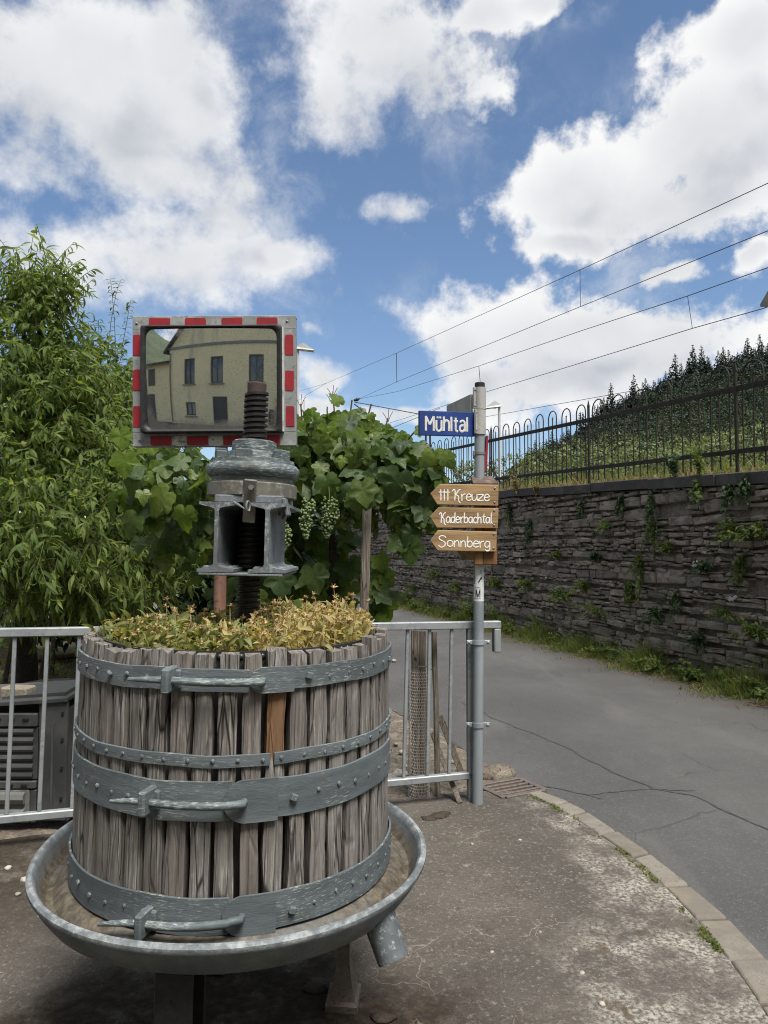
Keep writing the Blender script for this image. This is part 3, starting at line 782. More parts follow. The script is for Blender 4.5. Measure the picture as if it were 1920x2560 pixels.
# moss and grit packed in the joint between kerb and slab
n = 1600; t = rng.uniform(0, 1, n) ** .8 * 7.5
kk = np.array([(k.x, k.y) for k in KI]); ii = np.clip(t.astype(int), 0, len(kk) - 2); fr = (t - ii)[:, None]
pp = kk[ii] * (1 - fr) + kk[ii + 1] * fr + np.stack([rng.normal(-.015, .012, n), rng.normal(0, .01, n)], 1)
keep = wnoise(pp[:, 0] * 6, pp[:, 1] * 6, 1.5, 21) > .15; pp = pp[keep]
lawn_blades('joint_moss', np.c_[pp, np.full(len(pp), -.002)], .016, 'grass_blade', .004, .8, 'thin moss growing in the kerb joint', 'moss')

# railway embankment behind the wall
def embankment():
    V, Fc = [], []
    for i in range(60):
        s = S0 - 4 + (S1 + 40 - S0) * i / 59
        for k, (o, dz) in enumerate(((-.20, -.03), (-.5, .03), (-1.2, .10), (-3, .12), (-9, .10), (-14, -.3), (-22, -2.6))):
            q = wpt(s, cap_top(min(s, 30)) + dz + .04 * random.uniform(-1, 1) * (k > 0), o); V.append(tuple(q))
    for i in range(59):
        for k in range(6): a = i * 7 + k; Fc.append((a, a + 1, a + 8, a + 7))
    tag(link('railway_embankment', np_mesh('railway_embankment', V, np.array(Fc), smooth=True), 'embankment'), kind='structure')
embankment()

# stone retaining wall
wall = world_thing('stone_retaining_wall', 'dark slate rubble retaining wall along the right of the road', 'wall', WP1)
def build_wall():
    base = np.array(WP1)
    V = [wpt(S0, -.2, -.05), wpt(S1, -.2, -.05), wpt(S1, cap_top(S1) - CAP_H, -.05), wpt(S0, cap_top(S0) - CAP_H, -.05)]
    b = MB().prism(V, -WN * .35); b.build('mortar_core', 'mortar', wall, base)
    # random rubble: uneven courses of slate, every stone with its own outline
    rows, z = [], -.15
    while z < 3.4:
        h = random.choice((.04, .05, .06, .065, .075, .09, .11, .14)); rows.append((z, h)); z += h
    stones = []
    def cell(s, s2, za, zb_, c):
        g = random.uniform(.004, .010); j = min(.022, (zb_ - za) * .22); w = s2 - s
        cut = lambda: random.uniform(.0, .30) * min(w, zb_ - za) if random.random() < .5 else .006
        P = [(s + g + cut(), za + g), (s2 - g - cut(), za + g + random.uniform(-j, j) * .5), (s2 - g, za + g + cut()), (s2 - g, zb_ - g - cut()), (s2 - g - cut(), zb_ - g), (s + g + w * random.uniform(.3, .6), zb_ - g + random.uniform(-j, j)), (s + g + cut(), zb_ - g), (s + g, zb_ - g - cut()), (s + g, za + g + cut())]
        a = random.uniform(-.05, .05); cx, cz = (s + s2) / 2, (za + zb_) / 2
        P = [(cx + (x - cx) * math.cos(a) - (z_ - cz) * math.sin(a) + random.uniform(-.006, .006), cz + (x - cx) * math.sin(a) + (z_ - cz) * math.cos(a) + random.uniform(-.006, .006)) for x, z_ in P]
        lim = cap_top(s) - CAP_H - .012
        P = [(x, min(z_, lim)) for x, z_ in P]
        stones.append((P, random.uniform(.0, .038), c))
    for k in range(len(rows)):
        za, h = rows[k]; s = S0 + random.uniform(-.3, 0); drift = random.uniform(0, 6)
        while s < S1:
            w = h * random.choice((1.2, 1.7, 2.2, 3.0, 4.0, 5.0)) * random.uniform(.8, 1.2); w = min(max(w, .09), .55)
            zo = .028 * math.sin(s * .9 + drift) + random.uniform(-.012, .012)
            a_, b_ = za + zo, za + h + zo + random.uniform(-.01, .012)
            if a_ < cap_top(s) - CAP_H - .04 and random.random() > .03:
                if h > .085 and random.random() < .40:
                    u = random.uniform(.35, .65); cell(s, s + w, a_, a_ + (b_ - a_) * u, random.random()); m2 = random.uniform(.3, .7)
                    if w > .25: cell(s, s + w * m2, a_ + (b_ - a_) * u, b_, random.random()); cell(s + w * m2, s + w, a_ + (b_ - a_) * u, b_, random.random())
                    else: cell(s, s + w, a_ + (b_ - a_) * u, b_, random.random())
                else: cell(s, s + w, a_, b_, random.random())
            s += w
    def stone_geo(poly, depth, c):
        n = len(poly); out = []
        cs, cz = sum(p_[0] for p_ in poly) / n, sum(p_[1] for p_ in poly) / n
        ring0 = [wpt(a, z_, -.052) for a, z_ in poly]
        ring1 = [wpt(a, z_, depth * .45) for a, z_ in poly]
        ring2 = [wpt(cs + (a - cs) * .90 + random.uniform(-.004, .004), cz + (z_ - cz) * .80 + random.uniform(-.004, .004), depth + random.uniform(-.006, .010)) for a, z_ in poly]
        mid = wpt(cs, cz, depth + random.uniform(0, .012))
        V = ring0 + ring1 + ring2 + [mid]
        F = []
        for i in range(n):
            j = (i + 1) % n
            F += [(i, j, n + j, n + i), (n + i, n + j, 2 * n + j, 2 * n + i), (2 * n + i, 2 * n + j, 3 * n)]
        return V, F, wpt(cs, cz, 0)
    # the 300 that show largest are pieces of their own
    def showing(st):
        poly = st[0]; cs = sum(p_[0] for p_ in poly) / len(poly); zc = sum(p_[1] for p_ in poly) / len(poly)
        q = wpt(cs, zc); x = 960 + F_PX * q.x / q.y
        a = (max(p_[0] for p_ in poly) - min(p_[0] for p_ in poly)) * (max(p_[1] for p_ in poly) - min(p_[1] for p_ in poly))
        if x > 1925 or zc < .05 or q.y < 1: return 0
        return a / q.y ** 2 * (1.2 if x > 1230 else .4)
    order = sorted(range(len(stones)), key=lambda i: -showing(stones[i]))
    big = set(order[:300]); rest = MB()
    lime = {}
    for (x, y) in ((1747, 1408), (1834, 1497), (1304, 1402)):
        s_, z_ = wpx(x, y)
        i = min(big, key=lambda i: abs(sum(p_[0] for p_ in stones[i][0]) / len(stones[i][0]) - s_) + abs(sum(p_[1] for p_ in stones[i][0]) / len(stones[i][0]) - z_)); lime[i] = 1
    for i, (poly, dep, c) in enumerate(stones):
        V, F, ctr = stone_geo(poly, dep, c)
        if i in big:
            me = np_mesh('stone', [tuple(v - ctr) for v in V], F, var=[c] * len(V))
            o = link('stone', me, 'slate', wall, ctr - WP1)
        else: rest.add(V, F, c)
    o = rest.build('small_stonework', 'slate', wall, base); tag(o, kind='stuff')
    # coping stones
    s = S0
    while s < S1:
        L = random.uniform(1.15, 1.6); g = .005
        dz = random.uniform(-.008, .008); ou = .055 + random.uniform(-.012, .012)
        V = []
        for (ss) in (s + g, s + L - g):
            t_ = cap_top(ss) + dz
            V += [wpt(ss, t_ - CAP_H, ou), wpt(ss, t_ - .012, ou + .004), wpt(ss, t_, ou - .010), wpt(ss, t_ + .012, -.32), wpt(ss, t_ - CAP_H, -.32)]
        F = [(4, 3, 2, 1, 0), (5, 6, 7, 8, 9)] + [(k, k + 1, k + 6, k + 5) for k in range(4)] + [(4, 0, 5, 9)]
        b = MB().add(V, F); ctr = wpt(s + L / 2, cap_top(s), 0)
        b.build('coping_stone', 'coping', wall, ctr, loc=ctr - WP1)
        s += L
    # lime crust patches lie on the stones
    for (x, y, r_) in ((1747, 1408, .055), (1742, 1415, .03), (1834, 1497, .055), (1845, 1492, .03), (1304, 1402, .06), (1370, 1444, .03)):
        s_, z_ = wpx(x, y); nn = 14
        ring = [wpt(s_ + r_ * (1 + .45 * random.uniform(-1, 1)) * math.cos(t_), z_ + r_ * .55 * (1 + .45 * random.uniform(-1, 1)) * math.sin(t_), .036) for t_ in np.linspace(0, 2 * math.pi, nn, endpoint=False)]
        inn = [q.lerp(wpt(s_, z_, .036), .35) + WN * .008 for q in ring]
        F = [tuple(range(nn, 2 * nn))] + [(k, (k + 1) % nn, nn + (k + 1) % nn, nn + k) for k in range(nn)]
        MB().add(ring + inn, F).build('lime_crust', 'lime_bloom', wall, base)
build_wall()
# creepers and moss hugging the stones
def creepers():
    n = 9000; s = S0 + (S1 - S0) * rng.uniform(0, 1, n) ** 1.2; z = rng.uniform(0, 1, n) * 2.25
    d = .5 * wnoise(s * 1.6, z * 2.4, 1.0, 81) + .45 * wnoise(s * 4.7, z * 5.1, 1.0, 82) + .55 * (z < .75) * (1 - z / .75) + .35 * (z > 1.95)
    k = d > .42; s, z = s[k], z[k]; n = len(s); z = np.minimum(z, 2.29 + .04 * s - .15)
    P = np.array([(WP1.x, WP1.y, 0)]) + np.outer(s, tuple(WE)) + np.outer(rng.uniform(.02, .07, n), tuple(WN)); P[:, 2] = z; P = P - np.array(WP1)
    ax = rng.normal(size=(n, 3)) * .7 + [0, 0, -.5]; nr = np.array(WN) + [0, 0, .5] + rng.normal(size=(n, 3)) * .5
    tv = np.array([(-.5, 0, 0), (0, -.5, .05), (.5, 0, 0), (0, .6, .05)]) * [.8, 1, 1]
    Mt = frames(ax, nr) * rng.uniform(.018, .050, n)[:, None, None]
    v, f_, a = scatter(tv, np.array([(0, 1, 2, 3)]), Mt, P, rng.uniform(0, 1, n))
    o = link('creeper', np_mesh('creeper', v, f_, var=a), 'ivy_leaf', wall); tag(o, kind='stuff')
creepers()

# wrought iron fence on the coping
fence = world_thing('iron_fence', 'rusty wrought iron hoop-top fence along the top of the stone wall', 'fence', wpt(0, cap_top(0)))
def build_fence():
    b0 = wpt(0, cap_top(0)); out = -.13
    def zt(s): return cap_top(s) + .94 + .010 * s       # top rail
    def zb(s): return cap_top(s) + .24
    ps = [wpx(x, y, out)[0] for x, y in ((1844, 1160), (1474, 1199), (1229, 1190), (1060, 1190))]
    ps = [ps[0] - 2.95] + ps + [ps[-1] + 3.9, ps[-1] + 7.6]
    for zf, w in ((zt, .062), (zb, .055)):
        for a, b in zip(ps[:-1], ps[1:]):
            MB().beam(wpt(a, zf(a), out), wpt(b, zf(b), out), .014, w, ch=.003).build('rail', 'iron_fence', fence, b0)
    for s in ps:
        m = MB(); t = zt(s) + .20
        m.beam(wpt(s, cap_top(s) - .02, out + .004), wpt(s, t, out + .004), .034, .030, up=WN, ch=.004)
        # spear point
        c = wpt(s, t, out + .004); m.add([c + WE * .024 + WN * .012, c - WE * .024 + WN * .012, c - WE * .024 - WN * .012, c + WE * .024 - WN * .012, c + Vector((0, 0, .11))], [(0, 1, 4), (1, 2, 4), (2, 3, 4), (3, 0, 4), (3, 2, 1, 0)])
        if s == ps[3]: m.beam(wpt(s - .02, cap_top(s) + .02, out - .3), wpt(s, cap_top(s) + .45, out), .012, .04)
        m.build('post', 'iron_fence', fence, b0)
    for a, b in zip(ps[:-1], ps[1:]):
        nb = max(5, round((b - a) / .46)); w = (b - a) / nb
        for k in range(nb):
            c = a + w * (k + .5); hw = w * .30; j = random.uniform(-.012, .012)
            zl = cap_top(c) + .05; top = zt(c) + .13 + random.uniform(-.02, .02)
            pts = [wpt(c - hw + j, zl + random.uniform(0, .03), out)] + [wpt(c - hw + j * .5, zt(c), out)]
            pts += [wpt(c - hw * math.cos(t_), top + hw * 1.0 * math.sin(t_), out) for t_ in np.linspace(.05, math.pi - .05, 9)]
            pts += [wpt(c + hw - j * .5, zt(c), out), wpt(c + hw - j, zl + random.uniform(0, .03), out)]
            MB().tube(pts, .0095, 6).build('hoop', 'iron_fence', fence, b0, smooth=True)
            m = MB(); bend = random.uniform(-.02, .02)
            m.tube([wpt(c, zl, out + .006), wpt(c + bend * .6, (zl + top) / 2, out + .006), wpt(c + bend, top, out + .006)], .0085, 6)
            q = wpt(c + bend, top, out + .006)
            m.tube([q - WE * .022 + Vector((0, 0, .0)), q + Vector((0, 0, .008)), q + WE * .022], .005, 5)
            m.tube([q, q + Vector((0, 0, .035))], [.006, .0015], 5)
            m.build('spear_bar', 'iron_fence', fence, b0, smooth=True)
build_fence()

# wooded hill far right
def build_hill():
    rx = [1100, 1180, 1240, 1326, 1440, 1530, 1630, 1740, 1920, 2150, 2500, 3000, 3800, 5200]
    ry = [1360, 1335, 1255, 1175, 1108, 1048, 990, 942, 898, 820, 740, 700, 760, 900]
    cols = np.linspace(1100, 5200, 180); V, Fc = [], []; nr = 26
    def hill_pt(x, t):
        top = np.interp(x, rx, ry)
        yr, yb = 400., 95.
        Y = yb + (yr - yb) * t; zr = (1365 - top) / F_PX * yr + CAM_H
        z = 1.0 + (zr - 1.0) * (t ** 1.05) if t <= 1 else zr - (t - 1) * 160
        z += 3.0 * float(wnoise(x * .012, t * 6, 1.0, 44)) * min(1, t * 2) * (1 if t <= 1 else 0)
        return Vector(((x - 960) / F_PX * Y, Y, z))
    for x in cols:
        for k in range(nr): V.append(tuple(hill_pt(x, 1.25 * k / (nr - 1))))
    for i in range(len(cols) - 1):
        for k in range(nr - 1): a = i * nr + k; Fc.append((a, a + nr, a + nr + 1, a + 1))
    tag(link('hill', np_mesh('hill', V, np.array(Fc), smooth=True), 'hill_ground'), kind='structure')
    return hill_pt
hill_pt = build_hill()

# forest on it: crowns of small leaf faces
def crown_cloud(n, shell=.55):
    v = unit(n) * (shell + (1 - shell) * rng.uniform(0, 1, (n, 1)) ** .5); return v
def leaf_cards(pos, size, nrm_bias=None, aspect=.6):
    n = len(pos); tv = np.array([(-.5, 0, 0), (0, -.55, .06), (.5, 0, 0), (0, .55, .06)]) * [aspect * 1.6, 1.2, 1]
    ax = unit(n); nr = unit(n) if nrm_bias is None else nrm_bias + .7 * unit(n)
    Mt = frames(ax, nr) * np.asarray(size).reshape(-1, 1, 1)
    return scatter(tv, np.array([(0, 1, 2, 3)]), Mt, pos, rng.uniform(0, 1, n))
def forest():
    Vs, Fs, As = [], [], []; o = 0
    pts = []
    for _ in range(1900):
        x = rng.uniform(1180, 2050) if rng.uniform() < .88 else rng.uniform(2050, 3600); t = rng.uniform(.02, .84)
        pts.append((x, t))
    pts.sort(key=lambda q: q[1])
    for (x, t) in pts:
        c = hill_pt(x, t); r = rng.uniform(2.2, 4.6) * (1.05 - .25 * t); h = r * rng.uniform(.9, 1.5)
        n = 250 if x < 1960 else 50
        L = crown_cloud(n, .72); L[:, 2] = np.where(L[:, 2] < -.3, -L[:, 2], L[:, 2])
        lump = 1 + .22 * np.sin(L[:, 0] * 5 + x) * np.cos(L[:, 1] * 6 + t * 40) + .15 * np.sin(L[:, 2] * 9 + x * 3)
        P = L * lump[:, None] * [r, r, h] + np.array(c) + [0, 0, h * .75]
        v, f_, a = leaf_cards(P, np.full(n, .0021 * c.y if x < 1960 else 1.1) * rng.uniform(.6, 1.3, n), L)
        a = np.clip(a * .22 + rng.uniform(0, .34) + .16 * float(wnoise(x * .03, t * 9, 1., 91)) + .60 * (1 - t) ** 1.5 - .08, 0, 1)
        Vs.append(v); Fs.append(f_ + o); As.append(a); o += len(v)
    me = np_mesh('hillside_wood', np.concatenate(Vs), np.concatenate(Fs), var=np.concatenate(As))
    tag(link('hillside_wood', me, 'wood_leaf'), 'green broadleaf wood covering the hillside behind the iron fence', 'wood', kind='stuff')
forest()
def conifers():
    metas = []
    for k in range(4):
        Vs, Fs, As, o = [], [], [], 0; H = 1.0
        pos, sz, nb = [], [], []
        for i in range(26):
            z = .08 + .92 * i / 26; r = .24 * (1 - z) ** .85 * random.uniform(.75, 1.2) + .012
            for q in range(int(16 * (1 - z)) + 5):
                a = random.uniform(0, 6.28); rr = r * random.uniform(.25, 1.1)
                pos.append((rr * math.cos(a), rr * math.sin(a), z - rr * .35 + random.uniform(-.01, .01))); sz.append(.06 * (1.15 - z) + .018); nb.append((math.cos(a) * .5, math.sin(a) * .5, .7))
        v, f_, a = leaf_cards(np.array(pos), np.array(sz), np.array(nb))
        tr = MB().tube([(0, 0, -.15), (0, 0, .5), (0, 0, .97)], [.018, .012, .003], 5)
        metas.append((np_mesh('crown', v, f_, var=a), np_mesh('trunk', np.array(tr.v), tr.f)))
    xs = []
    x = 1318
    while x < 2010:
        xs.append(x); x += random.uniform(3.5, 10)
    for i, x in enumerate(xs):
        p_ = hill_pt(x, random.choice((random.uniform(.5, .85), random.uniform(.86, 1.02), random.uniform(.86, 1.02)))); h = random.uniform(8, 15) * (1.4 if random.random() < .15 else 1)
        cm, tm = random.choice(metas)
        tt = random.choice((random.uniform(.6, .85), random.uniform(.86, 1.02), random.uniform(.86, 1.02), random.uniform(.95, 1.02))); p_ = hill_pt(x, tt)
        t = thing('conifer_tree', ('dark conifer on the hill ridge, ' if tt > .85 else 'dark conifer below the hill ridge, ') + ('left of the middle fence post' if x < 1474 else 'between the middle and right fence posts' if x < 1844 else 'beyond the right fence post'), 'tree', p_, 'conifers along the hill ridge')
        t.scale = (h * random.uniform(.9, 1.25), h, h); t.rotation_euler = (0, 0, random.uniform(0, 6))
        link('crown', cm, 'conifer_leaf', t); link('trunk', tm, 'bark', t)
conifers()
# shrubs on the far side of the railway
def far_shrub(x, y, Y, rx, rz, mat, label, n=900, size=.16, group=None):
    c = at(x, y, Y); t = thing('willow_shrub', label, 'shrub', (c.x, c.y, c.z - rz), group)
    L = crown_cloud(n, .4); lump = 1 + .25 * np.sin(L[:, 0] * 4 + x) * np.cos(L[:, 2] * 5 + y) + .12 * np.sin(L[:, 2] * 11 + x)
    P = L * lump[:, None] * [rx, rx * .8, rz] + [0, 0, rz]
    v, f_, a = leaf_cards(P, size * rng.uniform(.5, 1.3, n), L + [0, 0, .5], .35)
    link('crown', np_mesh('crown', v, f_, var=a), mat, t)
    m = MB()
    for k in range(4): m.tube([(0, 0, -1.5), (random.uniform(-.3, .3) * rx, 0, rz * .6), (random.uniform(-.7, .7) * rx, random.uniform(-.3, .3) * rx, rz * 1.5)], [.05, .035, .01], 5)
    m.build('trunk', 'bark', t)
for (x, y, Y, rx, rz, lab) in ((1180,1190,34,1.3,.8,'small pale shrub beyond the railway just right of the sign pole'),(1290,1185,36,2.0,1.1,'pale green shrub beyond the railway right of the street lamp'),(1375,1170,38,2.3,1.35,'broad pale shrub beyond the fence, second from the lamp'),(1460,1165,36,1.9,1.3,'pale shrub directly behind the middle fence post'),(1545,1150,40,2.2,1.4,'silvery shrub beyond the fence right of the middle post'),(1640,1150,34,2.0,.95,'yellowish shrub behind the fence above the coping'),(1760,1135,36,2.4,1.1,'pale shrub behind the fence near the tall weed'),(1880,1120,38,2.4,1.3,'shrub behind the rightmost fence post')):
    far_shrub(x, y, Y, rx, rz, 'pale_bush_leaf', lab, group='shrubs beyond the railway')

# ------------------------------------------------------------------ house across the crossing, behind the viewer (seen in the mirror)
def build_house():
    A = Vector((-6.2, -6.8, 0)); B = A + Vector((.982, .19, 0)) * 13.5      # far left and near right end of the street front
    e = (B - A).normalized(); L = (B - A).length; nrm = Vector((-e.y, e.x, 0))     # towards the crossing
    if nrm.y < 0: nrm = -nrm
    H = thing('cream_house', 'cream rendered house with gable seen only in the traffic mirror', 'house', A)
    def pt(s, z, o=0.): return e * s + nrm * o + Vector((0, 0, z))
    E_, AP, ms = 4.95, 10.6, 4.8
    # front with real openings
    wins = [(1.25, 2.55, .80, 1.6), (3.15, 2.55, .80, 1.6), (5.5, 2.6, .85, 1.6), (1.30, .55, .75, .85), (8.6, 2.6, .85, 1.6)]
    door = (3.25, .0, .95, 1.75)
    xs = sorted({0, L} | {w[0] for w in wins + [door]} | {w[0] + w[2] for w in wins + [door]})
    zs = sorted({0, E_} | {w[1] for w in wins + [door]} | {w[1] + w[3] for w in wins + [door]})
    m = MB()
    for a, b in zip(xs[:-1], xs[1:]):
        for c, d in zip(zs[:-1], zs[1:]):
            if any(w[0] <= a + 1e-6 and b <= w[0] + w[2] + 1e-6 and w[1] <= c + 1e-6 and d <= w[1] + w[3] + 1e-6 for w in wins + [door]): continue
            m.add([pt(a, c), pt(b, c), pt(b, d), pt(a, d)], [(0, 1, 2, 3)])
    for (x, z, w, h) in wins + [door]:
        o = -.16
        m.add([pt(x, z), pt(x + w, z), pt(x + w, z + h), pt(x, z + h), pt(x, z, o), pt(x + w, z, o), pt(x + w, z + h, o), pt(x, z + h, o)], [(0, 1, 5, 4), (1, 2, 6, 5), (2, 3, 7, 6), (3, 0, 4, 7)])
    m.add([pt(0, E_), pt(2 * ms, E_), pt(ms, AP)], [(0, 1, 2)])
    m.add([pt(0, 0), pt(0, E_), pt(0, E_, -9), pt(0, 0, -9), pt(L, 0), pt(L, E_), pt(L, E_, -9), pt(L, 0, -9)], [(0, 1, 2, 3), (4, 7, 6, 5)])
    m.build('wall', 'plaster_cream', H)
    r = MB()
    for (s0, z0, s1, z1) in ((-.35, E_ - .3, ms, AP + .06), (ms, AP + .06, 2 * ms + .35, E_ - .3)):
        p0, p1 = pt(s0, z0, .3), pt(s1, z1, .3)
        up = Vector((0, 0, .14)); bk = -nrm * 9.6
        r.add([p0, p1, p1 + up, p0 + up, p0 + bk, p1 + bk, p1 + up + bk, p0 + up + bk], [(0, 1, 2, 3), (7, 6, 5, 4), (0, 4, 5, 1), (3, 2, 6, 7), (0, 3, 7, 4), (1, 5, 6, 2)])
    r.build('roof', 'roof_slate', H)
    MB().box(pt(L / 2, E_, .03), (L + .1, .09, .16), np.array([e, nrm, Vector((0, 0, 1))]).T).build('cornice', 'house_trim', H)
    for i, (x, z, w, h) in enumerate(wins):
        shut = i == 3
        wd = MB(); o = -.13
        for (cx, cz, bw, bh) in ((x + w / 2, z + .04, w, .08), (x + w / 2, z + h - .04, w, .08), (x + .04, z + h / 2, .08, h - .16), (x + w - .04, z + h / 2, .08, h - .16), (x + w / 2, z + h / 2, .06, h - .16)):
            wd.box(pt(cx, cz, o), (bw, .05, bh), np.array([e, nrm, Vector((0, 0, 1))]).T)
        wo = wd.build('window', 'window_frame_dark', H)
        MB().box(pt(x + w / 2, z + h / 2, o - .02), (w - .1, .012, h - .1), np.array([e, nrm, Vector((0, 0, 1))]).T).build('pane', 'shutter_grey' if shut else 'window_glass', wo)
        MB().box(pt(x + w / 2, z - .04, .05), (w + .16, .2, .06), np.array([e, nrm, Vector((0, 0, 1))]).T, .01).build('sill', 'house_trim', wo)
    x, z, w, h = door
    d = MB().box(pt(x + w / 2, h / 2, -.12), (w, .05, h), np.array([e, nrm, Vector((0, 0, 1))]).T).build('door', 'window_frame_dark', H)
    MB().box(pt(x + .12, 1.05, -.07), (.03, .05, .14), np.array([e, nrm, Vector((0, 0, 1))]).T).build('handle', 'steel_bolt', d)
    MB().tube([pt(.12, .1, .07), pt(.12, E_ - .3, .07)], .045, 8).build('downpipe', 'house_trim', H)
    # lower wing at the far end
    Wg = thing('house_wing', 'lower cream wing with lean-to roof beside the house in the mirror', 'house', A)
    LW, HW = 5.2, 4.2
    m = MB(); wn = [(-1.9, 2.6, .7, 1.2), (-3.9, 2.6, .6, 1.1)]; gt = (-2.6, 0, 1.9, 2.0)
    m.box(pt(-LW / 2 - .01, HW / 2, -3.2), (LW, 6, HW), np.array([e, nrm, Vector((0, 0, 1))]).T)
    m.build('wall', 'plaster_cream', Wg)
    r = MB(); r.box(pt(-LW / 2 - .1, HW + .35, -3.1), (LW + .3, 6.8, .14), np.array([e, nrm, Vector((0, 0, 1))]).T @ rotm('X', R(-8)))
    r.build('roof', 'roof_slate', Wg)
    for (x, z, w, h) in wn: 
        o = MB().box(pt(x, z + h / 2, -.19), (w, .06, h), np.array([e, nrm, Vector((0, 0, 1))]).T).build('window', 'window_frame_dark', Wg)
    MB().box(pt(gt[0], gt[3] / 2, -.19), (gt[2], .07, gt[3]), np.array([e, nrm, Vector((0, 0, 1))]).T).build('door', 'window_frame_dark', Wg)
    # neighbour and hill further back
    N_ = thing('white_house', 'white rendered house at the far left edge of the mirror image', 'house', A + e * -12 + nrm * 2)
    m = MB().box((0, 0, 4), (5, 6, 8)); m.build('wall', 'white_render', N_)
    MB().prism([(-2.9, -3.4, 7.9), (2.9, -3.4, 7.9), (0, -3.4, 10.6)], (0, 6.8, 0)).build('roof', 'roof_slate', N_)
    V, Fc = [], []
    for i in range(60):
        a = R(100 + 250 * i / 59)
        for k in range(12):
            t = k / 11; d_ = 60 + 240 * t; hh = 95 * t ** 1.1 * (1 + .25 * math.sin(a * 5 + 1) + .1 * math.sin(a * 13)) * (1 if k else 0)
            V.append((d_ * math.cos(a) * 1.0, d_ * math.sin(a) - 10 if math.sin(a) < 0 else d_ * math.sin(a) * .0 - 10, hh - .1))
    for i in range(59):
        for k in range(11): b = i * 12 + k; Fc.append((b, b + 1, b + 13, b + 12))
    V = [v for v in V]
    tag(link('hill_behind', np_mesh('hill_behind', V, np.array(Fc), smooth=True), 'hill_green'), kind='structure')
build_house()

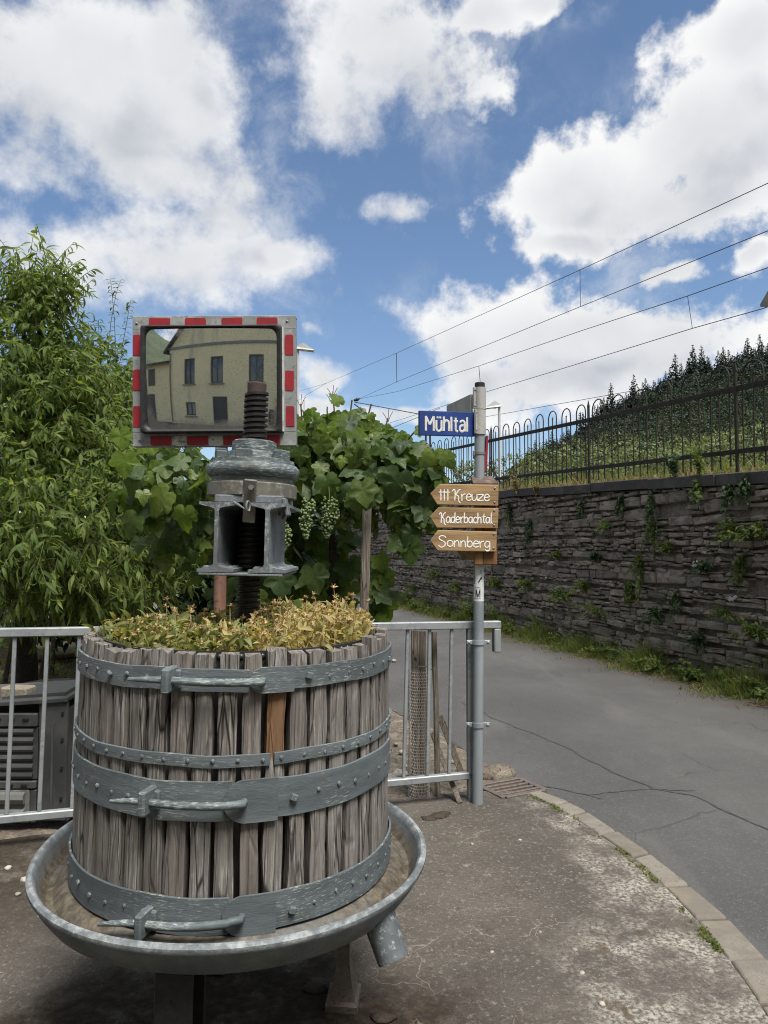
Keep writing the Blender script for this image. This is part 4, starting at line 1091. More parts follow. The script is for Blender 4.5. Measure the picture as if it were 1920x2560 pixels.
# ------------------------------------------------------------------ traffic mirror
MIR_Y = 3.50
def build_mirror():
    c = at(536, 952.5, MIR_Y); base = Vector((at(551, 1400, MIR_Y + .10).x, MIR_Y + .10, 0))
    T = thing('traffic_mirror', 'convex traffic mirror in worn red and grey frame on rusty post', 'mirror', base)
    yaw, tilt = R(0), R(1.5)
    Mx = Matrix.Rotation(R(-.4), 3, 'Y') @ Matrix.Rotation(yaw, 3, 'Z') @ Matrix.Rotation(tilt, 3, 'X')
    Wd, Hd = .80 / math.cos(yaw) * 1.0, .642
    def put(mb, name, mat, parent=T, smooth=False):
        V = (np.array(Mx) @ np.array(mb.v).T).T + np.array(c - base); mb.v = [tuple(v) for v in V]
        return mb.build(name, mat, parent, smooth=smooth)
    # local: x right, y away from the road, z up
    fr = MB(); iw, ih = .655, .505; oz = .006; ox = .0
    for (cx, cz, w, h) in ((0, (Hd + ih) / 4 , Wd, (Hd - ih) / 2), (0, -(Hd + ih) / 4, Wd, (Hd - ih) / 2), (-(Wd + iw) / 4, 0, (Wd - iw) / 2, ih), ((Wd + iw) / 4, 0, (Wd - iw) / 2, ih)):
        fr.box((cx, 0, cz), (w, .012, h), ch=.002)
    for (cx, cz, w, h) in ((0, Hd / 2 - .004, Wd, .006), (0, -Hd / 2 + .004, Wd, .006), (-Wd / 2 + .004, 0, .006, Hd - .02), (Wd / 2 - .004, 0, .006, Hd - .02)):
        fr.box((cx, .028, cz), (w, .05, h))
    frame = put(fr, 'frame', 'mirror_frame')
    # red panels
    def patch(cx, cz, w, h, y=-.0085):
        r = min(w, h) * .22; pts = []
        for (qx, qz, a0) in ((1, 1, 0), (-1, 1, 90), (-1, -1, 180), (1, -1, 270)):
            rr = r * random.choice((.35, 1., 1.2))
            for k in range(4):
                a = R(a0 + 30 * k); pts.append((cx + qx * (w / 2 - rr) + rr * math.cos(a) + random.uniform(-.001, .001), y, cz + qz * (h / 2 - rr) + rr * math.sin(a) + random.uniform(-.001, .001)))
        return MB().prism(pts[::-1], (0, .0025, 0))
    k = Wd / 412; tx = lambda px: (px - 536) * k; tz = lambda py: (952.5 - py) * (Hd / 329)
    s = 500 / 1382
    for x in (272, 523, 778, 1024): put(patch(tx(300 + x * s), tz(760 + 121 * s), 145 * s * k, 56 * s * k), 'red_panel', 'red_reflective', frame)
    for x in (282, 537, 790, 1035): put(patch(tx(300 + x * s), tz(760 + 948 * s), 147 * s * k, 66 * s * k), 'red_panel', 'red_reflective', frame)
    for x, y in ((112, 280), (114, 523), (117, 778)): put(patch(tx(300 + x * s), tz(760 + y * s), 56 * s * k, 146 * s * k), 'red_panel', 'red_reflective', frame)
    for x, y in ((1176, 285), (1178, 535), (1182, 782)): put(patch(tx(300 + x * s), tz(760 + y * s), 60 * s * k, 140 * s * k), 'red_panel', 'red_reflective', frame)
    for x, w in ((410, 100), (663, 100)): put(patch(tx(300 + x * s), tz(760 + 950 * s), w * s * k, 68 * s * k), 'white_panel', 'white_worn', frame)
    for x, y in ((112, 128), (1162, 120), (135, 942)): put(MB().dome((tx(300 + x * s), -.006, tz(760 + y * s)), (0, -1, 0), .007, .004, 10), 'screw', 'steel_bolt', frame)
    # rubber surround with rounded inner corners
    cx0, cz0 = tx(300 + 643 * s), tz(760 + 528 * s)
    ow, oh = 975 * s * k, 745 * s * k; gw, gh = 905 * s * k, 690 * s * k
    def rr_loop(w, h, r, y, n=8):
        pts = []
        for (qx, qz, a0) in ((1, 1, 0), (-1, 1, 90), (-1, -1, 180), (1, -1, 270)):
            for q in range(n):
                a = R(a0 + 90 * q / (n - 1)); pts.append((cx0 + qx * (w / 2 - r) + r * math.cos(a), y, cz0 + qz * (h / 2 - r) + r * math.sin(a)))
        return pts
    loops = [rr_loop(ow, oh, .012, .004), rr_loop(ow, oh, .012, -.044), rr_loop(ow - .012, oh - .012, .02, -.050), rr_loop(gw + .012, gh + .012, .035, -.047), rr_loop(gw, gh, .040, -.036), rr_loop(gw - .006, gh - .006, .040, .004)]
    m = MB(); n = len(loops[0]); V = [p for l in loops for p in l]; F = []
    for i in range(len(loops) - 1):
        for q in range(n): F.append((i * n + q, i * n + (q + 1) % n, (i + 1) * n + (q + 1) % n, (i + 1) * n + q))
    m.add(V, F); put(m, 'rubber_rim', 'rubber', smooth=True)
    put(MB().box((cx0 + ow / 2 + .004, -.012, cz0), (.006, .030, oh * .98)), 'white_edging', 'white_strip')
    # convex glass
    Rm = 2.2; nx, nz = 48, 36; V, F = [], []
    for j in range(nz + 1):
        for i in range(nx + 1):
            x, z = (i / nx - .5) * (gw + .004), (j / nz - .5) * (gh + .004)
            V.append((x, -(math.sqrt(Rm * Rm - x * x - z * z) - Rm) * 1. - .056, z))
    for j in range(nz):
        for i in range(nx): a = j * (nx + 1) + i; F.append((a, a + 1, a + nx + 2, a + nx + 1))
    g = link('mirror_glass', np_mesh('mirror_glass', V, np.array(F), smooth=True), 'mirror_glass', T)
    g.location = Vector(c - base) + Mx @ Vector((cx0, 0, cz0)); g.rotation_euler = (Mx @ Matrix.Rotation(R(3.6), 3, 'X')).to_euler()
    # black housing closes the back
    put(MB().box((cx0, .012, cz0), (ow - .01, .012, oh - .01)), 'back_plate', 'black_plastic')
    m = MB().tube([(0, 0, -.05), (0, 0, c.z + .22)], .031, 16); m.build('post', 'rust_post', T, smooth=True)
    for dz in (-.15, .15):
        m = MB(); m.lathe([(.033, -.02), (.037, -.02), (.037, .02), (.033, .02)], 16, (0, 0, c.z + dz)); m.box((0, -.047, c.z + dz), (.2, .02, .04), ch=.004)
        m.build('clamp', 'galvanised', T)
build_mirror()

# ------------------------------------------------------------------ wine press
PX, PY = -.471, 2.30
press = thing('wine_press', 'old basket wine press with grey hoops, wooden staves and iron screw, used as planter', 'wine press', (PX, PY, 0))
press.rotation_euler = (R(.8), R(1.0), 0)
bpy.context.view_layer.update()
PM = press.matrix_world.copy(); PMI = PM.inverted()
def pl(x, y, Y):            # local press coordinates of a photograph point at distance Y
    return PMI @ at(x, y, Y)
def scr(p):                 # photograph position of a local point
    q = PM @ Vector(p); d = q - Vector((0, 0, CAM_H)); dep = d.y * _c + d.z * _s; up = -d.y * _s + d.z * _c
    return 960 + F_PX * d.x / dep, 1280 - F_PX * up / dep
def th_px(x, z, r):
    """angle on the near side of the basket (0 = local -y, + to the right) that shows at photograph x"""
    best = min(np.linspace(-1.5, 1.9, 900), key=lambda t: abs(scr((r * math.sin(t), -r * math.cos(t), z))[0] - x)); return float(best)
def cyl(t, r, z): return Vector((r * math.sin(t), -r * math.cos(t), z))
NS, RB = 48, .445
def rb(z): return RB + (.010) * (1.241 - z) / .69
def stave_mesh(k, ztop, zbot):
    t0 = 2 * math.pi * k / NS
    w = 2 * math.pi * RB / NS * random.uniform(.76, .86); th = .036
    nz, nx = 16, 4; V, F = [], []
    sk = random.uniform(-.003, .003); seeds = [random.uniform(0, 50) for _ in range(4)]
    for j in range(nz + 1):
        z = zbot + (ztop - zbot) * j / nz
        wl = w * (1 + .05 * math.sin(seeds[0] + z * 13) + .03 * math.sin(seeds[1] + z * 31)); dx = sk * (z - .9) / .35 + .0012 * math.sin(seeds[2] + z * 22)
        ring = []
        for i in range(nx + 1):
            u = i / nx - .5; edge = (abs(u) * 2) ** 6
            d = rb(z) + th * .5 - .004 * edge + .0016 * math.sin(seeds[3] + u * 21 + z * 9) + .0010 * random.uniform(-1, 1)
            zz = z
            if j == nz: zz += random.uniform(-.006, .004) - .004 * edge; d -= .003
            ring.append((dx + u * wl + (random.uniform(-.0008, .0008)), d, zz))
        ring.append((dx + .47 * wl, rb(z) - th * .5, z)); ring.append((dx - .47 * wl, rb(z) - th * .5, z))
        V += ring
    n = nx + 3
    for j in range(nz):
        for i in range(n): i2 = (i + 1) % n; F.append((j * n + i, j * n + i2, (j + 1) * n + i2, (j + 1) * n + i))
    F.append(tuple(range(n))[::-1]); F.append(tuple(nz * n + i for i in range(n)))
    V = [(x, -d, z) for x, d, z in V]           # local stave faces -y
    return np_mesh('stave', V, F), t0
K_NEW = min(range(NS), key=lambda k: abs(scr(cyl(2 * math.pi * k / NS, RB + .02, 1.05))[0] - 714) + (500 if math.cos(2 * math.pi * k / NS) < 0 else 0))
for k in range(NS):
    me, t0 = stave_mesh(k, 1.241 + random.uniform(-.014, .010), .562)
    o = link('stave', me, 'wood_weathered', press); o.rotation_euler = (0, 0, t0)
    x_, y_ = scr(cyl(t0, RB + .02, 1.0))
    if k == K_NEW:
        o.data.materials.clear(); o.data.materials.append(MAT['wood_newer']); o['label'] = 'stave with a newer brown patch between two hoops'
# dimpled black membrane lining the basket
def liner():
    m = MB(); r = RB - .028
    m.lathe([(r, .58), (r, .9), (r, 1.18), (r + .002, 1.236), (r - .006, 1.236), (r - .006, 1.16)], 88, jit=.0012)
    for k in range(96):
        t = 2 * math.pi * k / 96
        for j, z in enumerate((1.222, 1.196, 1.17, 1.14)):
            tt = t + (.033 if j % 2 else 0); c = cyl(tt, r, z); nn = Vector((c.x, c.y, 0)).normalized()
            if k % 1 == 0: m.dome(c - nn * .006, -nn, .0085, .007, 6)
            if math.cos(tt) > -.2: m.dome(c, nn, .0085, .006, 6)
    m.build('liner', 'membrane', press, smooth=True)
liner()
MB().lathe([(0, 1.178), (.2, 1.182), (.36, 1.172), (RB - .034, 1.165)], 40, jit=.004).build('planting_soil', 'soil', press)

def band_part(a0, a1, z0, z1, th, r_off=0., n=None, jit=.0):
    m = MB(); n = n or max(8, int(abs(a1 - a0) / .05))
    V, F = [], []
    for i in range(n + 1):
        t = a0 + (a1 - a0) * i / n; w = .0022 * math.sin(t * 7 + z0 * 30) + .0012 * math.sin(t * 17 + z0 * 11)
        for (dr, z) in ((0, z0), (0, z1), (th, z1 - .001), (th + .0, z0 + .001)):
            V.append(cyl(t, rb(z0) + .0195 + r_off + dr + w * .6, z + w))
    for i in range(n):
        for q in range(4): q2 = (q + 1) % 4; F.append((i * 4 + q, i * 4 + q2, (i + 1) * 4 + q2, (i + 1) * 4 + q))
    F += [(3, 2, 1, 0), (n * 4, n * 4 + 1, n * 4 + 2, n * 4 + 3)]
    return m.add(V, F)
rivet_me = None
def rivet(parent, t, z, r, square=False, big=1.):
    global rivet_me
    if rivet_me is None:
        rivet_me = {}
        m = MB().dome((0, 0, 0), (0, -1, 0), .0062, .0045, 8); m.box((0, -.0042, 0), (.0022, .0012, .010)); rivet_me['r'] = np_mesh('rivet', np.array(m.v), m.f)
        m = MB().box((0, -.005, 0), (.014, .010, .014), rotm('Y', .35), ch=.002); rivet_me['s'] = np_mesh('bolt', np.array(m.v), m.f)
    o = link('bolt' if square else 'rivet', rivet_me['s' if square else 'r'], 'rivet_paint', parent)
    o.location = cyl(t, r, z); o.rotation_euler = (0, random.uniform(0, 3) if not square else random.uniform(-.2, .3), t); o.scale = (big, big, big)
def latch(band, hole_px, lug_px, end_px, z_r, zc, end_z, lug_z, r0):
    """hooked rod from a hole in the end plate through a lug on the other half"""
    th, tl, te = (th_px(x, zc, r0) for x in (hole_px, lug_px, end_px))
    rod = []
    rod.append(cyl(th, r0 - .002, zc)); rod.append(cyl(th - .012, r0 + .022, zc)); rod.append(cyl(th - .06, r0 + .028, zc + .001))
    for q in np.linspace(.15, 1., 7): rod.append(cyl(th + (tl - th) * q, r0 + .028 + .004 * math.sin(q * 3), zc + (lug_z - zc) * q))
    for q in (.3, .6, 1.): rod.append(cyl(tl + (te - tl) * q, r0 + .028 + .016 * q * q, lug_z + (end_z - lug_z) * q ** 1.5))
    n = len(rod); rad = [.0095, .0105, .0105] + list(np.linspace(.0105, .0098, 7)) + [.0085, .0075, .005]
    MB().tube(rod, rad, 10).build('latch_rod', 'head_paint', band, smooth=True)
    m = MB(); c = cyl(tl, r0 + .026, lug_z + .002); rot = rotm('Z', tl)
    m.box(c, (.020, .062, .062), rot, ch=.005)
    m.box(cyl(tl, r0 + .006, lug_z), (.044, .014, .048), rot, ch=.004)
    m.build('latch_lug', 'band_paint', band)
def end_plate(band, t_hole, t_right, z0, z1, r_off):
    """overlapping plate with rounded end, at the hole"""
    zc, hh = (z0 + z1) / 2, (z1 - z0) / 2 + .004; n = 18; V, F = [], []
    tl = t_hole - hh * .95 / (RB + .02)
    for i in range(n + 1):
        t = tl + (t_right - tl) * i / n
        d = (t - tl) * (RB + .02)
        h_ = hh * math.sqrt(max(.06, 1 - max(0, 1 - d / hh) ** 2)) if d < hh else hh
        for (dr, z) in ((0, zc - h_), (0, zc + h_), (.007, zc + h_), (.007, zc - h_)): V.append(cyl(t, rb(z0) + .0195 + r_off + dr, z))
    for i in range(n):
        for q in range(4): q2 = (q + 1) % 4; F.append((i * 4 + q, i * 4 + q2, (i + 1) * 4 + q2, (i + 1) * 4 + q))
    F += [(3, 2, 1, 0), (n * 4, n * 4 + 1, n * 4 + 2, n * 4 + 3)]
    MB().add(V, F).build('end_plate', 'band_paint', band)
def full_band(z0, z1, label, hole, lug, end, end_z, lug_dz, seedang):
    zc = (z0 + z1) / 2; th = th_px(hole, zc, RB + .03)
    b = band_part(th + .09, th + .09 + 2 * math.pi - .16, z0, z1, .006).build('hoop_band', 'band_paint', press)
    b['label'] = label
    end_plate(b, th, th + .17, z0, z1, .0065)
    r0 = rb(z0) + .0195 + .0065
    latch(b, hole, lug, end, 0, zc, zc + end_z, zc + lug_dz, r0)
    t = th + .26; k = 0
    while t < th + 1.75:
        rivet(b, t, zc + random.uniform(-.006, .006), r0 - .001, square=(k == 0 or (k in (6,) and z1 > 1.15)), big=1.25 if k == 0 else random.uniform(.9, 1.15)); t += random.uniform(.125, .155); k += 1
    t = th_px(lug, zc, r0) - .16
    while t > -2.0:
        rivet(b, t, zc + random.uniform(-.006, .006), r0 - .001, square=(z1 > 1.15 and abs(t - th_px(268, zc, r0)) < .07), big=random.uniform(.9, 1.2)); t -= random.uniform(.12, .15)
    return b
full_band(1.143, 1.200, 'top hoop band with hooked latch', 657, 435, 350, .003, .004, 0)
full_band(.826, .924, 'wide middle hoop band with hooked latch', 612, 383, 310, -.004, .002, 1)
full_band(.552, .642, 'bottom hoop band with hooked latch', 605, 375, 282, -.030, -.012, 2)
tg = th_px(680, .96, RB + .025)
thin = band_part(tg + .012, tg - .012 + 2 * math.pi, .957, .988, .005).build('hoop_band', 'band_paint', press); thin['label'] = 'narrow hoop strip split at the front'
t = tg + .05
while t < tg + 1.5: rivet(thin, t, .9725 + random.uniform(-.003, .003), rb(.97) + .0245, big=.95); t += 2 * math.pi / NS
t = tg - .05
while t > -1.9: rivet(thin, t, .9725 + random.uniform(-.003, .003), rb(.97) + .0245, big=.95); t -= 2 * math.pi / NS

# tray
def tray():
    prof = [(0, .548), (.44, .548), (.488, .546), (.505, .535), (.520, .516), (.537, .515), (.550, .530), (.562, .562), (.568, .577), (.575, .583), (.584, .583), (.590, .576), (.590, .566), (.583, .556), (.568, .530), (.540, .492), (.505, .470), (.44, .455), (0, .450)]
    m = MB(); m.lathe(prof, 120)
    m.v = [(x * (1 + .004 * math.sin(math.atan2(y, x) * 3 + 1)), y * (1 + .004 * math.sin(math.atan2(y, x) * 2)), z + .0035 * math.sin(math.atan2(y, x) * 3) * (math.hypot(x, y) > .4)) for x, y, z in m.v]
    t = m.build('tray', 'tray_dirty', press, smooth=True)
    # spout
    a = pl(950, 2300, 2.02); b = pl(984, 2402, 1.98)
    d = (b - a).normalized(); s0 = a - d * .03
    sp = MB(); sp.tube([s0, a, b - d * .004, b, b - d * .001, b - d * .05], [.050, .046, .0425, .041, .034, .033], 20, cap=True)
    sp.build('spout', 'tray_paint', t, smooth=True)
    return t
tray_o = tray()
# legs: H-section at the front, block feet behind
def hleg(ang, name='leg'):
    c = cyl(ang, .43, 0); rot = rotm('Z', ang); m = MB()
    m.box(c + Vector((0, 0, .23)), (.010, .085, .46), rot); 
    for s_ in (-1, 1):
        off = Vector(rot @ np.array((0, s_ * .045, 0))); m.box(c + off + Vector((0, 0, .23)), (.098, .010, .46), rot, ch=.003)
    m.box(c + Vector((0, 0, .008)), (.16, .16, .016), rot, ch=.003)
    m.build(name, 'iron_dark', press)
hleg(-.11)
for ang in (2.0, -2.75):
    c = cyl(ang, .37, 0); m = MB(); rot = rotm('Z', ang - .5)
    base_pts = [(-.06, -.05), (.06, -.05), (.06, .05), (-.06, .05)]
    V = []
    for (sx, z) in ((1.05, .0), (1.05, .022), (.85, .030), (.42, .13), (.36, .46)):
        for (x, y) in base_pts: V.append(Vector(rot @ np.array((x * sx, y * sx, 0))) + c + Vector((0, 0, z)))
    F = [(3, 2, 1, 0), (16, 17, 18, 19)] + [(i * 4 + q, i * 4 + (q + 1) % 4, (i + 1) * 4 + (q + 1) % 4, (i + 1) * 4 + q) for i in range(4) for q in range(4)]
    m.add(V, F).build('foot_block', 'concrete_block' if ang > 5 else 'grate_iron', press)

# screw spindle: line through two photograph points
sb, stp = pl(617, 1560, 2.30), pl(643, 958, 2.30)
def screw():
    ax = (stp - sb).normalized(); L = (stp - sb).length; low = sb - ax * .75
    m = MB(); pitch = .0172; n = 20; rr, ri = .0385, .029
    total = (stp - low).length - .030; turns = int(total / pitch); steps = 14
    a = ax.orthogonal().normalized(); b = ax.cross(a)
    prof = [(ri, 0.), (ri, .28), (rr, .40), (rr, .88), (ri, 1.0)]
    V, F = [], []
    for i in range(turns * n + 1):
        t = 2 * math.pi * i / n; z = pitch * i / n
        for (r_, u) in prof[:-1]: V.append(low + ax * (z + u * pitch) + (a * math.cos(t) + b * math.sin(t)) * (r_ + .0004 * math.sin(i * .37)))
    P = 4
    for i in range(turns * n):
        for q in range(3): F.append((i * P + q, i * P + q + 1, (i + 1) * P + q + 1, (i + 1) * P + q))
        if i + n + 1 <= turns * n: F.append((i * P + 3, (i + n) * P, (i + n + 1) * P, (i + 1) * P + 3))
    m.add(V, F); o = m.build('screw', 'iron_dark', press, smooth=True)
    m = MB().tube([low + ax * .02, stp - ax * .030, stp - ax * .004, stp], [ri - .001, ri + .001, .0305, .026], 20)
    m.build('screw_core', 'iron_rust_top', press, smooth=True)
    return ax
AX = screw()
def on_axis(y):
    """point of the screw axis showing at photograph height y"""
    return min((sb + (stp - sb) * q for q in np.linspace(-.1, 1.1, 600)), key=lambda p: abs(scr(p)[1] - y))
Q = Vector((0, 0, 1)).rotation_difference(AX); QM = np.array(Q.to_matrix())
def axial(prof_fn, name, mat, y0, n=56, smooth=True, jit=0.):
    c = on_axis(y0); m = MB(); m.lathe(prof_fn, n, jit=jit); m.v = [tuple(Vector(QM @ np.array(v)) + c) for v in m.v]
    return m.build(name, mat, press, smooth=smooth)
zpx = lambda y: on_axis(y).z
z0 = zpx(1176)
def rel(y): return (on_axis(y) - on_axis(1176)).dot(AX)
hub = axial([(.036, rel(1106)), (.062, rel(1104)), (.070, rel(1107)), (.071, rel(1130)), (.071, rel(1131))], 'hub', 'head_paint', 1176)
axial([(.071, rel(1131)), (.081, rel(1132)), (.083, rel(1135)), (.083, rel(1156)), (.10, rel(1156))], 'hub_base', 'head_paint', 1176)
fl = axial([(.06, rel(1154)), (.124, rel(1151)), (.129, rel(1152.5)), (.130, rel(1162)), (.1305, rel(1163.5)), (.138, rel(1165)), (.1445, rel(1171)), (.147, rel(1179)), (.1455, rel(1187)), (.140, rel(1194)), (.1335, rel(1196.5)), (.129, rel(1197)), (.129, rel(1205)), (.05, rel(1206))], 'flange_ring', 'head_paint', 1176, 72)
def lug_box(ang, r, y0, y1, w, d, name='lug'):
    c = on_axis((y0 + y1) / 2) + Vector(QM @ np.array((r * math.sin(ang), -r * math.cos(ang), 0)))
    h = abs(rel(y0) - rel(y1)); m = MB().box(c, (w, d, h), QM @ rotm('Z', ang), ch=.003)
    o = m.build(name, 'head_paint', fl)
for ang, y0, w in ((-.12, 1133, .046), (1.12, 1129, .048), (-1.2, 1134, .040), (-1.55, 1124, .034), (2.4, 1134, .04), (-2.6, 1134, .04)):
    lug_box(ang, .104, y0, 1153, w, .036)
def arc_shell(y0, y1, r, th, name, mat, a0, a1):
    n = 40; z0_, z1_ = rel(y1), rel(y0); V, F = [], []; c = on_axis(1176)
    for i in range(n + 1):
        t = a0 + (a1 - a0) * i / n
        for (rr, z) in ((r - th, z0_), (r - th, z1_), (r - .003, z1_), (r, z1_ - .003), (r, z0_ + .003), (r - .003, z0_)):
            V.append(Vector(QM @ np.array((rr * math.sin(t), -rr * math.cos(t), z))) + c)
    for i in range(n):
        for q in range(6): q2 = (q + 1) % 6; F.append((i * 6 + q, i * 6 + q2, (i + 1) * 6 + q2, (i + 1) * 6 + q))
    F += [tuple(range(6))[::-1], tuple(n * 6 + q for q in range(6))]
    return MB().add(V, F).build(name, mat, press)
arc_shell(1204, 1215, .130, .12, 'washer_plate', 'strap_paint', .0, 2 * math.pi - 1e-4)
arc_shell(1212, 1246, .1405, .12, 'friction_plate', 'strap_paint', .16, math.pi - .05)
arc_shell(1212, 1245, .1405, .12, 'friction_plate', 'strap_paint', -math.pi + .1, -.03)
# beams running away from the viewer, their sawn ends facing the road
def ibeam(cx_top, cx_bot, y_top, y_bot, name='beam'):
    Yn, Yf = 2.12, 2.46
    p_t, p_b = pl(cx_top, y_top, Yn), pl(cx_bot, y_bot, Yn); h = (p_t - p_b).length; cz = (p_t + p_b) / 2
    up = (p_t - p_b).normalized(); sd = Vector((1, 0, 0)) - up * up.x; sd.normalize(); bk = up.cross(sd)
    fw, wt, ft, rt = .108, .0125, .012, .006
    prof = []
    half = [(fw / 2, h / 2), (fw / 2, h / 2 - ft * .75), (wt / 2 + rt * 1.6, h / 2 - ft * 1.35), (wt / 2 + rt * .5, h / 2 - ft * 1.35 - rt * .5), (wt / 2, h / 2 - ft * 1.35 - rt * 1.6)]
    pr = half + [(x, -z) for x, z in half[::-1]] + [(-x, -z) for x, z in half] + [(-x, z) for x, z in half[::-1]]
    front = [cz + sd * (x + random.uniform(-.0008, .0008)) + up * (z + random.uniform(-.0008, .0008)) for x, z in pr]
    m = MB().prism(front[::-1], bk * (Yf - Yn)); o = m.build(name, 'beam_paint', press)
    for s_ in (-1, 1):
        for q in range(5):
            c = cz + sd * s_ * .036 + up * (-h / 2 + ft * .85) + bk * (.045 + q * .06)
            MB().dome(c, up, .0115, .008, 10).build('rivet', 'beam_paint', o)
    return cz, sd, up, bk, h, Yf - Yn
b1 = ibeam(543, 537, 1254, 1430); b2 = ibeam(670, 665, 1257, 1433)
lo1 = b1[0] - b1[2] * (b1[4] / 2 + .006); lo2 = b2[0] - b2[2] * (b2[4] / 2 + .006)
ctr = (lo1 + lo2) / 2 + b1[3] * .17
MB().box(ctr, ((lo2 - lo1).length + .098, .34, .008), np.array([(lo2 - lo1).normalized(), b1[3], b1[3].cross((lo2 - lo1).normalized()) * -1]).T, ch=.002).build('base_plate', 'beam_paint', press)
hi1 = b1[0] + b1[2] * (b1[4] / 2 + .0125); hi2 = b2[0] + b2[2] * (b2[4] / 2 + .0125)
MB().box((hi1 + hi2) / 2 + b1[3] * .17 + Vector((.008, 0, 0)), ((hi2 - hi1).length + .055, .25, .024), np.array([(hi2 - hi1).normalized(), b1[3], b1[3].cross((hi2 - hi1).normalized()) * -1]).T, ch=.003).build('saddle_plate', 'beam_paint', press)
# torn top flange lip, clip under right flange
MB().tube([pl(584, 1256, 2.11), pl(596, 1262, 2.105), pl(611, 1272, 2.10)], [.005, .004, .002], 7).build('bent_lip', 'beam_paint', press)
c_ = pl(712, 1275, 2.25); m = MB(); 
for q in range(4): m.dome(c_ + Vector((-.006 * q, .03 * q - .05, -.006 * (q % 2))), (.5, -.4, -.6), .013, .012, 8)
m.tube([c_ + Vector((.006, -.06, .03)), c_ + Vector((.012, -.05, -.01)), c_ + Vector((.004, -.055, -.03))], .008, 7); m.build('clip_bolt', 'beam_paint', press, smooth=True)
MB().box(pl(716, 1268, 2.16), (.012, .05, .055), rotm('Y', -.25), ch=.003).build('side_lug', 'beam_paint', press)
bk_c = (b1[0] + b2[0]) / 2 + b1[3] * .30
MB().box(bk_c, ((b2[0] - b1[0]).length - .014, .012, .20), np.array([(b2[0] - b1[0]).normalized(), b1[3], b1[2]]).T).build('rear_plate', 'pit_dark', press)
# strap with bolt and ring
sp0, sp1 = pl(627, 1199, 2.105), pl(622, 1306, 2.15)
MB().beam(sp0, sp1, .037, .011, up=(0, -1, 0), ch=.002).build('strap', 'strap_paint', press)
strap = press.children[-1]
m = MB(); cb = pl(627, 1218, 2.095); nb = Vector((0, -1, .0)); pts = [cb + Vector((.0085 * math.cos(a), 0, .0085 * math.sin(a))) for a in np.linspace(0, 2 * math.pi, 6, endpoint=False)]
m.prism(pts[::-1], (0, .014, 0)).build('bolt', 'steel_bolt', strap)
rg = [pl(620 + 4.5 * math.cos(a), 1266 - 13 * math.sin(a), 2.088 + .008 * math.cos(a)) for a in np.linspace(-1.2, 4.0, 16)]
MB().tube(rg, .0032, 7).build('hook_ring', 'steel_bolt', strap, smooth=True)

# crumpled dry leaf hanging over the bottom hoop
def crumple(name, label, cat, pos, size, mat, seed, group=None, flat=False):
    r = random.Random(seed); V, F = [], []
    nn, mm = 9, 5; base = at(*pos) if len(pos) == 3 else Vector(pos)
    for j in range(nn):
        v = j / (nn - 1); wdt = size * .34 * math.sin(math.pi * (.12 + .8 * v))
        for i in range(mm):
            u = i / (mm - 1) * 2 - 1
            x = u * wdt * (1 + .3 * r.uniform(-1, 1)) + size * .12 * math.sin(v * 5); z = -v * size + .04 * size * r.uniform(-1, 1); y = -abs(u) * wdt * .8 + size * .09 * r.uniform(-1, 1)
            if flat: V.append((x, z, abs(y) * .5 + .004))
            else: V.append((x, y, z))
    for j in range(nn - 1):
        for i in range(mm - 1): a = j * mm + i; F.append((a, a + 1, a + mm + 1, a + mm))
    o = link(name, np_mesh(name, V, F, var=[r.random()] * len(V)), mat, None, base)
    return tag(o, label, cat, group)
crumple('dry_leaf', 'crumpled brown dry leaf hanging over the bottom hoop of the press', 'leaf', (328, 2230, 1.885), .085, 'dead_leaf', 3)
crumple('dry_leaf', 'withered brown plant scrap in the right side of the tray', 'leaf', (975, 2170, 2.32), .065, 'dead_leaf', 5)
crumple('dry_leaf', 'small dry leaf scrap in the left side of the tray', 'leaf', (255, 2285, 1.99), .035, 'dry_grass', 9)

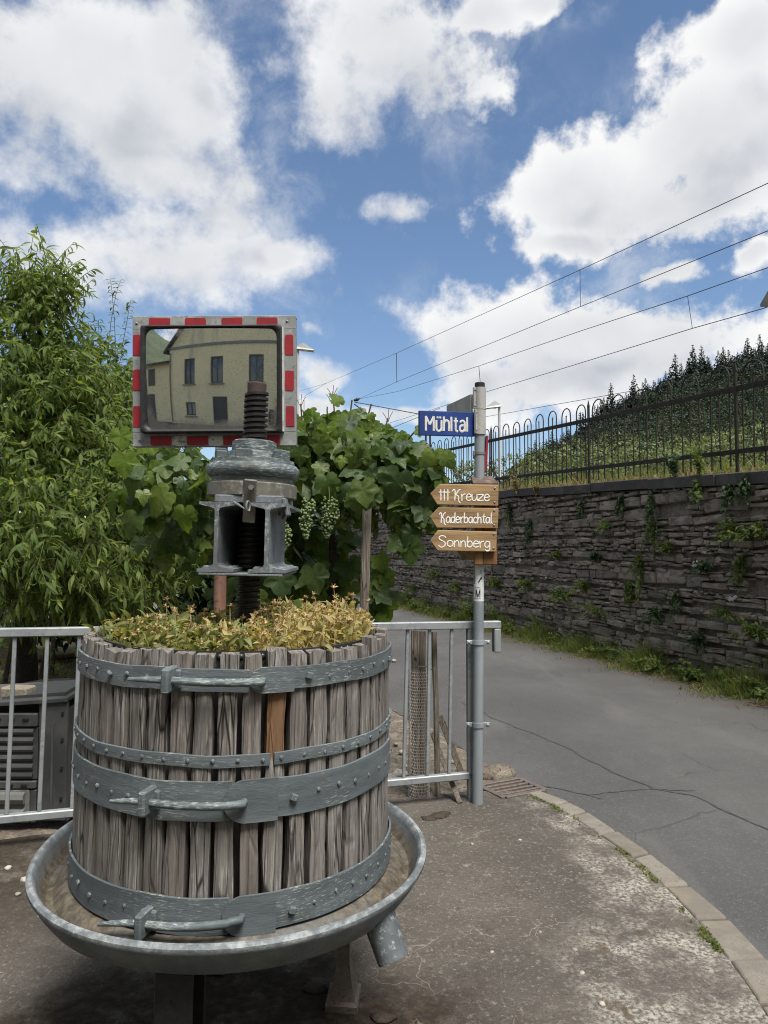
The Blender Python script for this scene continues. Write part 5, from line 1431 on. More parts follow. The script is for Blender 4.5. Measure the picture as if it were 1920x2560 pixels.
# ------------------------------------------------------------------ galvanised railing
def build_railing():
    T = thing('railing', 'galvanised steel railing with upright bars behind the wine press', 'railing', RAIL_L)
    d = (RAIL_R - RAIL_L).normalized(); b0 = RAIL_L
    def rp(x, z, off=0.):  # point on the railing plane above plan x
        return Vector((x, rail_y(x), z)) + Vector((-d.y, d.x, 0)) * off
    def px2x(px, y):
        r_ = ray(px, y); # intersect the railing plane
        n_ = Vector((-d.y, d.x, 0)); t = (RAIL_L - Vector((0, 0, CAM_H))).dot(n_) / r_.dot(n_); q = Vector((0, 0, CAM_H)) + r_ * t; return q.x, q.z
    xl = -2.9; xr, _ = px2x(1250, 1563)
    zt = lambda x: 1.065 - .038 * (x + 1.92) / 2.45
    zb = lambda x: .142
    MB().beam(rp(xl, zt(xl)), rp(xr, zt(xr)), .045, .045, ch=.005).build('top_rail', 'galvanised', T, b0)
    xe, _ = px2x(1180, 1940)
    MB().beam(rp(xl, zb(xl)), rp(xe, zb(xe)), .040, .040, ch=.005).build('bottom_rail', 'galvanised', T, b0)
    MB().beam(rp(xr - .023, zt(xr) - .0225), rp(xr - .023, zt(xr) - .165), .044, .044, up=d, ch=.005).build('end_return', 'galvanised', T, b0)
    xp, _ = px2x(1176, 1800)
    for x in (xp, -.62, -2.75):
        MB().beam(rp(x, -.03), rp(x, zt(x) - .0225), .040, .040, up=d, ch=.005).build('post', 'galvanised', T, b0)
    # bars lean slightly to the right
    xs = []
    for top, bot in ((1129, 1122.5), (1074, 1068), (1019, 1009)):
        a, _ = px2x(top, 1580); b, _ = px2x(bot, 1950); xs.append((a, b))
    step = xs[0][0] - xs[1][0]; a, b = xs[-1]
    lean = [q[0] - q[1] for q in xs]
    left = [px2x(t_, 1590)[0] for t_ in (199, 119, 37.5)]; leftb = [px2x(t_, 2030)[0] for t_ in (180, 98, 17)]
    n = round((a - left[0]) / step); 
    for k in range(1, n):
        u = k / n; xs.append((a + (left[0] - a) * u, b + (leftb[0] - b) * u))
    xs += list(zip(left, leftb)); w_ = left[1] - left[2]
    for k in range(1, 4): xs.append((left[2] - w_ * k, leftb[2] - w_ * k))
    for (a, b) in xs:
        if abs(a + .62) < .04: continue
        MB().beam(rp(b, zb(b) + .0195), rp(a, zt(a) - .022), .019, .019, up=d, ch=.003).build('bar', 'galvanised', T, b0)
build_railing()

# ------------------------------------------------------------------ lettering as brush strokes
GL = {
 'K': (.66, [[(.02,.84),(.10,.97),(.19,.92),(.21,.6),(.18,.0)], [(.60,.98),(.46,.9),(.36,.7),(.22,.5)], [(.22,.5),(.42,.42),(.46,.15),(.48,-.08),(.58,-.22)]]),
 'r': (.36, [[(0,.58),(.04,.3),(.05,0)], [(.05,.36),(.16,.54),(.30,.58)]]),
 'e': (.44, [[(.03,.30),(.36,.36),(.32,.54),(.17,.59),(.03,.38),(.05,.10),(.2,.0),(.38,.10)]]),
 'u': (.46, [[(0,.58),(.01,.18),(.12,.0),(.28,.08),(.36,.3)], [(.37,.58),(.37,.2),(.43,.0)]]),
 'z': (.44, [[(.0,.54),(.2,.57),(.38,.54),(.2,.3),(.0,.04),(.2,.02),(.40,.06)]]),
 'a': (.46, [[(.33,.5),(.17,.58),(.02,.38),(.04,.1),(.17,.0),(.32,.16),(.36,.56)], [(.36,.56),(.36,.12),(.42,.0)]]),
 'd': (.46, [[(.33,.48),(.17,.57),(.02,.36),(.04,.1),(.17,.0),(.32,.16),(.36,.5)], [(.40,1.0),(.37,.5),(.37,.0)]]),
 'b': (.44, [[(.06,1.0),(.03,.5),(.03,.04)], [(.03,.36),(.2,.58),(.36,.40),(.33,.10),(.16,.0),(.03,.1)]]),
 'c': (.40, [[(.34,.48),(.2,.58),(.03,.38),(.05,.1),(.18,.0),(.35,.1)]]),
 'h': (.44, [[(.05,1.0),(.03,.5),(.02,0)], [(.03,.32),(.2,.57),(.33,.46),(.34,.0)]]),
 't': (.36, [[(.20,.92),(.16,.5),(.16,.1),(.27,.0)], [(.02,.60),(.34,.64)]]),
 'l': (.24, [[(.10,1.02),(.06,.5),(.06,.1),(.16,.0)]]),
 'S': (.62, [[(.52,.84),(.42,.98),(.2,1.0),(.06,.84),(.12,.64),(.36,.48),(.48,.28),(.42,.04),(.2,-.08),(.02,.06)]]),
 'o': (.48, [[(.2,.0),(.38,.12),(.40,.42),(.22,.58),(.04,.44),(.02,.14),(.2,.0)]]),
 'n': (.46, [[(.02,.57),(.03,.3),(.02,0)], [(.03,.34),(.18,.56),(.32,.48),(.35,.0)]]),
 'g': (.46, [[(.33,.50),(.17,.58),(.02,.36),(.05,.08),(.2,.02),(.34,.2)], [(.36,.58),(.37,.1),(.34,-.22),(.18,-.32),(.04,-.22)]]),
 '+': (.26, [[(.11,.98),(.11,.5),(.11,.0)], [(.0,.72),(.11,.73),(.22,.72)]]),
 ' ': (.18, []),
}
DIN = {
 'M': (.86, [[(0,0),(0,1)], [(0,.98),(.32,.42)], [(.32,.42),(.64,.98)], [(.64,1),(.64,0)]]),
 'ü': (.62, [[(0,.74),(0,.18),(.06,.05),(.2,.0),(.34,.06),(.42,.2)], [(.42,.74),(.42,0)], [(.10,.86),(.10,.99)], [(.32,.86),(.32,.99)]]),
 'h': (.62, [[(0,1),(0,0)], [(0,.52),(.08,.68),(.22,.74),(.36,.68),(.42,.52),(.42,0)]]),
 'l': (.26, [[(0,1),(0,.5),(0,0)]]),
 't': (.44, [[(.10,.95),(.10,.5),(.10,.14),(.16,.02),(.30,.0)], [(-.06,.70),(.10,.70),(.28,.70)]]),
 'a': (.62, [[(.04,.62),(.12,.72),(.28,.74),(.40,.64),(.42,.48),(.42,0)], [(.42,.42),(.16,.42),(.02,.30),(.03,.10),(.16,.0),(.32,.06),(.42,.18)]]),
}
def smooth_line(p, n=6):
    p = [np.array(q, float) for q in p]
    if len(p) < 3: return p
    out = []
    for i in range(len(p) - 1):
        a = p[max(i - 1, 0)]; b = p[i]; c = p[i + 1]; d = p[min(i + 2, len(p) - 1)]
        for k in range(n):
            t = k / n; out.append(.5 * ((2 * b) + (c - a) * t + (2 * a - 5 * b + 4 * c - d) * t * t + (3 * b - a - 3 * c + d) * t ** 3))
    out.append(p[-1]); return out
def text_mesh(txt, font, org, right, up, nrm, h, wscale, stroke, spacing=1., rough=0., smooth=True):
    """strokes are slightly domed ribbons on the plane org + right, up; nrm points to the reader"""
    m = MB(); x = 0.; org, right, up, nrm = map(Vector, (org, right, up, nrm)); lay = 0
    for ch in txt:
        adv, strokes = font[ch]
        for st in strokes:
            pts = smooth_line(st) if smooth else smooth_line(st, 1) if len(st) < 3 else smooth_line(st)
            P = [org + right * ((x + q[0] * 1.0) * h * wscale) + up * (q[1] * h) for q in pts]
            lay += 1; V, F = [], []; n = len(P)
            for i in range(n):
                d = (P[min(i + 1, n - 1)] - P[max(i - 1, 0)]).normalized(); sd = d.cross(nrm).normalized()
                w = stroke / 2 * (1 + rough * random.uniform(-1, 1)) * (.72 if rough and i in (0, n - 1) else 1)
                e = d * (stroke * .35) * ((-1 if i == 0 else 1 if i == n - 1 else 0) if rough else 0)
                V += [P[i] + e - sd * w + nrm * .0003, P[i] + e + nrm * (.0012 + .00006 * (lay % 5)), P[i] + e + sd * w + nrm * .0003]
            for i in range(n - 1):
                a = i * 3; F += [(a, a + 1, a + 4, a + 3), (a + 1, a + 2, a + 5, a + 4)]
            m.add(V, F)
        x += adv * spacing
    return m, x * h * wscale

# ------------------------------------------------------------------ sign pole
PO = G(1194.5, 2010); PO = Vector((PO.x, PO.y + .012, 0)); PYY = PO.y
def build_pole():
    T = thing('sign_pole', 'grey galvanised sign pole with black cap standing at the railing end', 'pole', PO)
    tp = at(1199.5, 957, PYY) - PO; bt = Vector((0, 0, -.03)); ax = (tp - bt).normalized()
    def on(y):
        return min((bt + (tp - bt) * q for q in np.linspace(0, 1, 800)), key=lambda p_: abs(proj_y(p_ + PO) - y))
    def proj_y(q):
        d_ = q - Vector((0, 0, CAM_H)); return 1280 - F_PX * (-d_.y * _s + d_.z * _c) / (d_.y * _c + d_.z * _s)
    MB().tube([bt, on(972)], .0305, 24).build('tube', 'galvanised_pole', T, smooth=True)
    a = on(973); b = on(956)
    MB().tube([a, b - ax * .004, b], [.0305, .0305, .027], 24).build('cap', 'black_plastic', T, smooth=True)
    for y in (1605, 1811):
        c = on(y); m = MB(); m.lathe([(.0305, -.013), (.036, -.013), (.036, .013), (.0305, .013)], 24, c)
        for s_ in (-1, 1):
            m.box(c + Vector((s_ * .052, .0, 0)), (.036, .012, .024), ch=.002); m.dome(c + Vector((s_ * .056, -.006, 0)), (0, -1, 0), .009, .007, 8)
        m.build('clamp', 'galvanised_pole', T)
    c = on(1134); MB().lathe([(.031, -.008), (.0335, -.008), (.0335, .008), (.031, .008)], 24, c).build('hose_clip', 'steel_bolt', T)
    c2 = c + Vector((-.034, -.012, 0)); MB().box(c2, (.014, .014, .034), ch=.003).build('clip_screw', 'steel_bolt', T)
    return on, T
on_pole, pole = build_pole()
def sleeve(T, y0, y1, side, base):
    a, b = on_pole(y1) + PO - base, on_pole(y0) + PO - base; c = (a + b) / 2; h = (b - a).length
    m = MB(); m.lathe([(.0315, -h / 2), (.0365, -h / 2), (.0365, h / 2), (.0315, h / 2)], 28, c)
    m.box(c + Vector((side[0] * .044, side[1] * .044, 0)), (.022, .012, h * .98), rotm('Z', math.atan2(side[1], side[0])), ch=.002)
    o = m.build('sleeve', 'sleeve_metal', T, smooth=True)
    for dz in (-.36, .36): MB().dome(c + Vector((side[0] * .043, side[1] * .043 - .006, dz * h)), (0, -1, 0), .007, .006, 8).build('bolt', 'steel_bolt', o)
# blue street name sign
c1, c2 = at(1186.5, 1061, PYY - .012), at(1048, 1057, PYY - .125)
def build_blue():
    T = thing('street_sign', 'blue street name sign with white letters on the pole', 'sign', PO + Vector((0, 0, 2.1)))
    b = T.location; hh = .0725; rt = (c1 - c2); L = rt.length; rt.normalize(); up = Vector((0, 0, 1)); nr = rt.cross(up).normalized()
    if nr.y > 0: nr = -nr
    ctr = (c1 + c2) / 2
    MB().box(ctr - nr * .008, (L, .020, 2 * hh), np.array([rt, -nr, up]).T, ch=.003).build('panel', 'blue_enamel', T, b)
    h = .0855; m, w = text_mesh('Mühltal', DIN, (0, 0, 0), rt, up, nr, h, .62, .0148, 1., 0., True)
    k = .112 / .14
    org = c2 + rt * (L * .115) - up * .0445 + nr * .0025
    m, w = text_mesh('Mühltal', DIN, org, rt, up, nr, h, L * .80 / w * .62, .0125, 1., 0., True)
    m.build('lettering', 'white_letter', T, b)
    sleeve(T, 1026, 1087, (-.6, -.8), b)
    return T
build_blue()
def build_grey():
    far = at(1119, 1040, 4.63); T = thing('street_sign', 'grey back of a second street name sign above the blue one', 'sign', PO + Vector((0, 0, 2.25)))
    b = T.location; n_ = Vector((PO.x - .02, PO.y, 0)); f_ = Vector((far.x, far.y, 0)); d = (n_ - f_); L = d.length; d.normalize()
    zt = (on_pole(984) + PO).z; MB().box((n_ + f_) / 2 + Vector((0, 0, zt - .074)), (L, .016, .145), rotm('Z', math.atan2(d.y, d.x)), ch=.003).build('panel', 'sign_back', T, b)
    sleeve(T, 970, 1025, (-.75, -.5), b)
build_grey()
# wooden post block and its arrow boards
BY = PYY - .10
def build_boards():
    blk = thing('wooden_sign_block', 'reddish brown square wooden block with sloped cap strapped to the pole', 'post', at(1214, 1400, BY + .05))
    b = blk.location
    x0, x1 = at(1186, 1390, BY + .03).x, at(1243, 1390, BY + .03).x; zt, zl = at(1200, 1212, BY + .03).z, at(1200, 1412, BY + .03).z
    MB().box(((x0 + x1) / 2, BY + .030 + .03, (zt + zl) / 2), (x1 - x0, .062, zt - zl), ch=.004).build('block', 'wood_block', blk, b)
    MB().box(((x0 + x1) / 2 - .012, BY + .0285, (zt + zl) / 2 - .0), (.004, .003, (zt - zl) * .98)).build('crack', 'pit_dark', blk, b)
    xm = (x0 + x1) / 2; xw = (x1 - x0) / 2 + .006
    zc = at(1200, 1190, BY).z
    V = [(xm - xw, BY + .02, zt), (xm + xw, BY + .02, zt), (xm + xw, BY + .02, zt + .010), (xm - xw, BY + .02, zt + .010), (xm - xw, BY + .10, zt), (xm + xw, BY + .10, zt), (xm + xw - .02, BY + .10, zc + .008), (xm - xw, BY + .10, zc + .008)]
    MB().add(V, [(0, 1, 2, 3), (5, 4, 7, 6), (3, 2, 6, 7), (0, 4, 5, 1), (0, 3, 7, 4), (1, 5, 6, 2)]).build('cap', 'wood_block_cap', blk, b)
    s = 320 / 1336
    def q(x, y, Y): return at(1000 + x * s, 920 + y * s, Y)
    boards = [('†', [(420,1210),(1030,1220),(1025,1440),(390,1425),(315,1310)], '+++ Kreuze', 410, 940, 1380, 1265, [(990,1255),(988,1403)], 'top wooden arrow board with three crosses and the word Kreuze'),
              ('K', [(400,1455),(1030,1462),(1020,1672),(385,1668),(310,1550)], 'Kaderbachtal', 410, 970, 1615, 1510, [(985,1488),(982,1640)], 'middle wooden arrow board reading Kaderbachtal'),
              ('S', [(395,1692),(1010,1708),(1000,1918),(395,1908),(315,1800)], 'Sonnberg', 400, 950, 1862, 1752, [(980,1732),(978,1882)], 'bottom wooden arrow board reading Sonnberg')]
    for (_, out, txt, tx0, tx1, yb, yt, scr_, lab) in boards:
        T = thing('wooden_arrow_sign', lab, 'sign', q(700, 1560, BY), 'wooden arrow boards on the pole'); o = T.location
        P = [q(x, y, BY) for x, y in out]
        bd = MB().prism(P, (0, .024, 0)).build('board', 'wood_sign', T, o)
        bv = bd.modifiers.new('bevel', 'BEVEL'); bv.width = .003; bv.segments = 2
        rt = (P[1] - P[0]).normalized(); up = Vector((0, 0, 1)); nr = Vector((0, -1, 0)); h = (q(500, yt, BY) - q(500, yb, BY)).length
        _, w = text_mesh(txt, GL, (0, 0, 0), rt, up, nr, h, 1., .01)
        wid = (q(tx1, yb, BY) - q(tx0, yb, BY)).length
        org = q(tx0, yb, BY) + nr * .0008
        m, _ = text_mesh(txt, GL, org, rt, up, nr, h, wid / w, .0068, 1., .16)
        m.build('lettering', 'white_brush', T, o)
        for (x, y) in scr_: MB().dome(q(x, y, BY), (0, -1, 0), .0075, .004, 10).build('screw', 'steel_bolt', T, o)
    # fourth board on the far face, pointing away to the left
    T = thing('wooden_arrow_sign', 'lowest wooden board behind the others, only its lower edge showing', 'sign', q(700, 1960, BY + .1)); o = T.location
    P = [q(600, 1880, BY + .2), q(790, 1880, BY + .11), q(790, 2005, BY + .11), q(640, 1985, BY + .2), q(600, 1915, BY + .2)]
    MB().prism(P, (.008, .022, 0)).build('board', 'wood_sign', T, o)
build_boards()
# stickers wrapped on the pole
def build_stickers():
    def wrap(name, label, y0, y1, a0, a1, marks):
        T = thing(name, label, 'sticker', PO + Vector((0, 0, 1.4))); b = T.location
        za, zb_ = on_pole(y1) + PO, on_pole(y0) + PO; r = .0309; V, F = [], []; n = 14
        for i in range(n + 1):
            t = a0 + (a1 - a0) * i / n
            for c in (za, zb_): V.append(c + Vector((r * math.sin(t), -r * math.cos(t), 0)))
        for i in range(n): F.append((2 * i, 2 * i + 2, 2 * i + 3, 2 * i + 1))
        MB().add(V, F).build('paper', 'sticker', T, b, smooth=True)
        m = MB(); H = (zb_ - za).length
        def pt(u, v, dr=.0022):       # u 0..1 across, v 0..1 up
            t = a0 + (a1 - a0) * u; c = za.lerp(zb_, v); return c + Vector(((r + dr) * math.sin(t), -(r + dr) * math.cos(t), 0))
        for (poly) in marks: m.add([pt(u, v) for u, v in poly], [tuple(range(len(poly)))])
        m.build('print', 'ink', T, b)
    def bar(u0, v0, u1, v1): return [(u0, v0), (u1, v0), (u1, v1), (u0, v1)]
    ar = [[(.26,.12),(.32,.07),(.52,.29),(.47,.34)], [(.42,.33),(.57,.24),(.60,.40)]]
    txt = [bar(.36 + .02 * k, .56 + .052 * k, .58, .575 + .052 * k) for k in range(4)] + [bar(.15, .475, .22, .49), bar(.24, .47, .30, .49), bar(.32, .475, .56, .485)]
    wrap('trail_sticker', 'tall white sticker with black diagonal arrow on the pole', 1412, 1459.5, -.85, 1.45, ar + txt)
    M_ = [bar(.27,.25,.325,.70), [(.325,.70),(.27,.70),(.40,.25),(.45,.25)], [(.45,.25),(.40,.25),(.52,.70),(.57,.70)], bar(.52,.25,.565,.70)]
    sm = [bar(.16 + .06 * k, .80, .20 + .06 * k, .83 + .01 * (k % 2)) for k in range(7)] + [bar(.15 + .05 * k, .14, .185 + .05 * k, .165 + .008 * (k % 3)) for k in range(9)]
    wrap('trail_sticker', 'square white sticker with a black letter M on the pole', 1459.8, 1502, -1.5, 1.45, M_ + sm)
build_stickers()
# narrow red plate seen edge-on behind the pole
T = thing('guide_plate', 'narrow red and white plate seen almost edge-on just right of the pole', 'sign', at(1218, 1180, PYY + .35)); b = T.location
p0, p1 = at(1219, 1089, PYY + .35), at(1216, 1178, PYY + .35)
MB().prism([p0 + Vector((-.006, 0, 0)), p0 + Vector((.006, 0, 0)), p1 + Vector((.004, 0, 0)), p1 + Vector((-.016, 0, 0))], (.004, .10, 0)).build('plate', 'red_reflective', T, b)
MB().prism([p0 + Vector((-.012, .01, 0)), p0 + Vector((-.0065, .01, 0)), p1 + Vector((-.017, .01, 0)), p1 + Vector((-.024, .01, 0))], (.004, .09, 0)).build('rear_channel', 'black_plastic', T, b)
MB().tube([p1 + Vector((-.012, .05, .05)), PO + Vector((.0, .03, p1.z + .05))], .012, 8).build('bracket', 'iron_fence', T, b)

# triangular road sign at the right edge, seen from behind
def build_tri():
    Yt = 6.4; c = at(2033, 700, Yt); sz = .88
    T = thing('warning_sign', 'dark back of a triangular road sign cut by the right edge', 'sign', (c.x, Yt, 0)); b = T.location
    lo = at(1897, 767, Yt); hx = c.x - lo.x
    cor = [Vector((lo.x, Yt, lo.z)), Vector((c.x + hx, Yt, lo.z - .04)), Vector((c.x + .01, Yt, lo.z + hx * 1.74))]
    pts = []
    for i in range(3):
        p, q, r_ = cor[i - 1], cor[i], cor[(i + 1) % 3]; a = (p - q).normalized() * .035; d = (r_ - q).normalized() * .035
        for t in np.linspace(0, 1, 5): pts.append(q + a * (1 - t) ** 2 + d * t ** 2)
    MB().prism(pts, (0, .004, 0)).build('plate', 'sign_back_dark', T, b)
    MB().tube([(c.x, Yt - .04, -.05), (c.x, Yt - .04, lo.z + .5)], .03, 14).build('post', 'galvanised_pole', T, b, smooth=True)
    for dz in (.1, .4): MB().box((c.x, Yt - .02, lo.z + dz), (.2, .04, .03), ch=.003).build('clamp', 'galvanised_pole', T, b)
build_tri()

# ------------------------------------------------------------------ street lamps and overhead line
def lamp(px, py, Y, arm, label, foot_z):
    h = at(px, py, Y); T = thing('street_lamp', label, 'street lamp', (h.x, Y, foot_z)); b = T.location
    MB().tube([(h.x, Y, foot_z), (h.x, Y, h.z - .1), (h.x, Y, h.z)], [.075, .05, .045], 10).build('post', 'lamp_grey', T, b, smooth=True)
    L = arm
    V = [(h.x + L * a * .75, Y + w, h.z + z) for a, w, z in ((-.15, -.12, -.02), (1, -.17, -.10), (1, .17, -.10), (-.15, .12, -.02), (-.12, -.08, .06), (.35, -.10, .22), (.35, .10, .22), (-.12, .08, .06), (1, -.15, -.06), (1, .15, -.06))]
    F = [(0, 1, 2, 3), (0, 4, 5, 8, 1), (3, 2, 9, 6, 7), (4, 7, 6, 5), (5, 6, 9, 8), (8, 9, 2, 1), (0, 3, 7, 4)]
    MB().add(V, F).build('lamp_head', 'lamp_grey', T, b)
    MB().box((h.x + L * .40, Y, h.z - .068), (abs(L) * .5, .2, .012)).build('lens', 'sticker', T, b)
lamp(745, 872, 27, .80, 'grey street lamp head showing right of the mirror frame', 0)
lamp(1248, 1016, 29, -.75, 'grey street lamp behind the fence right of the sign pole', 2.5)

def wire(name, label, pts, r, Yl, group='overhead railway wires', cat='wire'):
    P = [at(x, y, Yl(x)) for x, y in pts]; b = P[0]
    o = MB().tube(P, r, 5).build(name, 'wire_dark', None, b); o.location = b; return tag(o, label, cat, group)
def y_line(c):   # distance of a line parallel to the wall, offset c metres beyond it
    q = wpt(0, 0, -c); k = WE.x / WE.y
    return lambda x: max(3., (q.x - k * q.y) / ((x - 960) / F_PX - k))
LA, LC = y_line(4.2), y_line(8.4)
wire('overhead_wire', 'highest overhead railway wire crossing the right sky', [(2010,412),(1920,458),(1450,675),(991,883),(816,958),(745,979)], .009, LA)
wire('overhead_wire', 'second overhead wire from the top, hung below the highest', [(2010,533),(1920,577),(1450,767),(991,955),(898,997)], .009, LA)
wire('overhead_wire', 'third overhead wire from the top in the right sky', [(2010,630),(1920,669),(1719,740),(1450,828),(1197,915),(993,979),(900,997)], .012, LC)
wire('overhead_wire', 'fourth overhead wire, ending behind the grey lamp', [(2010,735),(1909,771),(1731,821),(1450,908),(1215,980),(1084,1023),(960,1062)], .012, LC)
wire('overhead_wire', 'lowest overhead wire running just above the fence hoops', [(2010,898),(1920,915),(1577,978),(1243,1037),(1150,1052)], .010, LC)
wire('overhead_wire', 'slack branch wire leaving the highest wire near the mirror', [(816,958),(770,985),(742,1004),(700,1030)], .010, LA)
wire('stay_wire', 'steep stay slanting down behind the vine top', [(886,1010),(985,1088),(1056,1143),(1110,1180)], .022, lambda x: 24.)
wire('stay_wire', 'flat stay running to the left edge of the blue sign', [(886,1005),(1047,1035),(1120,1050)], .016, lambda x: 24.)
wire('stay_wire', 'thin stay crossing below the blue sign towards the vine', [(955,1080),(1048,1042),(1100,1020)], .012, lambda x: 30.)
o = MB().tube([at(884, 1001, 24), at(893, 999, 24), at(899, 996, 24)], [.03, .06, .03], 8).build('insulator', 'wire_dark', None); tag(o, 'small dark insulator where the wires meet above the vine', 'insulator')
for (x0, y0_, x1, y1_, Lf, lab) in ((1450,675,1451,767,LA,'dropper between the two highest wires at the right'),(991,883,992,956,LA,'dropper between the two highest wires left of the pole'),(1719,740,1731,821,LC,'dropper between the third and fourth wires'),(1197,915,1203,983,LC,'dropper meeting the wire above the pole cap'),(760,1000,760,1050,LA,'faint dropper beside the mirror frame')):
    Y = Lf(x0); o = MB().tube([at(x0, y0_, Y), at(x1, y1_, Y)], .006 * Y / 14, 5).build('dropper_wire', 'wire_dark', None); tag(o, lab, 'wire', 'wire droppers')
# mast carrying the wires, hidden low behind the vine and sign
T = thing('railway_mast', 'slim rusty railway mast behind the blue sign', 'mast', (at(1070, 1140, 26).x, 26, 2.6)); 
for dx in (-.10, .10): MB().tube([(dx, 0, 0), (dx * .7, 0, at(1070, 1040, 26).z - 2.6)], .035, 6).build('leg', 'iron_fence', T)

# ------------------------------------------------------------------ drain grate
def build_grate():
    A, B, D = G(1297, 1949, -.01), G(1364, 1978, -.01), G(1196, 1967, -.01); C = B + D - A
    T = thing('drain_grate', 'rusty iron drain grate set in the gutter beside the pole', 'drain', (A + C) / 2); b = T.location
    e1, e2 = (B - A), (D - A)
    def q(u, v, z=0.): return A + e1 * u + e2 * v + Vector((0, 0, z))
    w = .10
    for (u0, v0, u1, v1) in ((0, 0, 1, 0), (0, 1, 1, 1)): MB().beam(q(u0, v0), q(u1, v1), .035, .03, ch=.003).build('frame', 'grate_iron', T, b)
    for (u0, v0, u1, v1) in ((0, .03, 0, .97), (1, .03, 1, .97)): MB().beam(q(u0, v0, .001), q(u1, v1, .001), .035, .03, ch=.003).build('frame', 'grate_iron', T, b)
    for k in range(1, 5): MB().beam(q(k / 5, .03, -.001), q(k / 5, .97, -.001), .020, .028, ch=.002).build('bar', 'grate_iron', T, b)
    MB().add([q(0, 0, -.016), q(1, 0, -.016), q(1, 1, -.016), q(0, 1, -.016)], [(0, 1, 2, 3)]).build('pit', 'pit_dark', T, b)
build_grate()
def pebble(name, label, pos, r, mat, group=None, cat='stone', sq=(1, 1, .6), seed=0):
    rr = random.Random(seed); n, m_ = 9, 5; V, F = [], []
    V.append((0, 0, r * sq[2]))
    for j in range(1, m_):
        for i in range(n):
            t, f_ = 2 * math.pi * i / n, math.pi * j / m_; q = r * (1 + rr.uniform(-.22, .22)); V.append((q * sq[0] * math.sin(f_) * math.cos(t), q * sq[1] * math.sin(f_) * math.sin(t), q * sq[2] * math.cos(f_)))
    V.append((0, 0, -r * sq[2])); last = len(V) - 1
    for i in range(n): F.append((0, 1 + i, 1 + (i + 1) % n))
    for j in range(m_ - 2):
        for i in range(n): a = 1 + j * n; F.append((a + i, a + n + i, a + n + (i + 1) % n, a + (i + 1) % n))
    for i in range(n): a = 1 + (m_ - 2) * n; F.append((a + i, last, a + (i + 1) % n))
    me = np_mesh(name, V, F, smooth=True); o = link(name, me, mat, None, pos); return tag(o, label, cat, group)
pebble('concrete_lump', 'pale broken concrete lump behind the drain grate', G(1232, 1935, .0) + Vector((0, 0, -.01)), .14, 'rubble_ground', sq=(1.1, .7, .5), seed=2)
pebble('stone', 'small white stone lying by the drain gutter', G(1277, 1934) + Vector((0, 0, .0)), .025, 'pebble', sq=(1.2, .8, .6), seed=4)
LOOSE = ['pale stone at the road edge just above the railing level','pale stone in the gravel between press and first bar','pale stone half hidden behind the press basket edge','small stone below the leaning planks','larger pale stone near the bottom rail beside the press','largest pale stone touching the bottom rail by the press','small stone beside the wire-wrapped post foot','stone between the two leaning planks','tiny stone highest in the gravel by the press','tiny stone left of the wire-wrapped post']
for i, (x, y, r_) in enumerate(((985,1652,.035),(1006,1880,.03),(960,1900,.04),(1120,1945,.025),(1000,1935,.05),(975,1950,.06),(1058,1962,.03),(1135,1905,.03),(990,1860,.02),(1012,1915,.022))):
    o = G(x, y); pebble('stone', LOOSE[i], o, r_, 'pebble', 'loose stones behind the railing', seed=20 + i)
PEB = ['white pebble in the middle of the footway','white pebble just below the middle one','tiny pebble right of the spout','pebble left of the moss by the kerb','white pebble near the bottom right of the footway','pebble in front of the sign pole','tiny pebble among the pale crust lines','largest pebble left of the tray','pebble at the left edge above the tray','pebble just below the largest left one','pebble beside the left rim of the tray']
for i, (x, y, r_) in enumerate(((1437,2375,.012),(1456,2433,.011),(1230,2380,.008),(1300,2100,.009),(1505,2510,.012),(1180,2110,.01),(1350,2330,.008),(60,2200,.02),(20,2170,.016),(45,2235,.013),(100,2290,.011))):
    o = G(x, y); pebble('pebble', PEB[i], o, r_, 'pebble', 'pebbles on the footway', seed=60 + i)
for i, (x, y, s_) in enumerate(((1098,2040,.05),(1075,2046,.04),(1110,2034,.035),(790,2470,.04),(960,2545,.035))):
    o = G(x, y); pebble('moss_tuft', ('biggest dark moss tuft on the footway left of the pole', 'dark moss tuft touching the biggest one on its left', 'dark moss tuft touching the biggest one on its right', 'dark moss tuft between front leg and foot block of the press', 'dark moss tuft at the bottom edge below the spout')[i], o, s_, 'soil', 'moss tufts on the footway', 'moss', (1.2, .8, .3), 90 + i)

# ------------------------------------------------------------------ old vineyard posts and planks behind the railing
def post_wood(name, label, px_t, y_t, px_b, y_b, w, t=None, group=None, cat='post', rnd=True):
    bpt = G(px_b, y_b); Y = bpt.y; tp = at(px_t, y_t, Y); T_ = (tp - bpt); T_.z = tp.z - bpt.z
    V = []; n = 10
    m = MB(); pts = [bpt - Vector((0, 0, .06))] + [bpt.lerp(tp, k / 5) + Vector((random.uniform(-.004, .004), random.uniform(-.004, .004), 0)) for k in range(1, 6)]
    if rnd: m.tube(pts, [w / 2 * random.uniform(.94, 1.05) for _ in pts], 9)
    else: m.beam(pts[0], pts[-1], w, t or w, up=(0, -1, 0), ch=.004)
    b = Vector((bpt.x, bpt.y, 0)); o = m.build(name, 'wood_old_post', None, b); o.location = b
    return tag(o, label, cat, group)
post_wood('wooden_post', 'broad weathered post wrapped in chicken wire behind the railing', 1037, 1574, 1040, 1988, .050, .05, rnd=False)
post_wood('wooden_post', 'round grey post beside the wire-wrapped one', 1055, 1578, 1057, 1984, .050)
post_wood('wooden_post', 'thin round post nearest the sign pole behind the railing', 1085, 1580, 1094, 1990, .034)
def plank(label, a, b, w):
    P0, P1 = Vector(a), Vector(b); o = MB().beam(P0, P1, w, .020, up=(0, -1, 0), ch=.003).build('plank', 'wood_old_post', None, P0); o.location = P0; tag(o, label, 'plank', 'planks leaning on the posts')
plank('grey plank leaning outward from the thin post, the upper one', at(1100, 1790, 4.62), at(1154, 1932, 4.50), .040)
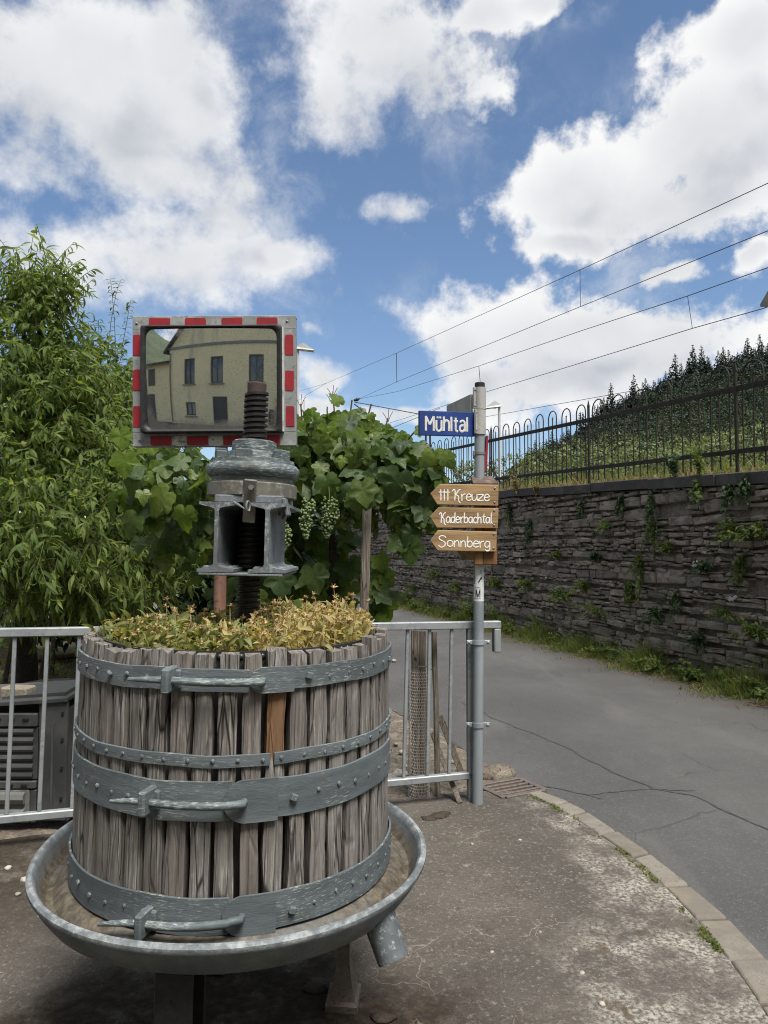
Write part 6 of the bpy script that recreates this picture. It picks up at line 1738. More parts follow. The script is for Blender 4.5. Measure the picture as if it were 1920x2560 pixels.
plank('dark plank leaning with its foot by the sign pole', at(1080, 1832, 4.55), G(1150, 2008), .030)
def chicken_wire():
    b = G(1048, 1988); z0_, z1_ = .0, at(1048, 1668, b.y).z; r = .072; m = MB(); hx = .022; rows = int((z1_ - z0_) / (hx * .8)); colsn = 18
    seen = set()
    def P(i, j, k): return None
    for j in range(rows):
        for i in range(colsn):
            a0 = -1.9 + 3.8 * (i + .5 * (j % 2)) / colsn; da = 3.8 / colsn / 2; z = z0_ + j * hx * .8
            def q(a, zz): return Vector((b.x + (r + .004 * math.sin(a * 3 + zz * 9)) * math.sin(a) * .9, b.y - .0 - r * math.cos(a), zz))
            m.tube([q(a0 - da, z), q(a0, z + hx * .3)], .0012, 3, False); m.tube([q(a0, z + hx * .3), q(a0 + da, z)], .0012, 3, False); m.tube([q(a0, z + hx * .3), q(a0, z + hx * .8)], .0012, 3, False)
    o = m.build('chicken_wire', 'wire_mesh', None, b); o.location = b; tag(o, 'roll of rusty chicken wire wrapped round the posts behind the railing', 'wire mesh')
chicken_wire()
o = MB().tube([at(1027, 1667, 4.28), at(1045, 1668, 4.26), at(1064, 1666, 4.27), at(1080, 1674, 4.28)], .003, 5).build('binding_wire', 'wire_dark', None); tag(o, 'twisted binding wire tied round the wooden posts', 'wire')

# ------------------------------------------------------------------ garden things on the left
def composter():
    x1 = at(180, 1900, 4.0).x; Yf = 3.93; base = Vector((x1 - .45, Yf + .3, 0))
    T = thing('composter', 'dark grey plastic composter with ribbed side behind the left railing', 'composter', base); b = base
    zt = .60
    def panel(xa, xb, za, zb_, y, name, mat, ribs=0):
        m = MB(); m.box(((xa + xb) / 2, y + .015, (za + zb_) / 2), (xb - xa, .03, zb_ - za), ch=.006)
        o = m.build(name, mat, T, b)
        for k in range(ribs):
            z = za + (zb_ - za) * (k + .5) / ribs
            MB().tube([(xa + .02, y + .004, z), (xb - .02, y + .004, z)], (zb_ - za) / ribs * .40, 8).build('rib', mat, o, b)
        return o
    xm = at(108, 1900, 4.0).x
    p1_ = panel(xm - .75, xm, .245, zt - .075, Yf, 'rib_panel', 'composter_plastic', 6)
    p2_ = panel(xm - .75, xm, zt - .072, zt, Yf - .012, 'top_rim', 'composter_plastic')
    panel(xm - .75, xm, .20, .242, Yf - .012, 'middle_rim', 'composter_plastic')
    for k in range(5):
        for z in (zt - .03, .222): MB().box((xm - .06 - k * .075, Yf - .014, z), (.032, .012, .010)).build('slot', 'pit_dark', p2_, b)
    panel(xm + .004, x1, .03, zt + .06, Yf - .004, 'corner_panel', 'composter_plastic')
    cp = T.children[-1]
    for z in (.60, .46, .31, .15): MB().box((x1 - .022, Yf - .006, z), (.013, .012, .016)).build('slot', 'pit_dark', cp, b)
    MB().box((x1 - .075, Yf - .006, .30), (.012, .006, .5)).build('groove', 'composter_plastic', cp, b)
    # lower pale lattice panel
    panel(xm - .75, xm - .035, .02, .196, Yf - .008, 'lower_panel', 'composter_pale', 2)
    panel(xm - .034, xm, .02, .196, Yf - .006, 'lower_edge', 'composter_plastic')
    # sides, back and lid
    m = MB(); m.box((x1 - .015, Yf + .20, .32), (.03, .36, .60)); m.box((x1 - .45, Yf + .40, .32), (.9, .03, .60)); m.build('side', 'composter_plastic', T, b)
    V = [(xm - .80, Yf - .02, zt + .004), (x1 + .004, Yf - .02, zt + .064), (x1 + .004, Yf + .40, zt + .09), (xm - .80, Yf + .40, zt + .04)]
    m = MB(); m.prism([Vector(v) for v in V], (0, 0, .018)); m.build('lid', 'composter_plastic', T, b)
    V = [(xm - .22, Yf + .04, zt + .056), (x1 - .03, Yf + .04, zt + .082), (x1 - .02, Yf + .30, zt + .105), (xm - .18, Yf + .30, zt + .085)]
    MB().prism([Vector(v) for v in V], (0, 0, .022)).build('lid_flap', 'composter_plastic', T, b)
    c = at(36, 1760, Yf + .06); o = MB().box((0, 0, 0), (.155, .10, .082), rotm('Z', -.12), ch=.008).build('concrete_block', 'concrete_block', None); o.location = (c.x, Yf + .10, zt + .083); tag(o, 'yellowish concrete block weighing down the composter lid', 'block')
composter()
def blue_barrel():
    c = at(112, 1800, 4.9); T = thing('blue_barrel', 'blue plastic barrel with dark lid peeping out behind the composter', 'barrel', (c.x, 5.0, 0))
    prof = [(.0, 0), (.22, 0), (.235, .02), (.25, .35), (.235, .68), (.23, .70)]
    MB().lathe(prof, 28).build('body', 'blue_plastic', T, smooth=True)
    MB().lathe([(.0, .745), (.225, .745), (.245, .735), (.248, .70), (.235, .69)], 28).build('lid', 'black_plastic', T, smooth=True)
    T.scale = (1, 1, .74)
blue_barrel()
def ladder():
    Y = 6.6; T = thing('ladder', 'aluminium ladder leaning at the left edge against the peach tree', 'ladder', at(-40, 1700, Y)); b = T.location
    for (x0, y0_, x1, y1_) in ((-62, 1740, 22, 1452), (-30, 1740, 44, 1452)): MB().beam(at(x0, y0_, Y - .4), at(x1, y1_, Y + .1), .028, .060, up=(0, -1, .2), ch=.003).build('rail', 'aluminium', T, b)
    for k in range(6):
        u = (k + .3) / 6; y = 1740 + (1452 - 1740) * u; MB().tube([at(-62 + 84 * u, y, Y - .4 + .5 * u), at(-30 + 74 * u, y, Y - .4 + .5 * u)], .014, 7).build('rung', 'aluminium', T, b)
ladder()
p_ = [G(-60, 1668), G(20, 1664), G(90, 1662), G(160, 1656), G(215, 1650), G(330, 1640)]
o = MB().tube([q + Vector((0, 0, .07)) for q in p_], .045, 8).build('clay_pipe', 'clay_pipe', None); tag(o, 'reddish brown pipe lying across the garden behind the composter', 'pipe')

# ------------------------------------------------------------------ leaf templates: along +y, normal +z, length 1
def vine_template(droop=.25, fold=.16, seed=0):
    half = [(.0, .02), (.13, -.13), (.30, -.14), (.47, .02), (.43, .15), (.52, .22), (.60, .40), (.50, .50), (.36, .50), (.33, .60), (.27, .74), (.13, .86)]
    r = random.Random(seed); out = [(x * (1 + r.uniform(-.06, .06)), y + r.uniform(-.02, .02)) for x, y in half] + [(0, 1.0)]
    out += [(-x * (1 + r.uniform(-.06, .06)), y + r.uniform(-.02, .02)) for x, y in half[:0:-1]]
    c = np.array((0, .30)); n = len(out); P = np.array(out)
    inner = c + (P - c) * .55
    def z(p): return fold * abs(p[0]) * .9 - .55 * fold * p[0] ** 2 * 3 - droop * max(0, p[1]) ** 2 + .03 * math.sin(p[0] * 19 + p[1] * 7 + seed)
    V = [(c[0], c[1], z(c))] + [(p[0], p[1], z(p)) for p in inner] + [(p[0], p[1], z(p) + r.uniform(-.03, .02)) for p in P]
    F = []
    for i in range(n):
        j = (i + 1) % n
        F += [(0, 1 + i, 1 + j), (1 + i, 1 + n + i, 1 + n + j), (1 + i, 1 + n + j, 1 + j)]
    return np.array(V), np.array(F)
def strip_template(w=.11, seg=5, curl=.5, fold=.35, shape=.8):
    V, F = [], []
    for k in range(seg + 1):
        t = k / seg; a = curl * t * 1.6; y = math.sin(a) / (curl * 1.6) if curl else t; zc = -(1 - math.cos(a)) / (curl * 1.6) if curl else 0
        ww = w * (math.sin(math.pi * min(.985, max(.03, t ** shape)))) + .004
        V += [(-ww, y, zc + ww * fold), (0, y, zc), (ww, y, zc + ww * fold)]
    for k in range(seg):
        a = k * 3; F += [(a, a + 1, a + 4, a + 3), (a + 1, a + 2, a + 5, a + 4)]
    return np.array(V), np.array(F)
VINE_T = [vine_template(.22, .16, 1), vine_template(.45, .22, 2), vine_template(.10, .34, 3), vine_template(.6, .1, 4)]
PEACH_T = [strip_template(.105, 5, .55, .5), strip_template(.095, 5, 1.0, .7), strip_template(.11, 5, .3, .35), strip_template(.09, 6, 1.7, .8)]
OVAL_T = [strip_template(.24, 4, .5, .3, .7), strip_template(.20, 4, .9, .4, .8)]

def leaf_set(parent, items, templates, mat, name_many, singles=0, score=None, twist=True):
    """items: arrays pos, axis, nrm, size, var. The leaves that show largest become objects, the rest one stuff part."""
    pos, ax, nr, sz, va = items; n = len(pos); M = frames(ax, nr) * sz[:, None, None]
    which = rng.integers(0, len(templates), n)
    idx = np.argsort(-score)[:singles] if singles else np.array([], int)
    single = np.zeros(n, bool); single[idx] = True
    base = np.array(parent.location)
    Vs, Fs, As, o = [], [], [], 0
    for k, (tv, tf) in enumerate(templates):
        q = np.where((which == k) & ~single)[0]
        if not len(q): continue
        v, f_, a = scatter(tv, tf, M[q], pos[q] - base, va[q]); Vs.append(v); Fs.append(f_ + o); As.append(a); o += len(v)
    if Vs:
        ob = link(name_many, np_mesh(name_many, np.concatenate(Vs), np.concatenate(Fs), var=np.concatenate(As), smooth=True), mat, parent); tag(ob, kind='stuff')
    if singles:
        mes = []
        for tv, tf in templates:
            me = np_mesh('leaf', tv, tf, var=np.zeros(len(tv)), smooth=True); me.materials.append(MAT[mat]); mes.append(me)
        for i in idx:
            l = bpy.data.objects.new('leaf', mes[which[i]]); COL.objects.link(l); l.parent = parent
            m4 = Matrix(M[i].tolist()).to_4x4(); m4.translation = Vector((pos[i] - base).tolist()); l.matrix_local = m4
def view_px(pos):
    d = pos - np.array([0, 0, CAM_H]); dep = d[:, 1] * _c + d[:, 2] * _s; up = -d[:, 1] * _s + d[:, 2] * _c
    return 960 + F_PX * d[:, 0] / dep, 1280 - F_PX * up / dep, dep
def lobe_points(cx, cy, rx, ry, Y, rY, n, shell=.35):
    c = np.array(at(cx, cy, Y)); k = Y / F_PX
    u = unit(n) * (shell + (1 - shell) * rng.uniform(0, 1, (n, 1)) ** .6)
    return c + u * [rx * k, rY, ry * k], u

# ------------------------------------------------------------------ peach tree
def tree_leaves(lobes, per_twig, leaf_len, droop=.9):
    P, A, N_, S_, twigs = [], [], [], [], []
    for (cx, cy, rx, ry, Y, rY, n, up) in lobes:
        base, u = lobe_points(cx, cy, rx, ry, Y, rY, n, .25)
        for b, o in zip(base, u):
            d = o * .7 + rng.normal(size=3) * .45 + np.array([0, -.15, up]); d /= np.linalg.norm(d); L = rng.uniform(.22, .5) * (1.4 if up > .8 else 1)
            sag = np.array([0, 0, -1]) * .25 * (0 if up > .8 else 1)
            m = int(rng.integers(per_twig[0], per_twig[1])); tw = [b + d * L * t + sag * (L * t) ** 2 * 2 for t in (0, .35, .7, 1.)]
            twigs.append(tw)
            for k in range(m):
                t = (k + .6) / m; p = b + d * L * t + sag * (L * t) ** 2 * 2
                r_ = rng.normal(size=3); r_ -= d * r_.dot(d); r_ /= np.linalg.norm(r_)
                a = r_ * .75 + d * (.55 if t < .8 else 1.1) + np.array([0, 0, -droop * (.4 if up > .8 else rng.uniform(.5, 1.3))])
                nn = np.array([0, -.35, .8]) + rng.normal(size=3) * .45 - d * .1
                P.append(p); A.append(a); N_.append(nn); S_.append(leaf_len * rng.uniform(.45, 1.3))
    n = len(P); return np.array(P), np.array(A), np.array(N_), np.array(S_), rng.uniform(0, 1, n), twigs
def limbs(T, specs, mat='bark', name='branch'):
    b = T.location
    for pts, rad in specs: MB().tube([Vector(p) for p in pts], rad, 8).build(name, mat, T, b, smooth=True)
def twig_part(T, twigs, r=.004, mat='twig', every=1):
    m = MB(); b = T.location
    for tw in twigs[::every]: m.tube([Vector(p) for p in tw], [r, r * .8, r * .6, r * .4], 4, False)
    o = m.build('twigs', mat, T, b); tag(o, kind='stuff')
def peach():
    bs = G(62, 1742); bs.z = 0; Yb = bs.y
    T = thing('peach_tree', 'peach tree with long drooping green leaves filling the left side', 'tree', bs)
    Yc = 6.6
    fork = at(52, 1475, Yc + .3)
    MB().tube([bs - Vector((0, 0, .1)), bs.lerp(fork, .35) + Vector((.03, 0, 0)), bs.lerp(fork, .7), fork], [.13, .105, .095, .10], 12).build('trunk', 'bark', T, bs, smooth=True)
    B = []
    for pts, r0 in ([[(52,1475,Yc+.3),(20,1420,6.5),(-60,1330,6.2)], .07], [[(52,1475,Yc+.3),(70,1380,6.5),(75,1200,6.5),(95,950,6.3),(105,790,6.2)], .085], [[(62,1460,Yc+.3),(130,1330,6.5),(200,1150,6.5),(240,980,6.6)], .06], [[(80,1110,6.4),(140,1170,6.2),(200,1200,5.9),(216,1225,5.85),(208,1262,5.85)], .022], [[(70,1300,6.4),(170,1260,6.4),(280,1290,6.4),(380,1350,6.4)], .035], [[(75,1200,6.5),(20,1100,6.3),(-20,950,6.2)], .05], [[(60,1420,6.5),(110,1390,6.0),(150,1420,5.6)], .04], [[(90,1010,6.3),(60,850,6.2),(55,740,6.2)], .03], [[(220,1160,6.5),(228,1040,6.7),(232,960,6.8)], .022]):
        P = [at(*q) for q in pts]; B.append((P, list(np.linspace(r0, r0 * .35, len(P)))))
    limbs(T, B)
    lobes = [(55,1020,160,260,6.3,.9,190,.1),(190,1105,150,200,6.6,.9,180,.05),(-20,1150,150,300,6.1,.9,110,0),(90,1340,190,130,5.6,.6,150,-.2),(300,1330,190,150,6.2,.7,170,-.2),(40,1240,180,140,5.7,.6,90,-.2),(235,1190,140,120,6.2,.6,90,0),(20,930,120,150,6.3,.7,100,.2),(105,800,60,110,6.2,.35,60,.5),(145,985,100,130,6.4,.6,90,.15),(110,1430,150,60,5.7,.5,50,-.3),(390,1260,130,120,6.6,.5,70,-.1),(260,1460,150,60,6.2,.5,40,-.2),(60,730,38,70,6.2,.2,18,.6),(135,710,32,70,6.2,.2,16,.6),(270,1060,110,130,6.9,.5,80,.1)]
    lobes = [(a, b, c, d, e, f_, int(n * 1.5), u) for (a, b, c, d, e, f_, n, u) in lobes]
    P, A, N_, S_, va, tw = tree_leaves(lobes, (10, 17), .112)
    x, y, dep = view_px(P); vis = (x > 5) & (x < 330) & (y > 560) & (y < 1560)
    sc = S_ / dep * vis * (1 + .0 * P[:, 1]); sc = sc + .5 * vis * (dep < np.quantile(dep[vis], .12)) * S_
    leaf_set(T, (P, A, N_, S_, va), PEACH_T, 'peach_leaf', 'crown', 300, sc)
    twig_part(T, tw)
    return T
peach()
# curled top shoots and upright pear shoots
def pear():
    bs = G(330, 1660); bs.z = 0; bs.y = 8.2; bs.x = (330 - 960) / F_PX * 8.2
    T = thing('pear_tree', 'lighter green tree with thin upright shoots between peach tree and mirror', 'tree', bs)
    MB().tube([bs, at(320, 1300, 8.0), at(300, 1060, 7.9)], [.08, .06, .02], 8).build('trunk', 'bark', T, bs, smooth=True)
    lobes = [(285,1020,85,140,7.7,.6,130,.35),(225,985,75,110,7.6,.5,80,.35),(320,1090,70,120,7.6,.5,70,.2)]
    P, A, N_, S_, va, tw = tree_leaves(lobes, (9, 14), .10, .5)
    shoots = [[(268,900,7.5),(278,800,7.5),(290,735,7.5),(302,700,7.5)],[(290,900,7.5),(286,800,7.5),(280,730,7.5),(276,697,7.5)],[(305,870,7.5),(318,800,7.5),(326,752,7.5)],[(250,900,7.5),(246,800,7.5)],[(190,840,7.4),(196,770,7.4),(203,735,7.4)]]
    p2, a2, n2, s2 = [], [], [], []
    for sh in shoots:
        pts = [np.array(at(*q)) for q in sh]; tw.append([pts[0], pts[len(pts) // 3], pts[2 * len(pts) // 3], pts[-1]])
        for k in range(26):
            t = k / 25 * (len(pts) - 1); i = min(int(t), len(pts) - 2); p = pts[i] * (1 - t + i) + pts[i + 1] * (t - i); sd = 1 if k % 2 else -1
            p2.append(p); a2.append((sd * .9, rng.normal() * .3, rng.uniform(-.1, .7))); n2.append((0, -.4, 1)); s2.append(.075 * rng.uniform(.7, 1.2))
    P = np.r_[P, p2]; A = np.r_[A, a2]; N_ = np.r_[N_, n2]; S_ = np.r_[S_, s2]; va = rng.uniform(0, 1, len(P))
    leaf_set(T, (P, A, N_, S_, va), OVAL_T, 'pear_leaf', 'crown'); twig_part(T, tw)
pear()
# peaches hang in the tree
for i, (x, y, Y, w) in enumerate(((190,1232,5.75,'right of the bare grey bough end'),(176,1256,5.75,'just under the bare grey bough'),(252,1232,6.0,'left of the mirror post at branch height'),(220,1358,5.8,'low in the middle of the peach tree'),(60,1112,5.7,'high beside the upper left bough'),(22,1130,5.7,'near the left edge among upper leaves'),(106,1204,5.7,'in the centre of the peach foliage'),(158,1065,5.8,'topmost in the peach foliage'),(90,1322,5.6,'in the lower left of the peach foliage'))):
    c = at(x, y, Y); T = thing('peach', 'small unripe green peach hanging ' + w, 'peach', c, 'peaches in the tree')
    m = MB(); m.lathe([(.0, .030), (.006, .031), (.018, .026), (.028, .010), (.030, -.004), (.024, -.020), (.012, -.029), (0, -.031)], 14); m.build('fruit', 'peach_skin', T, smooth=True)
    MB().tube([(0, 0, .028), (.004, 0, .06)], .002, 5).build('stalk', 'twig', T)
# dark shrubbery closing the garden behind
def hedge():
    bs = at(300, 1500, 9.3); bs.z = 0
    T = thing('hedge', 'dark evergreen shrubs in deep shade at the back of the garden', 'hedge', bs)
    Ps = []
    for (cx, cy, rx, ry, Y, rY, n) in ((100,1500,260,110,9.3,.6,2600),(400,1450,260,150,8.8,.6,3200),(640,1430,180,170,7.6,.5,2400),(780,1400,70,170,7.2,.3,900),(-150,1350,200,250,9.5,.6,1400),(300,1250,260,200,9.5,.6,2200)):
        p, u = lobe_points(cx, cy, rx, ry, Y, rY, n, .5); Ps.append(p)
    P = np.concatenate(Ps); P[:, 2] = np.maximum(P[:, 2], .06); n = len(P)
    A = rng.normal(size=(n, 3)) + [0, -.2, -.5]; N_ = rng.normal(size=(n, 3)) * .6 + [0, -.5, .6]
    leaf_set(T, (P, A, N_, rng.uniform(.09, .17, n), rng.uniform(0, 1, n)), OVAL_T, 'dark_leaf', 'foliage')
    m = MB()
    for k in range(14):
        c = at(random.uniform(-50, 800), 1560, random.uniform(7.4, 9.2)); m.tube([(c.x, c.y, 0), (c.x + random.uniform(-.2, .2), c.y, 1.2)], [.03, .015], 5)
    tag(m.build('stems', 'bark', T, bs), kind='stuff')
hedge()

# ------------------------------------------------------------------ grapevine
VINE_Y = 4.75
def vine():
    bs = Vector((at(842, 1500, 4.95).x, 4.95, 0))
    T = thing('grapevine', 'grapevine with large lobed leaves trained on stakes behind the mirror', 'vine', bs)
    lobes = [(760,1090,110,60,4.95,.35,85),(850,1075,90,60,4.9,.3,80),(830,1140,120,80,4.85,.35,120),(930,1140,110,70,4.75,.35,85),(700,1180,100,90,4.75,.3,85),(990,1200,90,70,4.65,.3,50),(1065,1175,45,60,4.50,.15,22),(1030,1270,50,60,4.5,.15,18),(1000,1130,60,35,4.6,.2,14),(1090,1290,30,60,4.42,.1,6),(1020,1340,25,45,4.45,.1,4),(470,1190,160,75,4.6,.3,70),(380,1230,90,70,4.45,.25,28),(560,1300,180,120,5.0,.3,95),(430,1330,110,90,4.8,.3,30),(740,1430,120,110,5.0,.25,75),(700,1330,100,90,5.1,.2,45),(850,1400,60,130,5.0,.2,34),(945,1470,22,75,4.65,.1,16),(930,1540,20,28,4.6,.08,5),(690,1050,60,40,4.9,.3,30),(890,1230,100,60,4.65,.25,40),(600,1430,160,90,5.2,.2,45),(835,1210,150,60,5.1,.2,60)]
    P, A, N_, S_ = [], [], [], []
    for (cx, cy, rx, ry, Y, rY, n) in lobes:
        p, u = lobe_points(cx, cy, rx, ry, Y, rY, int(n * 1.3), .2)
        for q, o in zip(p, u):
            a = np.array([o[0] * .5 + rng.normal() * .55, -.35 + rng.normal() * .35, -.75 + rng.normal() * .45]); nn = np.array([rng.normal() * .45 + o[0] * .3, -.75 + rng.normal() * .35, .75 + rng.normal() * .4])
            P.append(q); A.append(a); N_.append(nn); S_.append(rng.uniform(.06, .15))
    # a few leaves picked out in the photograph
    for (x, y, Y, s_, tx, tz, nx, nz) in ((1000,1180,4.35,.20,-.3,-.9,.2,.4),(1070,1215,4.38,.19,-.2,-.95,-.1,.4),(1085,1130,4.4,.18,.1,-.9,.3,.7),(890,1215,4.42,.20,.1,-1,.0,.5),(940,1190,4.5,.18,-.2,-.9,.4,.4),(815,1190,4.45,.15,.2,-.9,.1,.7),(560,1190,4.3,.17,-.8,-.6,-.1,.5),(420,1230,4.25,.18,-.7,-.6,.2,.6),(340,1290,4.25,.15,-.5,-.8,.0,.4),(700,1430,4.6,.18,.1,-1,.1,.5),(780,1420,4.6,.18,.3,-1,.2,.5),(730,1510,4.5,.16,.2,-1,.2,.4),(640,1480,4.7,.17,-.1,-1,.1,.5),(905,1205,4.22,.16,.2,-1,.0,.5),(932,1222,4.24,.14,-.3,-.9,.2,.5),(885,1235,4.26,.13,.3,-.9,-.2,.4),(1010,1300,4.45,.17,.5,-.8,.2,.5),(1025,1350,4.4,.17,.0,-1,-.6,.2),(1045,1265,4.4,.16,.6,-.6,.3,.6)):
        P.append(np.array(at(x, y, Y))); A.append((tx, -.1, tz)); N_.append((nx, -1., nz)); S_.append(s_)
    P, A, N_, S_ = map(np.array, (P, A, N_, S_))
    x, y, dep = view_px(P); sc = S_ / dep ** 1.6
    leaf_set(T, (P, A, N_, S_, rng.uniform(0, 1, len(P))), VINE_T, 'vine_leaf', 'inner_foliage', 290, sc)
    # young sunlit tips and the yellow leaves
    yt = [(300,1075,4.2,.125,.2,-.9,.5),(310,1135,4.15,.145,.1,-1,.5),(462,1270,4.15,.14,-.1,-1,.5),(850,1010,4.7,.10,-.3,.6,.8),(870,1035,4.7,.13,.3,-.7,.8),(842,1040,4.7,.13,-.4,-.6,.6),(910,1060,4.7,.12,.2,-.9,.6),(925,1035,4.7,.06,.3,-.5,.8),(965,1065,4.65,.07,.2,-.6,.7),(1000,1082,4.6,.06,.4,-.4,.7),(985,1095,4.6,.14,.5,-.6,.5),(1040,1075,4.5,.08,.6,-.1,.5),(750,1055,4.7,.10,-.3,-.7,.5),(765,1045,4.7,.07,.2,.5,.9),(1000,1120,4.5,.15,.5,-.5,.3),(790,1030,4.75,.12,-.5,-.3,.7),(880,1080,4.6,.16,.3,-.8,.5),(820,1070,4.6,.15,-.3,-.8,.5),(1110,1135,4.4,.12,.4,-.5,.3),(1095,1195,4.35,.1,.5,-.6,.4),(390,1100,4.6,.15,-.6,-.4,.6),(420,1085,4.7,.14,-.4,-.4,.8),(945,1390,4.6,.13,.4,-.7,.4),(960,1430,4.62,.12,.5,-.7,.5),(955,1500,4.6,.16,.2,-1,.4),(935,1545,4.55,.17,.3,-1,.4),(850,1480,5.1,.14,.1,-.8,.6),(865,1420,5.1,.14,-.1,-.8,.6),(330,1250,4.4,.09,.2,-.7,.7),(320,1240,4.4,.10,-.4,-.7,.6)]
    me = []
    for tv, tf in VINE_T: m_ = np_mesh('leaf', tv, tf, var=np.zeros(len(tv)), smooth=True); m_.materials.append(MAT['vine_leaf_young']); me.append(m_)
    for (x, y, Y, s_, tx, tz, nz) in yt:
        l = bpy.data.objects.new('leaf', random.choice(me)); COL.objects.link(l); l.parent = T
        Mx_ = frames(np.array([[tx, -.1, tz]]), np.array([[random.uniform(-.4, .4), -1, nz]]))[0] * s_
        m4 = Matrix(Mx_.tolist()).to_4x4(); m4.translation = at(x, y, Y) - bs; l.matrix_local = m4; l['label'] = 'bright yellow-green leaf'
    def cane(pts, r): MB().tube([at(*q) for q in pts], r, 6).build('cane', 'cane', T, bs, smooth=True)
    MB().tube([bs, at(838, 1500, 4.95), at(830, 1350, 4.95), at(820, 1210, 4.9)], [.035, .03, .025, .02], 8).build('trunk', 'bark', T, bs, smooth=True)
    for pts in ([(820,1210,4.9),(900,1180,4.8),(1000,1220,4.6),(1090,1330,4.5)],[(820,1210,4.9),(700,1190,4.8),(560,1200,4.7),(420,1180,4.6),(340,1230,4.5)],[(850,1150,4.8),(870,1080,4.75),(880,1000,4.72)],[(980,1150,4.7),(1010,1110,4.65),(1048,1066,4.55)],[(760,1120,4.8),(755,1060,4.8),(752,1010,4.8)],[(900,1130,4.75),(915,1060,4.72),(928,1010,4.7)],[(830,1120,4.8),(836,1030,4.8),(832,985,4.8)],[(950,1260,4.6),(1020,1290,4.5),(1085,1320,4.45)],[(945,1130,4.7),(960,1080,4.7),(970,1045,4.7)],[(640,1180,4.8),(650,1300,4.9),(690,1450,4.9)],[(420,1180,4.6),(450,1120,4.6),(480,1085,4.6)],[(1000,1180,4.55),(1050,1170,4.45),(1110,1160,4.4)]): cane(pts, .0055)
    # tendrils at the tips
    for (x, y) in ((832,985),(752,1008),(970,1045),(830,1000)):
        for dx, dy in ((-14, -14), (12, -16), (2, -22)): cane([(x, y + 10, 4.75), (x + dx * .6, y + dy * .5, 4.75), (x + dx, y + dy, 4.75)], .0022)
vine()
def stakes():
    for (xt, yt, xb, Y, w, lab) in ((919,1215,903,4.36,.055,'tall weathered grey vine stake right of the press'),(840,1340,848,5.05,.045,'shaded vine stake behind the flowers'),(757,1300,752,5.1,.04,'thin dark vine stake behind the iron screw')):
        tp = at(xt, yt, Y); xb_ = at(xb, 1600, Y); bt = Vector((xb_.x - .01, Y, 0)); m = MB().beam(bt - Vector((0, 0, .05)), tp, w, w, up=(0, -1, 0), ch=.006); o = m.build('vine_stake', 'wood_stake', None, bt); o.location = bt; tag(o, lab, 'stake', 'vine stakes')
stakes()
o = MB().tube([at(300, 1215, 4.75), at(700, 1190, 4.7), at(920, 1185, 4.64), at(1110, 1200, 4.5)], .0022, 5).build('trellis_wire', 'wire_dark', None); tag(o, 'thin trellis wire carrying the grapevine', 'wire')
def grapes():
    sph = MB(); 
    V, F = [], []
    m = MB().lathe([(0, 1), (.62, .78), (1, .12), (.78, -.62), (0, -1)], 7)
    tv, tf = np.array(m.v), m.f
    for i, (x, y0_, y1_, w, Y, lab) in enumerate(((822,1238,1340,23,4.42,'large full green grape cluster hanging left of the tall stake'),(768,1240,1342,19,4.42,'long green grape cluster beside the press head'),(870,1250,1322,14,4.6,'small shaded grape cluster between leaf and large cluster'),(935,1250,1342,15,4.7,'shaded grape cluster just right of the tall stake'),(980,1222,1345,15,4.55,'slender grape cluster near the wooden arrow boards'),(712,1300,1375,16,4.6,'shaded grape cluster right of the steel beams'),(508,1225,1325,17,4.75,'shaded grape cluster left of the press head'),(886,1188,1240,15,4.7,'grape cluster high up against the stake'))):
        top, bot = at(x, y0_, Y), at(x, y1_, Y); H = top.z - bot.z; k = Y / F_PX; T = thing('grape_cluster', lab, 'grapes', top, 'grape clusters on the vine')
        n = int(70 + 6 * w); t = rng.uniform(0, 1, n) ** .8; wid = w * k * np.interp(t, [0, .15, .5, .8, 1], [.55, 1, .95, .55, .15])
        a = rng.uniform(0, 6.283, n); rr = np.sqrt(rng.uniform(.25, 1, n)) * wid
        pos = np.stack([rr * np.cos(a) + .01 * np.sin(t * 5 + i), rr * np.sin(a) * .8, -t * H - .012], 1); r_ = .0090 * rng.uniform(.75, 1.15, n)
        Vs = (tv[None] * r_[:, None, None] + pos[:, None, :]).reshape(-1, 3); off = len(tv); Fs = [tuple(q + j * off for q in f_) for j in range(n) for f_ in tf]
        link('berries', np_mesh('berries', Vs, Fs, smooth=True), 'grape', T)
        MB().tube([(0, 0, .05), (.004, 0, 0), (0, 0, -H * .8)], [.003, .003, .0015], 5).build('stem', 'green_stem', T)
grapes()

